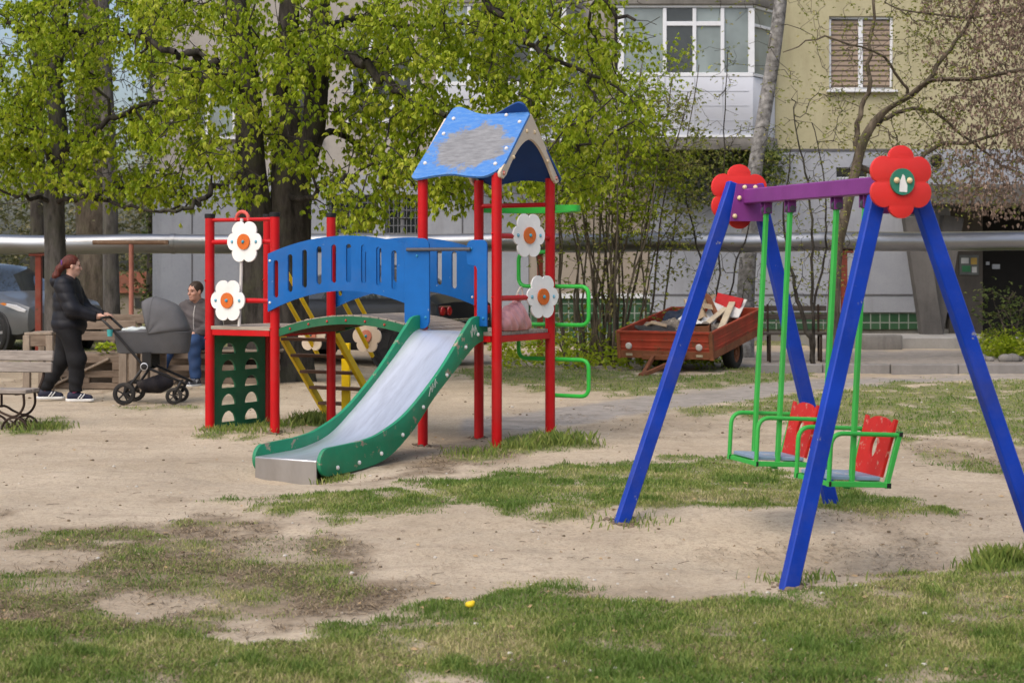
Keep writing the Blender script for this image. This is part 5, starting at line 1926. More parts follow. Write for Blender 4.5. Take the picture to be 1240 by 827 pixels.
# a dandelion tuft of yellow near the bush, taller grass tufts by the posts
def tufts(name, label, spots, seed, mat):
    r = np.random.default_rng(seed)
    V, F, T, o = [], [], [], 0
    for (px, py, n, h, w) in spots:
        cx, cy = on(px, py)
        for k in range(n):
            x, y = cx + r.normal(0, w), cy + r.normal(0, w * .8)
            z = ground_z(x, y)
            hh = h * (0.4 + 0.8 * r.random())
            a, la = r.random() * 6.28, r.random() * 6.28
            ww = 0.0035
            l = hh * r.uniform(.2, .7)
            V += [(x - math.cos(a) * ww, y - math.sin(a) * ww, z - .01), (x + math.cos(a) * ww, y + math.sin(a) * ww, z - .01), (x + math.cos(la) * l * .4 + math.cos(a) * ww * .7, y + math.sin(la) * l * .4 + math.sin(a) * ww * .7, z + hh * .65), (x + math.cos(la) * l, y + math.sin(la) * l, z + hh)]
            F += [(o, o + 1, o + 2), (o, o + 2, o + 3)]
            t_ = np.clip(r.normal(.28, .18), 0, 1)
            T += [t_] * 4
            o += 4
    ob = raw_mesh(name, V, F, mat, None, attrs={'tone': T})
    return tag(ob, label, 'grass', kind='stuff')

def foot_shade(spots):  # dark crumbs stand in for contact shade where posts and legs meet the ground
    r = np.random.default_rng(90)
    mb = MB()
    for (x, y, rad) in spots:
        for k in range(46):
            a, q = r.random() * 6.28, rad * (0.8 + 1.3 * r.random() ** 1.6)
            px_, py_ = x + math.cos(a) * q, y + math.sin(a) * q
            s = r.uniform(.006, .022) * (1.5 - q / rad * .4)
            mb.ball((px_, py_, ground_z(px_, py_) + s * .1), s, 5, (1, 1, .6))
    o = mb.build('contact_shade', paint('contact_shade_brown', (0.15, 0.115, 0.08), 0.95, .25), None)
    return tag(o, 'dark crumbs added as contact shade around the feet of the posts', 'soil', kind='stuff')
PW = PS.matrix_basis
_ft = [PW @ Vector((x, y, 0)) for (x, y) in ((0, 0), (TW, 0), (TW, TD), (0, TD), (LX0, 0), (LX1, 0), (LX0, TD2), (LX1, TD2))]
foot_shade([(p.x, p.y, .055) for p in _ft] + [(g[0], g[1], .06) for (g, t_) in legs])
tufts('tall_grass', 'taller grass tufts growing at the foot of the posts and bench', [
    (660, 541, 260, .10, .12), (690, 541, 240, .11, .12), (625, 545, 200, .08, .12), (580, 553, 200, .07, .14),
    (300, 524, 240, .07, .16), (270, 524, 160, .06, .12), (345, 518, 160, .07, .12), (375, 512, 300, .12, .13), (395, 509, 160, .10, .1),
    (20, 521, 220, .08, .2), (60, 521, 160, .07, .12), (404, 577, 120, .05, .07), (1212, 684, 420, .11, .07), (1195, 690, 160, .07, .08), (970, 703, 160, .05, .1), (1008, 628, 90, .05, .1), (765, 640, 160, .04, .12)], 44, gm)
# ------------------------------------------------------------------ smooth solid shapes (people, cloth, bags)
class Solid:
    def __init__(self, lo, hi, h):
        self.lo, self.h = np.array(lo, float), h
        n = np.ceil((np.array(hi) - self.lo) / h).astype(int) + 1
        self.g = np.full(n, 0.2, dtype=np.float32)
        self.n = n

    def _win(self, a, b, m):
        i0 = np.clip(((np.array(a) - m - self.lo) / self.h).astype(int), 0, self.n - 1)
        i1 = np.clip(((np.array(b) + m - self.lo) / self.h).astype(int) + 2, 1, self.n)
        ax = [np.arange(i0[k], i1[k]) * self.h + self.lo[k] for k in range(3)]
        X, Y, Z = np.meshgrid(*ax, indexing='ij')
        return tuple(slice(i0[k], i1[k]) for k in range(3)), X, Y, Z

    def _mix(self, sl, d, k):
        g = self.g[sl]
        if k > 0:
            h = np.maximum(k - np.abs(g - d), 0) / k
            self.g[sl] = np.minimum(g, d) - h * h * k * 0.25
        else:
            self.g[sl] = np.minimum(g, d)

    def cap(self, a, b, ra, rb=None, k=0.03):
        rb = ra if rb is None else rb
        a, b = np.array(a, float), np.array(b, float)
        m = max(ra, rb) + k + 2 * self.h
        sl, X, Y, Z = self._win(np.minimum(a, b), np.maximum(a, b), m)
        d = b - a
        t = np.clip(((X - a[0]) * d[0] + (Y - a[1]) * d[1] + (Z - a[2]) * d[2]) / (d @ d + 1e-12), 0, 1)
        D = np.sqrt((X - a[0] - t * d[0]) ** 2 + (Y - a[1] - t * d[1]) ** 2 + (Z - a[2] - t * d[2]) ** 2) - (ra + (rb - ra) * t)
        self._mix(sl, D, k)

    def chain(self, pts, rs, k=0.03):
        for i in range(len(pts) - 1):
            self.cap(pts[i], pts[i + 1], rs[i], rs[i + 1], k)

    def _ed(self, c, r, rot, m):
        c, r = np.array(c, float), np.array(r, float)
        R_ = np.max(r)
        sl, X, Y, Z = self._win(c - R_, c + R_, m)
        P = np.stack([X - c[0], Y - c[1], Z - c[2]], -1)
        if rot is not None:
            P = P @ np.array(rot)
        k0 = np.sqrt(((P / r) ** 2).sum(-1)) + 1e-9
        k1 = np.sqrt(((P / r ** 2) ** 2).sum(-1)) + 1e-9
        return sl, k0 * (k0 - 1) / k1

    def ell(self, c, r, k=0.03, rot=None):
        sl, d = self._ed(c, r, rot, k + 2 * self.h)
        self._mix(sl, d, k)

    def cut(self, c, r, k=0.01, rot=None):
        sl, d = self._ed(c, r, rot, k + 2 * self.h)
        g = self.g[sl]
        a = -d
        h = np.maximum(k - np.abs(g - a), 0) / max(k, 1e-6)
        self.g[sl] = np.maximum(g, a) + h * h * k * 0.25

    def halfspace(self, p, n):
        """keep the side the normal points away from"""
        ax = [np.arange(self.n[k]) * self.h + self.lo[k] for k in range(3)]
        X, Y, Z = np.meshgrid(*ax, indexing='ij')
        d = (X - p[0]) * n[0] + (Y - p[1]) * n[1] + (Z - p[2]) * n[2]
        self.g = np.maximum(self.g, d.astype(np.float32))

    def warp(self, fn):
        ax = [np.arange(self.n[k]) * self.h + self.lo[k] for k in range(3)]
        X, Y, Z = np.meshgrid(*ax, indexing='ij')
        self.g = self.g + fn(X, Y, Z).astype(np.float32)

    def build(self, name, mat, parent=None):
        g = self.g
        ins = g < 0
        c = np.zeros(tuple(self.n - 1), np.int16)
        P = np.zeros(tuple(self.n - 1) + (3,), np.float32)
        cnt = np.zeros(tuple(self.n - 1), np.float32)
        co = [(i, j, k) for i in (0, 1) for j in (0, 1) for k in (0, 1)]
        def sub(o):
            return g[o[0]:g.shape[0] - 1 + o[0], o[1]:g.shape[1] - 1 + o[1], o[2]:g.shape[2] - 1 + o[2]]
        for a in co:
            for ax in range(3):
                if a[ax] == 0:
                    b = list(a); b[ax] = 1
                    ga, gb = sub(a), sub(b)
                    cr = (ga < 0) != (gb < 0)
                    t = np.where(cr, ga / np.where(cr, ga - gb, 1), 0)
                    for q in range(3):
                        P[..., q] += np.where(cr, a[q] + (t if q == ax else 0), 0)
                    cnt += cr
        act = cnt > 0
        idx = -np.ones(act.shape, np.int64)
        idx[act] = np.arange(act.sum())
        I = np.argwhere(act)
        V = (I + P[act] / cnt[act][:, None]) * self.h + self.lo
        Q = []
        for ax in range(3):
            u, w = (ax + 1) % 3, (ax + 2) % 3
            s0 = [slice(None)] * 3; s1 = [slice(None)] * 3
            s0[ax] = slice(0, -1); s1[ax] = slice(1, None)
            ch = ins[tuple(s0)] != ins[tuple(s1)]
            E = np.argwhere(ch)
            E = E[(E[:, u] > 0) & (E[:, w] > 0) & (E[:, u] < self.n[u] - 1) & (E[:, w] < self.n[w] - 1)]
            if not len(E):
                continue
            def cell(du, dw):
                q = E.copy(); q[:, u] -= du; q[:, w] -= dw
                return idx[q[:, 0], q[:, 1], q[:, 2]]
            quad = np.stack([cell(1, 1), cell(0, 1), cell(0, 0), cell(1, 0)], 1)
            pos = ins[E[:, 0], E[:, 1], E[:, 2]]
            quad[~pos] = quad[~pos][:, ::-1]
            Q.append(quad)
        return raw_mesh(name, V, np.concatenate(Q), mat, parent, smooth=True)


# ------------------------------------------------------------------ pink bag on the tower deck
PB = PS.matrix_basis
bagp = PB @ Vector((0.72, 0.34, 1.003))
S_ = Solid((-.16, -.32, -.05), (.16, .32, .42), .009)
S_.cap((0, -.17, .055), (0, .17, .055), .075, .075)
S_.cap((0, -.13, .10), (0, .13, .11), .085, .08, .05)
S_.cap((0, -.02, .18), (0, .09, .20), .055, .05, .08)
S_.cap((0, .07, .24), (0, .09, .30), .03, .02, .05)
S_.warp(lambda X, Y, Z: 0.010 * np.sin(38 * Y + 9 * Z) * np.cos(30 * Z + 10 * Y) * np.clip(1.1 - Z * 3, 0, 1) + .006 * np.sin(70 * Y + 50 * Z + 20 * X))
S_.halfspace((0, 0, 0.0), (0, 0, -1))
o = S_.build('bag_body', paint('pink_plastic', (0.52, 0.26, 0.27), 0.4, 0.15, dirt=0.2, scale=9), None)
BG = thing('carrier_bag', 'crumpled pink carrier bag standing on the tower deck behind a flower board', 'bag', bagp, R(-30))
o.parent = BG
mb = MB()
mb.tube(smoothpts([(0, .06, .27), (0, .10, .34), (0, .16, .38), (0, .18, .30), (0, .12, .24)], 5), 0.008, 6)
mb.build('handle', paint('bag_handle', (0.62, 0.55, 0.45), 0.5), BG)

# ------------------------------------------------------------------ red trailer full of scrap
TRR = paint('rusty_red', (0.33, 0.045, 0.022), 0.55, 0.25, wear=(0.16, 0.065, 0.03), wscale=4.5, wpos=0.575, dirt=0.65, dirtcol=(0.12, 0.065, 0.03), scale=3)
RUST = paint('rust_brown', (0.20, 0.075, 0.034), 0.75, 0.3, wear=(0.16, 0.045, 0.02), wscale=5, wpos=0.58, dirt=0.5, dirtcol=(0.05, 0.03, 0.02))
RUBBER = paint('rubber', (0.020, 0.019, 0.018), 0.8, 0.2, dirt=0.5, dirtcol=(0.11, 0.09, 0.07))
GREYM = paint('dull_metal', (0.13, 0.115, 0.10), 0.6, 0.2, metal=0.3, dirt=0.4)
TR = thing('trailer', 'rusty red two-wheeled trailer tipped onto its drawbar and filled with scrap', 'trailer', (2.96, 24.4, 0.20))
TR.rotation_euler = (R(8.5), 0, R(-28.6))
W_, LN, HH = 1.5, 2.1, 0.41
def side_board(name, p0, p1, nrm):
    mb = MB()
    p0, p1, nrm = Vector(p0), Vector(p1), Vector(nrm)
    up = Vector((0, 0, 1))
    L_ = (p1 - p0)
    c = (p0 + p1) / 2
    mb.bar(p0 + up * (HH / 2), p1 + up * (HH / 2), .022, HH)
    mb.bar(p0 + up * (HH - .012) + nrm * .013, p1 + up * (HH - .012) + nrm * .013, .05, .035)
    for z in (0.27, 0.16):
        mb.bar(p0 + up * z + nrm * .014 + L_ * .015, p1 + up * z + nrm * .014 - L_ * .015, .02, .028)
    mb.mat = 1
    mb.bar(p0 + up * .06 + nrm * .013 + L_ * .004, p1 + up * .06 + nrm * .013 - L_ * .004, .012, .12)
    return mb.build(name, [TRR, RUST], TR, bevel=0.004)
side_board('front_board', (-W_, 0, 0), (-0.012, 0, 0), (0, -1, 0))
side_board('back_board', (-W_, LN, 0), (-0.012, LN, 0), (0, 1, 0))
side_board('side_board', (0, -0.012, 0), (0, LN + .012, 0), (1, 0, 0))
side_board('side_board', (-W_, .012, 0), (-W_, LN - .012, 0), (-1, 0, 0))
mb = MB()
for x in (-W_, 0.0):
    for y in (0, LN):
        mb.box((x, y, HH / 2), (.06, .06, HH + .02))
mb.box((-W_ / 2, LN / 2, .10), (W_ - .03, LN - .03, .02))
mb.box((-W_ / 2, LN * .35, -.03), (W_ * .72, .06, .07)); mb.box((-W_ / 2, LN * .66, -.03), (W_ * .72, .06, .07))
mb.box((-W_ * .3, LN * .5, .0), (.05, LN * .96, .07)); mb.box((-W_ * .7, LN * .5, .0), (.05, LN * .96, .07))
mb.build('chassis', RUST, TR, bevel=0.004)
mb = MB()
mb.bar((-W_ * .62, -.02, .04), (-W_ * .45, -1.0, -.03), .05, .06); mb.bar((-W_ * .28, -.02, .04), (-W_ * .43, -1.0, -.03), .05, .06)
mb.box((-W_ * .5, -.06, .03), (.68, .08, .07))
mb.cyl((-W_ * .44, -.92, -.03), (-W_ * .44, -1.12, -.03), .045)
mb.build('drawbar', RUST, TR, bevel=0.004)
mb = MB()
mb.bar((-W_ * .72, -.08, -.005), (-W_ * .72, -.08, -.20), .06, .06); mb.box((-W_ * .72, -.08, -.20), (.14, .14, .02))
mb.build('prop_stand', GREYM, TR)
for (x, z) in ((-1.33, .185), (-.19, .185)):
    mb = MB()
    mb.lathe([(0, .022), (.038, .018), (.045, .008), (.052, .004), (.052, -.01)], (x, -.03, z), (0, -1, 0), 18)
    mb.build('round_reflector', paint('lamp_white', (.55, .52, .48), .25, dirt=.3), TR)
for (x, z) in ((-1.33, .055), (-.19, .055)):
    mb = MB()
    mb.box((x, -.028, z), (.10, .016, .035))
    mb.build('marker_plate', paint('plate_cream', (.42, .36, .25), .5, dirt=.4), TR)
def wheel(parent, c, ax, r, w, tyre, rimm, name='wheel', spokes=0, rimr=0.62):
    """tyre, rim and hub; ax points outwards"""
    mb = MB()
    mb.lathe([(rimr * r, -w * .5), (r * .90, -w * .5), (r * .985, -w * .36), (r, -w * .18), (r, w * .18), (r * .985, w * .36), (r * .90, w * .5), (rimr * r, w * .5), (rimr * r, -w * .5)], c, ax, 32)
    t = mb.build(name, tyre, parent, ang=50)
    mb = MB()
    if spokes:
        mb.lathe([(rimr * r * .99, -w * .35), (rimr * r * .99, w * .42), (rimr * r * .90, w * .42), (rimr * r * .86, w * .2), (rimr * r * .86, -w * .3)], c, ax, 32)
        a_ = Vector(ax).normalized(); u_ = a_.orthogonal().normalized(); v_ = a_.cross(u_)
        for k in range(spokes):
            a = 2 * math.pi * k / spokes
            dd = u_ * math.cos(a) + v_ * math.sin(a)
            mb.bar(Vector(c) + a_ * (w * .34) + dd * (rimr * r * .1), Vector(c) + a_ * (w * .30) + dd * (rimr * r * .9), rimr * r * .20, w * .12, up=a_)
        mb.lathe([(0, w * .42), (rimr * r * .22, w * .42), (rimr * r * .22, w * .1), (0, w * .1)], c, ax, 16)
    else:
        mb.lathe([(0, w * .36), (rimr * r * .25, w * .36), (rimr * r * .28, w * .12), (rimr * r * .62, w * .10), (rimr * r * .72, w * .30), (rimr * r * .98, w * .34), (rimr * r * .98, -w * .3)], c, ax, 28)
        a_ = Vector(ax).normalized(); u_ = a_.orthogonal().normalized(); v_ = a_.cross(u_)
        for k in range(5):
            a = 2 * math.pi * k / 5
            mb.ball(Vector(c) + a_ * (w * .15) + (u_ * math.cos(a) + v_ * math.sin(a)) * rimr * r * .45, r * .045, 6)
    mb.build('rim', rimm, t, ang=50)
    return t
for x, s in ((-.13, 1), (-W_ + .13, -1)):
    wheel(TR, (x, 1.16, -.115), (s, 0, 0), .262, .17, RUBBER, RUST)
mb = MB(); mb.cyl((-W_ + .13, 1.16, -.115), (-.13, 1.16, -.115), .03); mb.build('axle', RUST, TR)

TMX = Matrix.Translation(TR.location) @ Matrix.Rotation(R(-28.6), 4, 'Z') @ Matrix.Rotation(R(8.5), 4, 'X')
def scrap(name, label, cat, pos, rot, build, mats, bevel=0.004):
    mb = MB()
    build(mb)
    o = mb.build(name, mats, None, bevel=bevel)
    o.matrix_world = TMX @ Matrix.Translation(pos) @ Matrix.Rotation(R(rot[2]), 4, 'Z') @ Matrix.Rotation(R(rot[1]), 4, 'Y') @ Matrix.Rotation(R(rot[0]), 4, 'X')
    return tag(o, label, cat)
CARD = paint('cardboard', (0.36, 0.27, 0.18), 0.85, 0.15, dirt=0.3)
PLYW = paint('pale_board', (0.52, 0.43, 0.31), 0.8, 0.15, dirt=0.3)
WPANEL = paint('white_board', (0.60, 0.58, 0.55), 0.7, 0.1, dirt=0.35)
scrap('scrap_plank', 'longest pale plank of the scrap leaning on the trailer side', 'plank', (-.24, 1.25, .42), (14, -8, 8), lambda m_: m_.box((0, 0, 0), (.11, 1.35, .03)), PLYW)
scrap('scrap_plank', 'shorter pale plank of the scrap beside the longest one', 'plank', (-.42, 1.10, .40), (12, 10, -4), lambda m_: m_.box((0, 0, 0), (.09, 1.0, .025)), PLYW)
scrap('scrap_board', 'white painted board lying aslant on the scrap', 'board', (-.50, 1.30, .42), (16, 26, 14), lambda m_: m_.box((0, 0, 0), (.20, .9, .02)), WPANEL)
scrap('metal_sheet', 'bright red panel standing up out of the scrap', 'panel', (-.42, 1.78, .50), (62, 8, -16), lambda m_: m_.box((0, 0, 0), (.50, .34, .03)), paint('red_panel', (0.50, 0.025, 0.03), 0.4, dirt=.15))
def carton(m_):
    m_.box((0, 0, 0), (.34, .30, .26))
    m_.box((0, -.22, .13), (.32, .16, .008), Matrix.Rotation(R(35), 3, 'X')); m_.box((.24, 0, .13), (.16, .28, .008), Matrix.Rotation(R(40), 3, 'Y'))
scrap('cardboard_box', 'opened brown cardboard box in the middle of the scrap', 'box', (-.72, 1.25, .36), (8, -24, 22), carton, CARD)
def wedge(m_):
    m_.plate([(-.2, -.16), (.22, -.12), (.12, .2), (-.12, .16)], .05)
scrap('cardboard_piece', 'torn cardboard piece at the trailer corner behind the front board', 'cardboard', (-1.12, .55, .36), (60, 20, 30), wedge, CARD)
scrap('scrap_crate', 'small rusty crate standing behind the front board of the trailer', 'crate', (-.32, .30, .30), (0, 0, 12), lambda m_: (m_.box((0, 0, 0), (.36, .22, .03)), m_.box((0, -.10, .08), (.36, .02, .16)), m_.box((0, .10, .08), (.36, .02, .16)), m_.box((-.17, 0, .08), (.02, .18, .16)), m_.box((.17, 0, .08), (.02, .18, .16))), RUST)
S_ = Solid((-.4, -.35, -.15), (.4, .35, .3), .02)
S_.ell((0, 0, 0), (.30, .24, .15)); S_.ell((.1, .1, .08), (.15, .14, .12)); S_.ell((-.14, -.04, .06), (.14, .12, .1))
S_.warp(lambda X, Y, Z: .02 * np.sin(22 * X + 9 * Z) * np.cos(19 * Y + 14 * Z))
o = S_.build('cloth_bundle', paint('navy_cloth', (0.020, 0.030, 0.055), 0.85, 0.25), None)
o.matrix_world = TMX @ Matrix.Translation((-.98, 1.2, .36)); tag(o, 'dark blue cloth bundle at the left of the scrap', 'bundle')
S_ = Solid((-.5, -.3, -.1), (.5, .3, .2), .02)
S_.ell((0, 0, 0), (.45, .24, .06)); S_.warp(lambda X, Y, Z: .025 * np.sin(15 * X + 6 * Y) * np.cos(14 * Y))
o = S_.build('tarpaulin', paint('dark_tarp', (0.035, 0.033, 0.034), 0.6, 0.25, dirt=.3), None)
o.matrix_world = TMX @ Matrix.Translation((-.95, .42, .33)) @ Matrix.Rotation(R(9), 4, 'Y'); tag(o, 'crumpled dark grey sheet lying along the front board of the trailer', 'sheet')
r9 = np.random.default_rng(9)
for k, (x, y, lab) in enumerate([(-.62, .75, 'grey board offcut lying flat in the middle of the trailer'), (-.75, .95, 'brown board offcut propped against the cardboard box'), (-1.2, 1.0, 'pale board offcut at the left wall of the trailer')]):
    scrap('board_offcut', lab, 'offcut', (x, y, .33), (r9.uniform(-10, 25), r9.uniform(-20, 20), r9.uniform(-60, 60)), lambda m_: m_.box((0, 0, 0), (.14, .5, .022)), [WPANEL, RUST, PLYW][k])

for (x, y, z, rx, ry, rz_, dims, lab, mt) in [
        (-.95, 1.55, .44, 20, 12, 35, (.10, .8, .03), 'pale lath lying across the scrap at the far left rim', PLYW),
        (-.80, 1.72, .50, 35, -15, -30, (.24, .5, .02), 'cardboard sheet tilted at the back of the scrap', CARD),
        (-.22, 1.72, .47, 25, 5, 4, (.16, .5, .025), 'white board leaning at the back right corner of the trailer', WPANEL),
        (-.58, 1.55, .52, 30, 22, 50, (.12, .7, .03), 'dark broken board crossing the top of the scrap', RUST),
        (-.66, .88, .40, 15, -20, 70, (.15, .45, .03), 'short white offcut in front of the cardboard box', WPANEL)]:
    scrap('scrap_piece', lab, 'scrap', (x, y, z), (rx, ry, rz_), lambda m_, d_=dims: m_.box((0, 0, 0), d_), mt)
S_ = Solid((-.75, -.95, -.2), (.75, .95, .32), .025)
for k in range(16):
    S_.ell((r9.uniform(-.5, .5), r9.uniform(-.65, .7), r9.uniform(-.02, .10)), (r9.uniform(.12, .25), r9.uniform(.12, .25), r9.uniform(.06, .14)), .05)
S_.warp(lambda X, Y, Z: .02 * np.sin(25 * X + 14 * Y) * np.cos(21 * Y - 9 * X) + .012 * np.sin(60 * X) * np.cos(52 * Y))
o = S_.build('rubble', paint('grey_rubble', (0.17, 0.145, 0.12), 0.9, 0.4, wear=(0.35, 0.31, 0.26), wscale=9, wpos=.55, dirt=.5, scale=8), None)
o.matrix_world = TMX @ Matrix.Translation((-.75, 1.1, .24)); tag(o, 'grey rubble filling the bed of the trailer beneath the boards', 'rubble', kind='stuff')

# ------------------------------------------------------------------ benches
BW = wood('bench_boards', (0.15, 0.125, 0.105), (0.34, 0.30, 0.26), stretch=(2, 14, 14))
IRON = paint('wrought_iron', (0.035, 0.022, 0.016), 0.6, 0.3, metal=0.4, dirt=0.4, dirtcol=(0.10, 0.05, 0.03))
gx, gy = on(36, 521)
BN = thing('park_bench', 'grey plank bench with scrolled iron legs at the left edge', 'bench', (gx, gy, ground_z(gx, gy)), R(-10))
BN.scale = (1, 1, .88)
for (z, y, t) in ((0.637, .27, 80), (0.762, .30, 80)):
    mb = MB()
    mb.box((-1.05, y, z), (2.3, .115, .035), Matrix.Rotation(R(t), 3, 'X'))
    mb.build('back_plank', BW, BN, bevel=0.006)
for (y,) in ((-.13,), (.02,)):
    mb = MB()
    mb.box((-1.09, y, .405), (2.3, .135, .045))
    mb.build('seat_plank', BW, BN, bevel=0.006)
def arcp(cx, cz, rr, a0, a1, y, n=14, r1=None):
    return [(cx + (rr + ((r1 if r1 is not None else rr) - rr) * k / n) * math.cos(R(a0 + (a1 - a0) * k / n)), y, cz + (rr + ((r1 if r1 is not None else rr) - rr) * k / n) * math.sin(R(a0 + (a1 - a0) * k / n))) for k in range(n + 1)]
for x0 in (-.05, -1.75):
    mb = MB()
    for y in (-.17, .06):
        mb.tube(arcp(x0 - .02, .0, .125, -5, 185, y, 18), .013, 8)
        mb.tube(arcp(x0 - .33, .0, .125, -5, 185, y, 18), .013, 8)
        mb.tube(smoothpts([(x0 + .07, y, .385), (x0 + .075, y, .26), (x0 + .03, y, .17), (x0 - .04, y, .135), (x0 - .14, y, .17), (x0 - .24, y, .225), (x0 - .36, y, .20)], 5), .013, 8)
        mb.tube(arcp(x0 + .02, .065, .05, 90, 400, y, 18, .012), .009, 8)
        mb.tube(arcp(x0 - .07, .05, .045, 90, -250, y, 18, .012), .009, 8)
        mb.tube([(x0 - .27, y, .21), (x0 - .27, y, .385)], .012, 8)
        mb.tube([(x0 + .06, y, .38), (x0 - .30, y, .38)], .010, 8)
    mb.bar((x0, -.18, .375), (x0, .28, .375), .03, .02)
    mb.tube(smoothpts([(x0 + .07, .12, .375), (x0 + .05, .20, .42), (x0 + .06, .27, .55), (x0 + .06, .30, .76)], 5), .014, 8)
    mb.build('iron_leg', IRON, BN)

DW = wood('dark_boards', (0.030, 0.024, 0.020), (0.085, 0.068, 0.055), stretch=(2, 14, 14))
gx, gy = bx(962, 27.4), 27.4
B2 = thing('park_bench', 'dark wooden bench beside the trailer in front of the grey wall', 'bench', (gx, gy, 0), R(-3))
for z, y in ((.88, .27), (.74, .24)):
    mb = MB(); mb.box((0, y, z), (1.12, .03, .09)); mb.build('back_plank', DW, B2, bevel=.005)
for y in (-.12, .0, .12):
    mb = MB(); mb.box((0, y, .47), (1.16, .1, .035)); mb.build('seat_plank', DW, B2, bevel=.005)
for x in (-.42, .42):
    mb = MB()
    mb.bar((x, -.14, 0), (x, -.14, .455), .035, .035, up=(0, 1, 0)); mb.bar((x, .16, 0), (x, .23, .95), .035, .035, up=(0, 1, 0)); mb.bar((x, -.15, .435), (x, .18, .435), .03, .03)
    mb.build('leg', IRON, B2)

# ------------------------------------------------------------------ furniture knocked together from pallets
PAL = wood('pallet_wood', (0.115, 0.080, 0.054), (0.245, 0.185, 0.135), stretch=(2, 10, 10), scale=2)
PAL2 = wood('pallet_wood_pale', (0.17, 0.13, 0.095), (0.31, 0.25, 0.19), stretch=(10, 10, 2), scale=2)
def pbox(name, parent, mat, *boxes):
    mb = MB()
    for (c, s) in boxes:
        mb.box(c, s, Matrix.Rotation(R(rng.normal(0, .7)), 3, 'Y'))
    return mb.build(name, mat, parent, bevel=.006)
d_ = 21.0
PT = thing('pallet_table', 'small square table of pallet wood behind the walking woman', 'table', (bx(56, d_), d_, 0), R(-6))
pbox('table_top', PT, PAL2, ((0, -.21, .73), (.36, .13, .035)), ((0, -.07, .73), (.36, .13, .035)), ((0, .07, .73), (.36, .13, .035)), ((0, .21, .73), (.36, .13, .035)))
for x in (-.15, .15):
    for y in (-.25, .25):
        pbox('leg', PT, PAL2, ((x, y, .355), (.09, .07, .71)))
pbox('apron', PT, PAL, ((0, -.255, .64), (.33, .03, .14)), ((0, .255, .64), (.33, .03, .14)))
PSF = thing('pallet_sofa', 'brown pallet sofa with slatted base and a diagonal brace behind the pram handle', 'seat', (bx(112, 21.4), 21.4, 0), R(-4))
pbox('backrest', PSF, PAL, ((0, .38, .66), (.92, .03, .12)), ((.0, .39, .80), (.92, .03, .11)))
pbox('seat', PSF, PAL, ((0, -.2, .44), (.92, .13, .03)), ((0, -.05, .44), (.92, .13, .03)), ((0, .10, .44), (.92, .13, .03)), ((0, .25, .44), (.92, .13, .03)))
pbox('base', PSF, PAL, ((0, -.27, .385), (.92, .03, .09)), ((0, -.27, .20), (.92, .03, .09)), ((0, -.27, .05), (.92, .03, .08)), ((-.40, -.24, .12), (.1, .1, .07)), ((0, -.24, .12), (.1, .1, .07)), ((.4, -.24, .12), (.1, .1, .07)), ((-.40, -.24, .30), (.1, .1, .1)), ((.4, -.24, .30), (.1, .1, .1)), ((0, .3, .22), (.92, .03, .4)))
mb = MB(); mb.bar((-.42, -.30, .05), (.32, -.30, .40), .03, .10, up=(0, 1, 0)); mb.build('brace', PAL2, PSF, bevel=.005)
PSB = thing('pallet_backboard', 'single brown board on stakes seen above the pram bassinet', 'board', (bx(152, 22.6), 22.6, 0))
pbox('board', PSB, PAL, ((0, 0, .86), (.52, .035, .12)))
pbox('stake', PSB, PAL, ((-.18, .04, .42), (.06, .04, .88))); pbox('stake', PSB, PAL, ((.18, .04, .42), (.06, .04, .88)))
PC = thing('slatted_crate', 'crate of upright pallet slats standing right behind the pram', 'crate', (bx(168, 20.6), 20.6, 0), R(-3))
for k in range(4):
    pbox('slat', PC, PAL2, ((-.20 + .135 * k, -.02 * (k % 2), .26), (.10, .03, .52)))
pbox('crate_box', PC, PAL, ((0, .2, .50), (.52, .38, .035)), ((0, .2, .06), (.52, .38, .035)), ((0, .38, .28), (.5, .03, .42)))
PBN = thing('pallet_bench', 'long low bench of stacked pallets under the seated man', 'bench', (bx(265, 22.3), 22.3, 0), R(-2))
pbox('seat', PBN, PAL2, *[((0.03, -.36 + .15 * k, .455), (1.75, .12, .03)) for k in range(6)])
pbox('base', PBN, PAL, *[((0.03, -.40, z), (1.75, .03, .075)) for z in (.385, .23, .06)], *[((x, -.36, z), (.11, .1, .08)) for x in (-.75, 0, .78) for z in (.30, .145)], ((0.03, .40, .23), (1.75, .03, .40)))
pbox('backrest', PBN, DW, ((.45, .45, .80), (.95, .03, .12)), ((.45, .46, .62), (.95, .03, .12)), ((.05, .48, .6), (.06, .05, .62)), ((.85, .48, .6), (.06, .05, .62)))
wp = leaf_cloud('weeds', np.array([(bx(130, 21.2) + r9.normal(0, .05), 21.15 + r9.normal(0, .03), .50 + .05 * r9.random()) for k in range(14)]), CHEST, None, (0, 0, 0), 4, (.05, .09), .5, .04, -.4, 61, 3)
tag(wp, 'small bright green plant on the seat of the pallet sofa', 'plant')

# ------------------------------------------------------------------ pram
PR = thing('pram', 'grey pram with raised hood and black wheels pushed by the woman', 'pram', (-4.13, 19.0, ground_z(-4.13, 19.0)))
PFAB = paint('pram_grey_fabric', (0.080, 0.080, 0.084), 0.9, 0.12, dirt=0.15, scale=6, bmp=.12)
PFAB2 = paint('pram_light_fabric', (0.105, 0.105, 0.11), 0.9, 0.1, dirt=0.12, scale=6, bmp=.12)
PBLK = paint('pram_black', (0.012, 0.012, 0.013), 0.45, 0.1, dirt=0.1)
PCLOTH = paint('basket_cloth', (0.014, 0.013, 0.018), 0.85, 0.2)
def srow(x0, x1, hw, z, n=36, e=0.55):
    cx, hx = (x0 + x1) / 2, (x1 - x0) / 2
    row = []
    for k in range(n):
        a = 2 * math.pi * k / n
        c_, s_ = math.cos(a), math.sin(a)
        row.append((cx + hx * abs(c_) ** e * (1 if c_ >= 0 else -1), hw * abs(s_) ** e * (1 if s_ >= 0 else -1), z))
    return row
mb = MB()
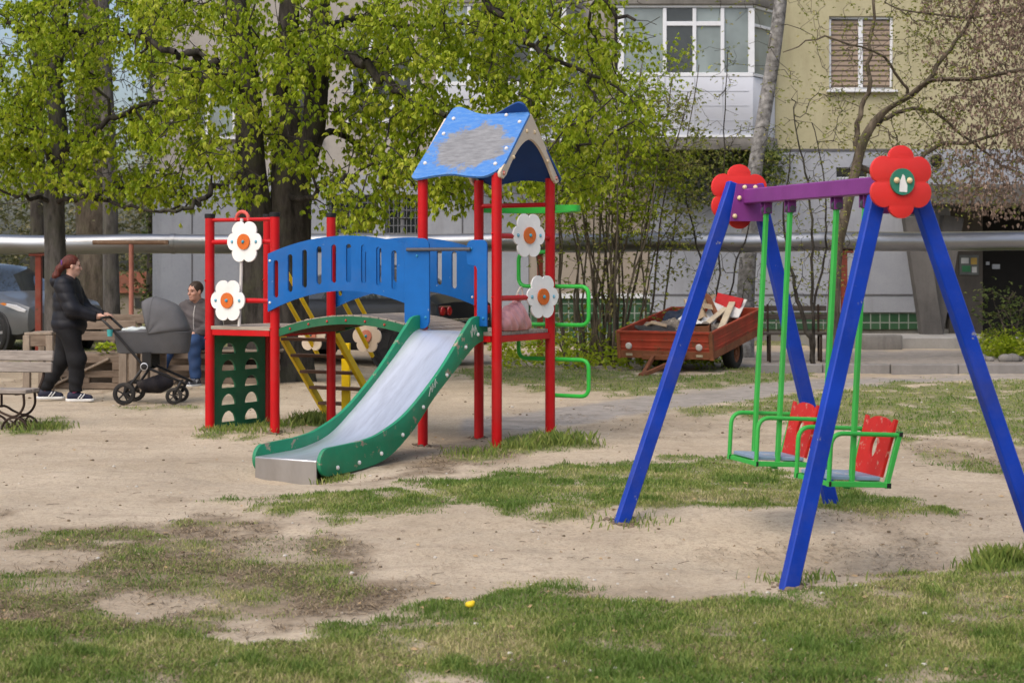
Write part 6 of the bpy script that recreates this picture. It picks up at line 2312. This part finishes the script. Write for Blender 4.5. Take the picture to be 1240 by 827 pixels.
rows = [srow(-.36, .38, .15, .575), srow(-.395, .405, .185, .585), srow(-.405, .415, .20, .64), srow(-.425, .43, .215, .76), srow(-.43, .435, .22, .805), srow(-.435, .44, .224, .825), srow(-.425, .43, .215, .83), srow(-.41, .415, .20, .81)]
mb.sheet(rows, closed=True)
mb.f.append(tuple(range(36))[::-1]); mb.mi.append(0)
mb.build('bassinet', PFAB, PR, ang=50)
S_ = Solid((-.46, -.24, .70), (.2, .24, .95), .011)
S_.ell((-.16, 0, .80), (.27, .205, .055)); S_.ell((-.02, 0, .83), (.16, .17, .05))
S_.warp(lambda X, Y, Z: .008 * np.sin(30 * X + 8 * Y) * np.cos(22 * Y))
S_.build('cover', PFAB2, PR)
mb = MB()
S_ = Solid((-.42, -.2, .78), (0, .2, .92), .01)
S_.ell((-.22, -.06, .845), (.12, .08, .035)); S_.ell((-.10, -.09, .85), (.07, .06, .03))
S_.warp(lambda X, Y, Z: .008 * np.sin(50 * X) * np.cos(40 * Y))
S_.build('blanket', paint('pale_blanket', (.45, .50, .50), .9, .2, wear=(.45, .38, .10), wscale=12, wpos=.6), PR)
# hood: fan of ribs from the pivot, fabric stretched between
piv = Vector((-0.01, 0, .81))
ribs = [(104, .375), (85, .415), (46, .43), (4, .435)]
rows = []
for i, (a, rr_) in enumerate(ribs):
    tip = Vector((math.cos(R(a)), 0, math.sin(R(a))))
    row = []
    for k in range(19):
        t = math.pi * k / 18
        out = abs(math.sin(t)) ** 0.62
        row.append(piv + tip * (rr_ * out * (0.99)) + Vector((0, -.222 * (abs(math.cos(t)) ** 0.62) * (1 if math.cos(t) > 0 else -1), 0)))
    rows.append(row)
fine = []
for i in range(len(rows) - 1):
    for s in range(4):
        t = s / 4
        sag = 1 + 0.03 * 4 * t * (1 - t)
        fine.append([piv + ((a_.lerp(b_, t)) - piv) * sag if True else a_ for a_, b_ in zip(rows[i], rows[i + 1])])
fine.append(rows[-1])
mb = MB()
mb.sheet(fine)
hd = mb.build('hood', PFAB2, PR, ang=30)
sm = hd.modifiers.new('thickness', 'SOLIDIFY'); sm.thickness = 0.008
for i in (0, 1):
    mb = MB(); mb.tube([p + (p - piv).normalized() * .004 for p in rows[i]], .007, 6); mb.build('hood_rib', PFAB, hd)
for y in (-.235, .235):
    mb = MB()
    mb.tube(rpath([(-.53, y * .95, .97), (-.40, y, .845), (-.05, y, .435), (.42, y * .8, .235)], .03), .016, 8)
    mb.tube([(-.06, y, .43), (-.27, y, .13)], .016, 8)
    mb.tube([(.36, y * .84, .262), (.29, y * .84, .12)], .018, 8)
    mb.box((-.02, y, .515), (.10, .035, .17))
    mb.mat = 1
    mb.lathe([(0, .026), (.03, .026), (.048, .02), (.05, 0), (.05, -.02)], (-.045, y, .435), (0, -1 if y < 0 else 1, 0), 18)
    mb.mat = 2
    mb.lathe([(.036, .026), (.046, .024), (.046, .0215)], (-.045, y, .435), (0, -1 if y < 0 else 1, 0), 18)
    mb.build('side_frame', [PBLK, PBLK, STEEL], PR, bevel=.002)
mb = MB(); mb.tube(rpath([(-.53, -.225, .97), (-.545, -.20, .985), (-.545, .20, .985), (-.53, .225, .97)], .03), .0165, 10); mb.build('push_handle', PBLK, PR)
mb = MB(); mb.tube([(-.27, -.25, .128), (-.27, .25, .128)], .012); mb.tube([(.30, -.2, .25), (.30, .2, .25)], .012); mb.build('axle', PBLK, PR)
for y in (-.265, .265):
    wheel(PR, (-.27, y, .128), (0, -1 if y < 0 else 1, 0), .128, .045, RUBBER, PBLK, spokes=5, rimr=.72)
for y in (-.19, .19):
    wheel(PR, (.28, y, .096), (0, -1 if y < 0 else 1, 0), .096, .04, RUBBER, PBLK, spokes=5, rimr=.70)
S_ = Solid((-.25, -.22, .05), (.32, .22, .45), .012)
S_.ell((.02, 0, .24), (.21, .17, .125)); S_.warp(lambda X, Y, Z: .006 * np.sin(40 * X + 10 * Z)); S_.halfspace((0, 0, .31), (-.35, 0, 1))
S_.build('basket', PCLOTH, PR)
mb = MB()
mb.lathe([(.0, 0), (.028, 0), (.034, .07), (.036, .075), (.030, .07), (.026, .01)], (-.43, -.27, .78), (0, 0, 1), 16)
mb.box((-.42, -.245, .81), (.02, .03, .02))
mb.build('cup_holder', paint('teal_plastic', (.06, .36, .36), .4, dirt=0), PR)

# ------------------------------------------------------------------ cars
CARGLASS = glassmat('car_glass', (0.018, 0.022, 0.024), 0.04)
TYRE = paint('car_tyre', (0.014, 0.014, 0.014), 0.75, 0.2, dirt=.3)
ALLOY = paint('alloy', (0.42, 0.43, 0.45), 0.3, 0.1, metal=.8, dirt=.2)
CHROME = paint('chrome', (0.7, 0.7, 0.72), 0.18, 0.03, metal=.95, dirt=.05)
PLAST = paint('car_plastic', (0.018, 0.018, 0.019), 0.6, 0.1, dirt=.1)
LAMPC = glassmat('lamp_clear', (0.42, 0.43, 0.45), 0.08)
LAMPR = glassmat('lamp_red', (0.42, 0.008, 0.012), 0.08)
LAMPO = glassmat('lamp_orange', (0.50, 0.16, 0.02), 0.1)
def carpaint(name, col, metal):
    m, nt, b = nmat(name)
    nt.links.new(mixc(nt, ramp(nt, noise(nt, 1.5, 4, .6), [(.4, 0.0), (.8, .35)]), col, tuple(c * .75 for c in col)), b.inputs['Base Color'])
    b.inputs['Metallic'].default_value = metal; b.inputs['Roughness'].default_value = 0.3
    b.inputs['Coat Weight'].default_value = 0.35; b.inputs['Coat Roughness'].default_value = 0.06
    return m
def car_body(root, st, mat, glass_spans, wheels, wr, rimm=None):
    """stations: x, z bottom, z belt, z top, half width at belt, half width at roof"""
    rows = []
    for (x, zb, zk, zt, wk, wt) in st:
        h = [(wk * .86, zb), (wk * .97, zb + .10), (wk, zb + (zk - zb) * .45), (wk * .985, zb + (zk - zb) * .80), (wk * .955, zk), (wk * .945, zk + .015),
             (wt + (wk * .945 - wt) * .12 , zk + (zt - zk) * .86), (wt * .88, zt - (zt - zk) * .04), (wt * .45, zt + .012)]
        rows.append([(x, -y, z) for (y, z) in h] + [(x, y, z) for (y, z) in reversed(h)])
    n = len(rows[0])
    # finer rows along the length
    P = [[Vector(p) for p in r_] for r_ in rows]
    mb = MB()
    base = len(mb.v)
    vs = [p for r_ in P for p in r_]
    fs, mi = [], []
    for i in range(len(P) - 1):
        for k in range(n):
            k2 = (k + 1) % n
            fs.append((i * n + k, (i + 1) * n + k, (i + 1) * n + k2, i * n + k2))
            g = 0
            if (k in (5, n - 7)) and i in glass_spans['side']:
                g = 1
            if k in (6, 7, 8, n - 8, n - 9, 5, n - 7) and i in glass_spans['screen'] and k not in (5, n - 7):
                g = 1
            if k in (0, n - 2, n - 1):
                g = 2
            mi.append(g)
    fs.append(tuple(reversed(range(n)))); mi.append(0)
    fs.append(tuple(range((len(P) - 1) * n, len(P) * n))); mi.append(0)
    fs = [tuple(reversed(f)) for f in fs]
    mb.v = [tuple(p) for p in vs]; mb.f = fs; mb.mi = mi
    bd = mb.build('body', [mat, CARGLASS, PLAST], root, bevel=0.0, ang=32)
    wk = max(s[4] for s in st)
    for x in wheels:
        for s in (-1, 1):
            m2 = MB()
            m2.lathe([(0, .012), (wr * 1.16, .012), (wr * 1.2, .0), (wr * 1.2, -.12)], (x, s * wk * .985, wr * 1.02), (0, s, 0), 28)
            m2.build('wheel_arch', PLAST, root)
            wheel(root, (x, s * (wk - .075), wr), (0, s, 0), wr, .21, TYRE, rimm or ALLOY, spokes=5, rimr=.70)
    return bd
SUV = thing('parked_car', 'silver-grey crossover car parked behind the pallet table at the far left', 'car', (-9.9, 32.1, 0), R(-42))
st = [(2.24, .42, .70, .74, .62, .50), (2.18, .28, .82, .86, .80, .66), (1.95, .24, .90, .96, .89, .72), (1.4, .24, .97, 1.04, .92, .74), (.85, .26, 1.03, 1.11, .93, .74), (.35, .26, 1.05, 1.42, .93, .62), (.0, .26, 1.05, 1.60, .93, .60), (-.6, .26, 1.05, 1.64, .93, .60), (-1.35, .27, 1.06, 1.61, .93, .60), (-1.95, .30, 1.08, 1.48, .91, .58), (-2.2, .36, 1.0, 1.12, .86, .62), (-2.25, .45, .8, .85, .78, .6)]
car_body(SUV, st, carpaint('silver_car', (0.105, 0.11, 0.115), .35), {'side': (4, 5, 6, 7, 8), 'screen': (4, 5, 8, 9)}, (1.36, -1.36), .345)
for s in (-1, 1):
    mb = MB()
    mb.plate([(-.28, .06), (.06, -.035), (.20, -.05), (.22, .0), (.0, .075), (-.2, .10)], .05, (1.93, s * .865, .80), Vector((.93, -s * .36, -.04)).normalized(), (0, 0, 1))
    hl = mb.build('headlight', LAMPC, SUV, bevel=.008)
    mb = MB(); mb.plate([(-.36, .09), (-.25, .055), (-.2, .085), (-.28, .11)], .052, (1.93, s * .867, .80), Vector((.93, -s * .36, -.04)).normalized(), (0, 0, 1)); mb.build('indicator', LAMPO, hl)
    mb = MB(); mb.ball((.55, s * 1.0, 1.10), .11, 10, (.7, 1, .65)); mb.build('door_mirror', carpaint('mirror_silver', (.2, .21, .23), .5), SUV)
    mb = MB(); mb.box((1.98, s * .74, .40), (.25, .16, .10)); mb.build('fog_lamp_recess', PLAST, SUV, bevel=.02)
mb = MB(); mb.box((2.215, 0, .66), (.06, .80, .20)); mb.box((2.19, 0, .36), (.06, 1.1, .12)); mb.build('grille', PLAST, SUV, bevel=.02)
SED = thing('parked_car', 'black saloon car with round red tail lamps parked beyond the slide', 'car', (-2.62, 27.3, 0), R(148))
SED.scale = (1, 1, 1.12)
st = [(2.2, .40, .58, .62, .60, .5), (2.12, .24, .68, .72, .80, .62), (1.5, .22, .82, .87, .86, .68), (.95, .22, .90, .96, .87, .70), (.35, .22, .93, 1.30, .87, .58), (.0, .22, .93, 1.40, .87, .56), (-.7, .22, .94, 1.42, .87, .56), (-1.15, .23, .95, 1.36, .87, .56), (-1.62, .24, .96, 1.06, .86, .66), (-2.05, .26, .94, 1.03, .84, .64), (-2.2, .30, .86, .90, .80, .6), (-2.24, .40, .62, .64, .74, .6)]
car_body(SED, st, carpaint('black_car', (0.012, 0.013, 0.018), .2), {'side': (3, 4, 5, 6, 7), 'screen': (3, 4, 6, 7)}, (1.32, -1.32), .31, PLAST)
for s in (-1, 1):
    mb = MB(); mb.box((-2.2, s * .56, .79), (.06, .34, .15)); tl_ = mb.build('tail_lamp', glassmat('lamp_dark_red', (.10, .006, .008)), SED, bevel=.02)
    mb = MB()
    for q in (.47, .65):
        mb.lathe([(0, .02), (.055, .012), (.062, 0), (.062, -.02)], (-2.235, s * q, .79), (-1, 0, 0), 18)
    mb.build('round_lamp', LAMPR, tl_)
mb = MB(); mb.box((-2.25, 0, .66), (.03, 1.25, .04)); mb.build('bumper_trim', CHROME, SED, bevel=.006)
mb = MB(); mb.box((-2.255, 0, .52), (.02, .52, .11)); mb.build('number_plate', WHITE, SED, bevel=.004)
mb = MB(); mb.box((-2.22, 0, .42), (.10, 1.45, .20)); mb.build('rear_bumper', PLAST, SED, bevel=.03)

# small yellow ball in the grass
gx, gy = on(569, 739)
mb = MB(); mb.ball((0, 0, .012), .019, 12, (1.15, 1, .8)); mb.ball((.014, .004, .02), .010, 8)
o = mb.build('yellow_toy', paint('yellow_toy_plastic', (.70, .50, .02), .5, dirt=0), None)
o.location = (gx, gy, ground_z(gx, gy) + .012); tag(o, 'small yellow lump lying in the foreground grass', 'toy')
# ------------------------------------------------------------------ people
def skinmat(name, col):
    m, nt, b = nmat(name)
    nt.links.new(mixc(nt, ramp(nt, noise(nt, 14, 4, .6), [(.4, 0.0), (.75, .5)]), col, (col[0] * .95, col[1] * .72, col[2] * .66)), b.inputs['Base Color'])
    b.inputs['Roughness'].default_value = .55
    return m
SKIN = skinmat('skin_pale', (0.52, 0.31, 0.23))
SKIN2 = skinmat('skin_ruddy', (0.46, 0.25, 0.18))
EYEM = paint('eye_dark', (.02, .014, .012), .3, 0, dirt=0)
LIP = paint('lip', (.33, .12, .10), .5, .05, dirt=0)
BROW = paint('brow', (.05, .03, .022), .8, .05, dirt=0)

def head(S, c, f, up=(0, 0, 1), s=1.0):
    """skull, jaw, nose, ears and lips added to a solid; f = where the face points"""
    c, f, up = Vector(c), Vector(f).normalized(), Vector(up).normalized()
    l = up.cross(f).normalized(); up = f.cross(l)
    rot = np.array([list(f), list(l), list(up)]).T
    p = lambda a, b_, d: c + f * (a * s) + l * (b_ * s) + up * (d * s)
    S.ell(p(-.012, 0, .028), (.096 * s, .077 * s, .090 * s), .02, rot)
    S.ell(p(.022, 0, -.045), (.066 * s, .058 * s, .075 * s), .03, rot)
    S.ell(p(.058, 0, -.098), (.026 * s, .030 * s, .020 * s), .03, rot)
    S.ell(p(.076, 0, .022), (.016 * s, .05 * s, .012 * s), .02, rot)
    for q in (-1, 1):
        S.cut(p(.094, .031 * q, .004), (.014 * s, .020 * s, .011 * s), .014, rot)
        S.ell(p(.058, .042 * q, -.030), (.026 * s, .020 * s, .018 * s), .02, rot)
        S.ell(p(-.010, .078 * q, -.012), (.020 * s, .009 * s, .032 * s), .008, rot)
    S.cap(p(.086, 0, .005), p(.106, 0, -.034), .009 * s, .013 * s, .014)
    S.ell(p(.083, 0, -.068), (.012 * s, .024 * s, .010 * s), .012, rot)
    return p, rot

def face(parent, p, rot, s, hairm=BROW):
    for q in (-1, 1):
        mb = MB(); mb.ball(p(.081, .031 * q, .004), .0095 * s, 8, (1, 1, .7)); mb.build('eye', EYEM, parent)
        mb = MB(); mb.tube([p(.088, .013 * q, .024), p(.090, .032 * q, .029), p(.078, .050 * q, .022)], .0042 * s, 6); mb.build('eyebrow', hairm, parent)
    mb = MB(); mb.tube([p(.084, -.022, -.069), p(.0945, 0, -.068), p(.084, .022, -.069)], .0048 * s, 6); mb.build('mouth', LIP, parent)

def hand(S, w, d, nrm, side, curl=0.5, s=1.0):
    """palm, four fingers and a thumb; d = finger direction, nrm = out of the back of the hand, side = towards the thumb"""
    w, d, nrm, side = Vector(w), Vector(d).normalized(), Vector(nrm).normalized(), Vector(side).normalized()
    S.cap(w, w + d * .03 * s, .026 * s, .03 * s, .02)
    for i, (o, L) in enumerate(((.030, .070), (.010, .078), (-.010, .072), (-.029, .056))):
        b = w + d * (.082 * s) + side * (o * s)
        S.cap(w + d * .02 * s + side * (o * .7 * s), b, .015 * s, .011 * s, .014)
        a1, a2, a3 = curl * 0.9, curl * 2.0, curl * 2.8
        q = b
        for a, fl in ((a1, .45), (a2, .32), (a3, .25)):
            e = q + (d * math.cos(a) - nrm * math.sin(a)) * (L * fl * s)
            S.cap(q, e, .0088 * s, .008 * s, .004)
            q = e
    t0 = w + d * .022 * s + side * .026 * s
    t1 = t0 + (d * .6 + side * .75 - nrm * .2).normalized() * .038 * s
    t2 = t1 + (d * .7 + side * .1 - nrm * (.3 + curl)).normalized() * .032 * s
    S.cap(t0, t1, .014 * s, .0105 * s, .012); S.cap(t1, t2, .0105 * s, .009 * s, .006)

# ---- woman walking with the pram, in profile, facing right
wx, wy = bx(80, 19.3), 19.25
WM = thing('person', 'woman in black puffer jacket and trousers with red ponytail pushing the pram', 'person', (wx, wy, ground_z(wx, wy)), R(3))
LO, HI = (-.45, -.42, -.02), (.68, .42, 1.75)
hc, hf = (.085, 0, 1.575), (.95, .30, -.05)
hipR, kneR, ankR = (.06, -.09, .86), (.16, -.10, .48), (.13, -.10, .10)     # front leg, nearer the camera
hipL, kneL, ankL = (.02, .09, .86), (-.05, .10, .49), (-.25, .10, .13)
shR, elR, wrR = (.02, -.18, 1.345), (.14, -.25, 1.07), (.415, -.20, .985)
shL, elL, wrL = (.04, .18, 1.345), (.16, .25, 1.07), (.415, .20, .985)
S_ = Solid(LO, HI, .0068)
p_, rot_ = head(S_, hc, hf, (-.05, 0, 1), .98)
S_.cap((.05, 0, 1.36), (.075, 0, 1.52), .056, .052, .03)
S_.ell((.04, 0, 1.15), (.11, .16, .27)); S_.ell((.03, 0, .92), (.12, .16, .14))
for (a, b_, c_) in ((shR, elR, wrR), (shL, elL, wrL)):
    S_.chain([a, b_, c_], [.055, .045, .03])
for (a, b_, c_) in ((hipR, kneR, ankR), (hipL, kneL, ankL)):
    S_.chain([a, b_, c_], [.085, .058, .04])
for (h_, t_) in (((.11, -.10, .05), (.30, -.10, .045)), ((-.28, .10, .07), (-.11, .10, .045))):
    S_.cap(h_, t_, .038, .032)
for (w, q) in ((wrR, 1), (wrL, -1)):
    hand(S_, Vector(w) + Vector((.005, 0, .012)), (.9, 0, -.05), (.15, 0, 1), (0, q, 0), .95, .95)
wb = S_.build('body', SKIN, WM)
face(wb, p_, rot_, .98)
HAIR = paint('dark_red_hair', (.085, .018, .010), .5, .35, dirt=0, scale=3, stretch=(30, 30, 3), bmp=.3)
S_ = Solid((-.26, -.16, 1.28), (.24, .16, 1.75), .008)
S_.ell(p_(-.022, 0, .036), (.099, .083, .092), .02, rot_)
S_.cut(p_(.105, 0, -.035), (.085, .12, .105), .02, rot_)
S_.ell(p_(-.085, 0, .02), (.04, .05, .045), .03, rot_)
S_.chain([p_(-.10, 0, .02), p_(-.145, -.01, -.04), p_(-.18, -.01, -.13), p_(-.20, 0, -.24)], [.032, .040, .040, .014], .03)
S_.warp(lambda X, Y, Z: .003 * np.sin(180 * Y + 40 * X + 25 * Z))
S_.build('hair', HAIR, wb)
mb = MB(); mb.tube([p_(-.128, .042 * math.cos(R(a)), .012 + .042 * math.sin(R(a))) for a in range(0, 360, 24)], .010, 8, closed=True); mb.build('hair_tie', paint('purple_band', (.10, .03, .16), .7, dirt=0), wb)
JACK = paint('black_puffer', (.0085, .009, .013), .6, .2, dirt=.1, scale=8, bmp=.05, dirtcol=(.03, .03, .04))
S_ = Solid(LO, HI, .009)
S_.ell((.035, 0, 1.14), (.172, .215, .32)); S_.ell((.05, 0, .90), (.205, .225, .19), .06)
S_.cap((.03, -.12, 1.33), (.03, .12, 1.33), .105, .105, .05)
S_.ell((.0, 0, 1.415), (.10, .11, .06), .05); S_.ell((-.10, 0, 1.385), (.075, .12, .07), .04)
for (a, b_, c_) in ((shR, elR, wrR), (shL, elL, wrL)):
    S_.chain([a, b_, Vector(c_) - Vector((.02, 0, 0))], [.105, .088, .062], .05)
S_.warp(lambda X, Y, Z: -.007 * np.abs(np.sin(np.pi * (Z + .25 * np.clip(X - .12, 0, .4)) / .105)) + .005 + .004 * np.sin(34 * X + 20 * Z) * np.cos(28 * Y))
S_.halfspace((.06, 0, .785), (-.10, 0, -1)); S_.halfspace((.408, 0, .985), (1, 0, -.12))
for sgn in (1,):
    S_.cut((.12, 0, 1.60), (.10, .085, .20), .01)
S_.build('jacket', JACK, WM)
TROU = paint('black_trousers', (.0095, .0095, .011), .85, .2, dirt=.15, dirtcol=(.03, .03, .03), bmp=.1)
S_ = Solid((-.45, -.35, .05), (.45, .35, 1.0), .009)
S_.ell((.045, 0, .86), (.165, .185, .14), .05)
S_.chain([hipR, kneR, (.145, -.10, .14)], [.125, .098, .076], .05); S_.chain([hipL, kneL, (-.235, .10, .17)], [.125, .10, .078], .05)
S_.warp(lambda X, Y, Z: .007 * np.sin(26 * Z + 14 * X) * np.cos(18 * Y + 5 * X) + .005 * np.sin(60 * Z + 22 * X) * np.clip(1.1 - Z * 2.2, 0, 1))
S_.halfspace((0, 0, .115), (0, 0, -1))
S_.build('trousers', TROU, WM)
SOCK = paint('pink_sock', (.35, .06, .16), .9, .1, dirt=0)
NAVY = paint('navy_shoe', (.012, .015, .035), .6, .2, dirt=.15)
SOLE = paint('white_sole', (.66, .66, .64), .6, .08, dirt=.25)
for (ax_, ay_, az_, tilt) in ((.13, -.10, .0, 0), (-.25, .10, .012, -4)):
    mb = MB(); mb.cyl((ax_ + .005, ay_, az_ + .075), (ax_ + .005, ay_, az_ + .165), .050, .046); mb.build('sock', SOCK, WM)
    S_ = Solid((ax_ - .12, ay_ - .07, az_ - .01), (ax_ + .26, ay_ + .07, az_ + .16), .006)
    S_.cap((ax_ - .035, ay_, az_ + .058), (ax_ + .03, ay_, az_ + .075), .050, .050, .02); S_.cap((ax_ + .02, ay_, az_ + .066), (ax_ + .175, ay_, az_ + .045), .046, .036, .02); S_.cap((ax_ - .03, ay_, az_ + .08), (ax_ + .0, ay_, az_ + .105), .046, .044, .02)
    S_.halfspace((0, 0, az_ + .028), (0, 0, -1))
    sh = S_.build('shoe', NAVY, WM)
    S_ = Solid((ax_ - .13, ay_ - .08, az_ - .01), (ax_ + .27, ay_ + .08, az_ + .08), .006)
    S_.cap((ax_ - .045, ay_, az_ + .024), (ax_ + .185, ay_, az_ + .022), .056, .045, .02)
    S_.halfspace((0, 0, az_ + .034), (0, 0, 1)); S_.halfspace((0, 0, az_ + .002), (0, 0, -1))
    S_.build('sole', SOLE, sh)
    mb = MB()
    for q in (0, .035):
        mb.tube([(ax_ + .05 + q, ay_ - .052, az_ + .04), (ax_ + .075 + q, ay_ - .050, az_ + .068), (ax_ + .085 + q, ay_ - .028, az_ + .088)], .007, 6)
    mb.build('stripe', SOLE, sh)

# ---- man sitting on the pallet bench, turned towards the pram
MN = thing('person', 'seated man in grey-brown jacket and blue jeans watching from the pallet bench', 'person', (bx(243, 22.15), 22.15, 0), R(255))
LO, HI = (-.35, -.62, -.02), (.72, .45, 1.45)
hipR, kneR, ankR = (0.02, -.10, .56), (.37, -.24, .55), (.44, -.42, .11)
hipL, kneL, ankL = (0.02, .10, .56), (.43, .11, .585), (.40, .12, .10)
shR, elR, wrR = (.06, -.20, 1.02), (.10, -.27, .78), (.31, -.10, .70)
shL, elL, wrL = (.06, .20, 1.02), (.10, .27, .78), (.31, .08, .695)
hc, hf = (.15, -.01, 1.245), (.93, -.36, -.06)
S_ = Solid(LO, HI, .0072)
p_, rot_ = head(S_, hc, hf, (.05, 0, 1), 1.04)
S_.cap((.06, 0, 1.04), (.13, 0, 1.18), .065, .058, .03)
S_.ell((.03, 0, .86), (.13, .17, .26)); S_.ell((0, 0, .60), (.14, .18, .12))
for (a, b_, c_) in ((shR, elR, wrR), (shL, elL, wrL)):
    S_.chain([a, b_, c_], [.06, .05, .032])
for (a, b_, c_) in ((hipR, kneR, ankR), (hipL, kneL, ankL)):
    S_.chain([a, b_, c_], [.095, .065, .042])
for a in (ankR, ankL):
    S_.cap((a[0] - .04, a[1], .045), (a[0] + .16, a[1], .04), .04, .034)
hand(S_, wrR, (.75, .55, -.15), (.1, .1, 1), (.5, -.75, 0) and (.6, -.7, .1), .55)
hand(S_, wrL, (.85, -.35, -.12), (.1, -.1, 1), (.35, -.9, .1), .45)
mbd = S_.build('body', SKIN2, MN)
face(mbd, p_, rot_, 1.04)
S_ = Solid((-.05, -.2, 1.05), (.35, .2, 1.45), .008)
S_.ell(p_(-.022, 0, .036), (.106, .088, .098), .02, rot_)
S_.cut(p_(.10, 0, -.045), (.082, .13, .115), .012, rot_); S_.cut(p_(0, 0, -.12), (.09, .11, .075), .02, rot_)
S_.warp(lambda X, Y, Z: .0025 * np.sin(140 * Y + 60 * X))
S_.build('hair', paint('brown_hair', (.045, .030, .022), .6, .3, dirt=0, bmp=.3), mbd)
JK2 = paint('taupe_jacket', (.075, .066, .068), .75, .18, dirt=.2, scale=6, bmp=.1)
S_ = Solid(LO, HI, .009)
S_.ell((.03, 0, .86), (.185, .225, .27)); S_.ell((.02, 0, .66), (.19, .23, .12), .06)
S_.cap((.05, -.13, 1.03), (.05, .13, 1.03), .095, .095, .05); S_.ell((.085, 0, 1.105), (.095, .10, .05), .03)
for (a, b_, c_) in ((shR, elR, wrR), (shL, elL, wrL)):
    S_.chain([a, b_, c_], [.095, .082, .055], .05)
S_.warp(lambda X, Y, Z: .006 * np.sin(40 * Z + 18 * Y) * np.cos(24 * X + 9 * Z) + .003 * np.sin(75 * Z + 30 * Y))
S_.cut((.17, -.02, 1.24), (.105, .10, .16), .01)
S_.build('jacket', JK2, MN)
mb = MB(); mb.tube(smoothpts([(.165, .0, 1.06), (.205, .0, .96), (.215, .0, .84), (.20, 0, .70)], 4), .007, 6); mb.build('zip', paint('zip_pale', (.42, .40, .38), .5, dirt=0), MN)
S_ = Solid(LO, HI, .009)
S_.ell((0.02, 0, .60), (.17, .20, .13), .05)
S_.chain([hipR, kneR, (.44, -.41, .14)], [.115, .088, .072], .05); S_.chain([hipL, kneL, (.405, .12, .13)], [.115, .090, .074], .05)
S_.warp(lambda X, Y, Z: .006 * np.sin(36 * Z + 22 * X) * np.cos(20 * Y))
S_.halfspace((0, 0, .10), (0, 0, -1))
S_.build('jeans', paint('blue_denim', (.018, .048, .125), .85, .25, wear=(.05, .10, .20), wscale=4, wpos=.62, dirt=.15, bmp=.15), MN)
for a in (ankR, ankL):
    S_ = Solid((a[0] - .14, a[1] - .08, -.01), (a[0] + .26, a[1] + .08, .16), .007)
    S_.cap((a[0] - .04, a[1], .055), (a[0] + .03, a[1], .075), .052, .05, .02); S_.cap((a[0] + .02, a[1], .062), (a[0] + .165, a[1], .044), .047, .037, .02)
    S_.halfspace((0, 0, .026), (0, 0, -1))
    sh = S_.build('shoe', paint('grey_shoe', (.05, .055, .075), .6, .3, wear=(.4, .4, .4), wscale=14, wpos=.55, dirt=.2), MN)
    S_ = Solid((a[0] - .14, a[1] - .08, -.01), (a[0] + .26, a[1] + .08, .06), .007)
    S_.cap((a[0] - .045, a[1], .022), (a[0] + .175, a[1], .02), .056, .046, .02)
    S_.halfspace((0, 0, .032), (0, 0, 1)); S_.halfspace((0, 0, .002), (0, 0, -1))
    S_.build('sole', SOLE, sh)
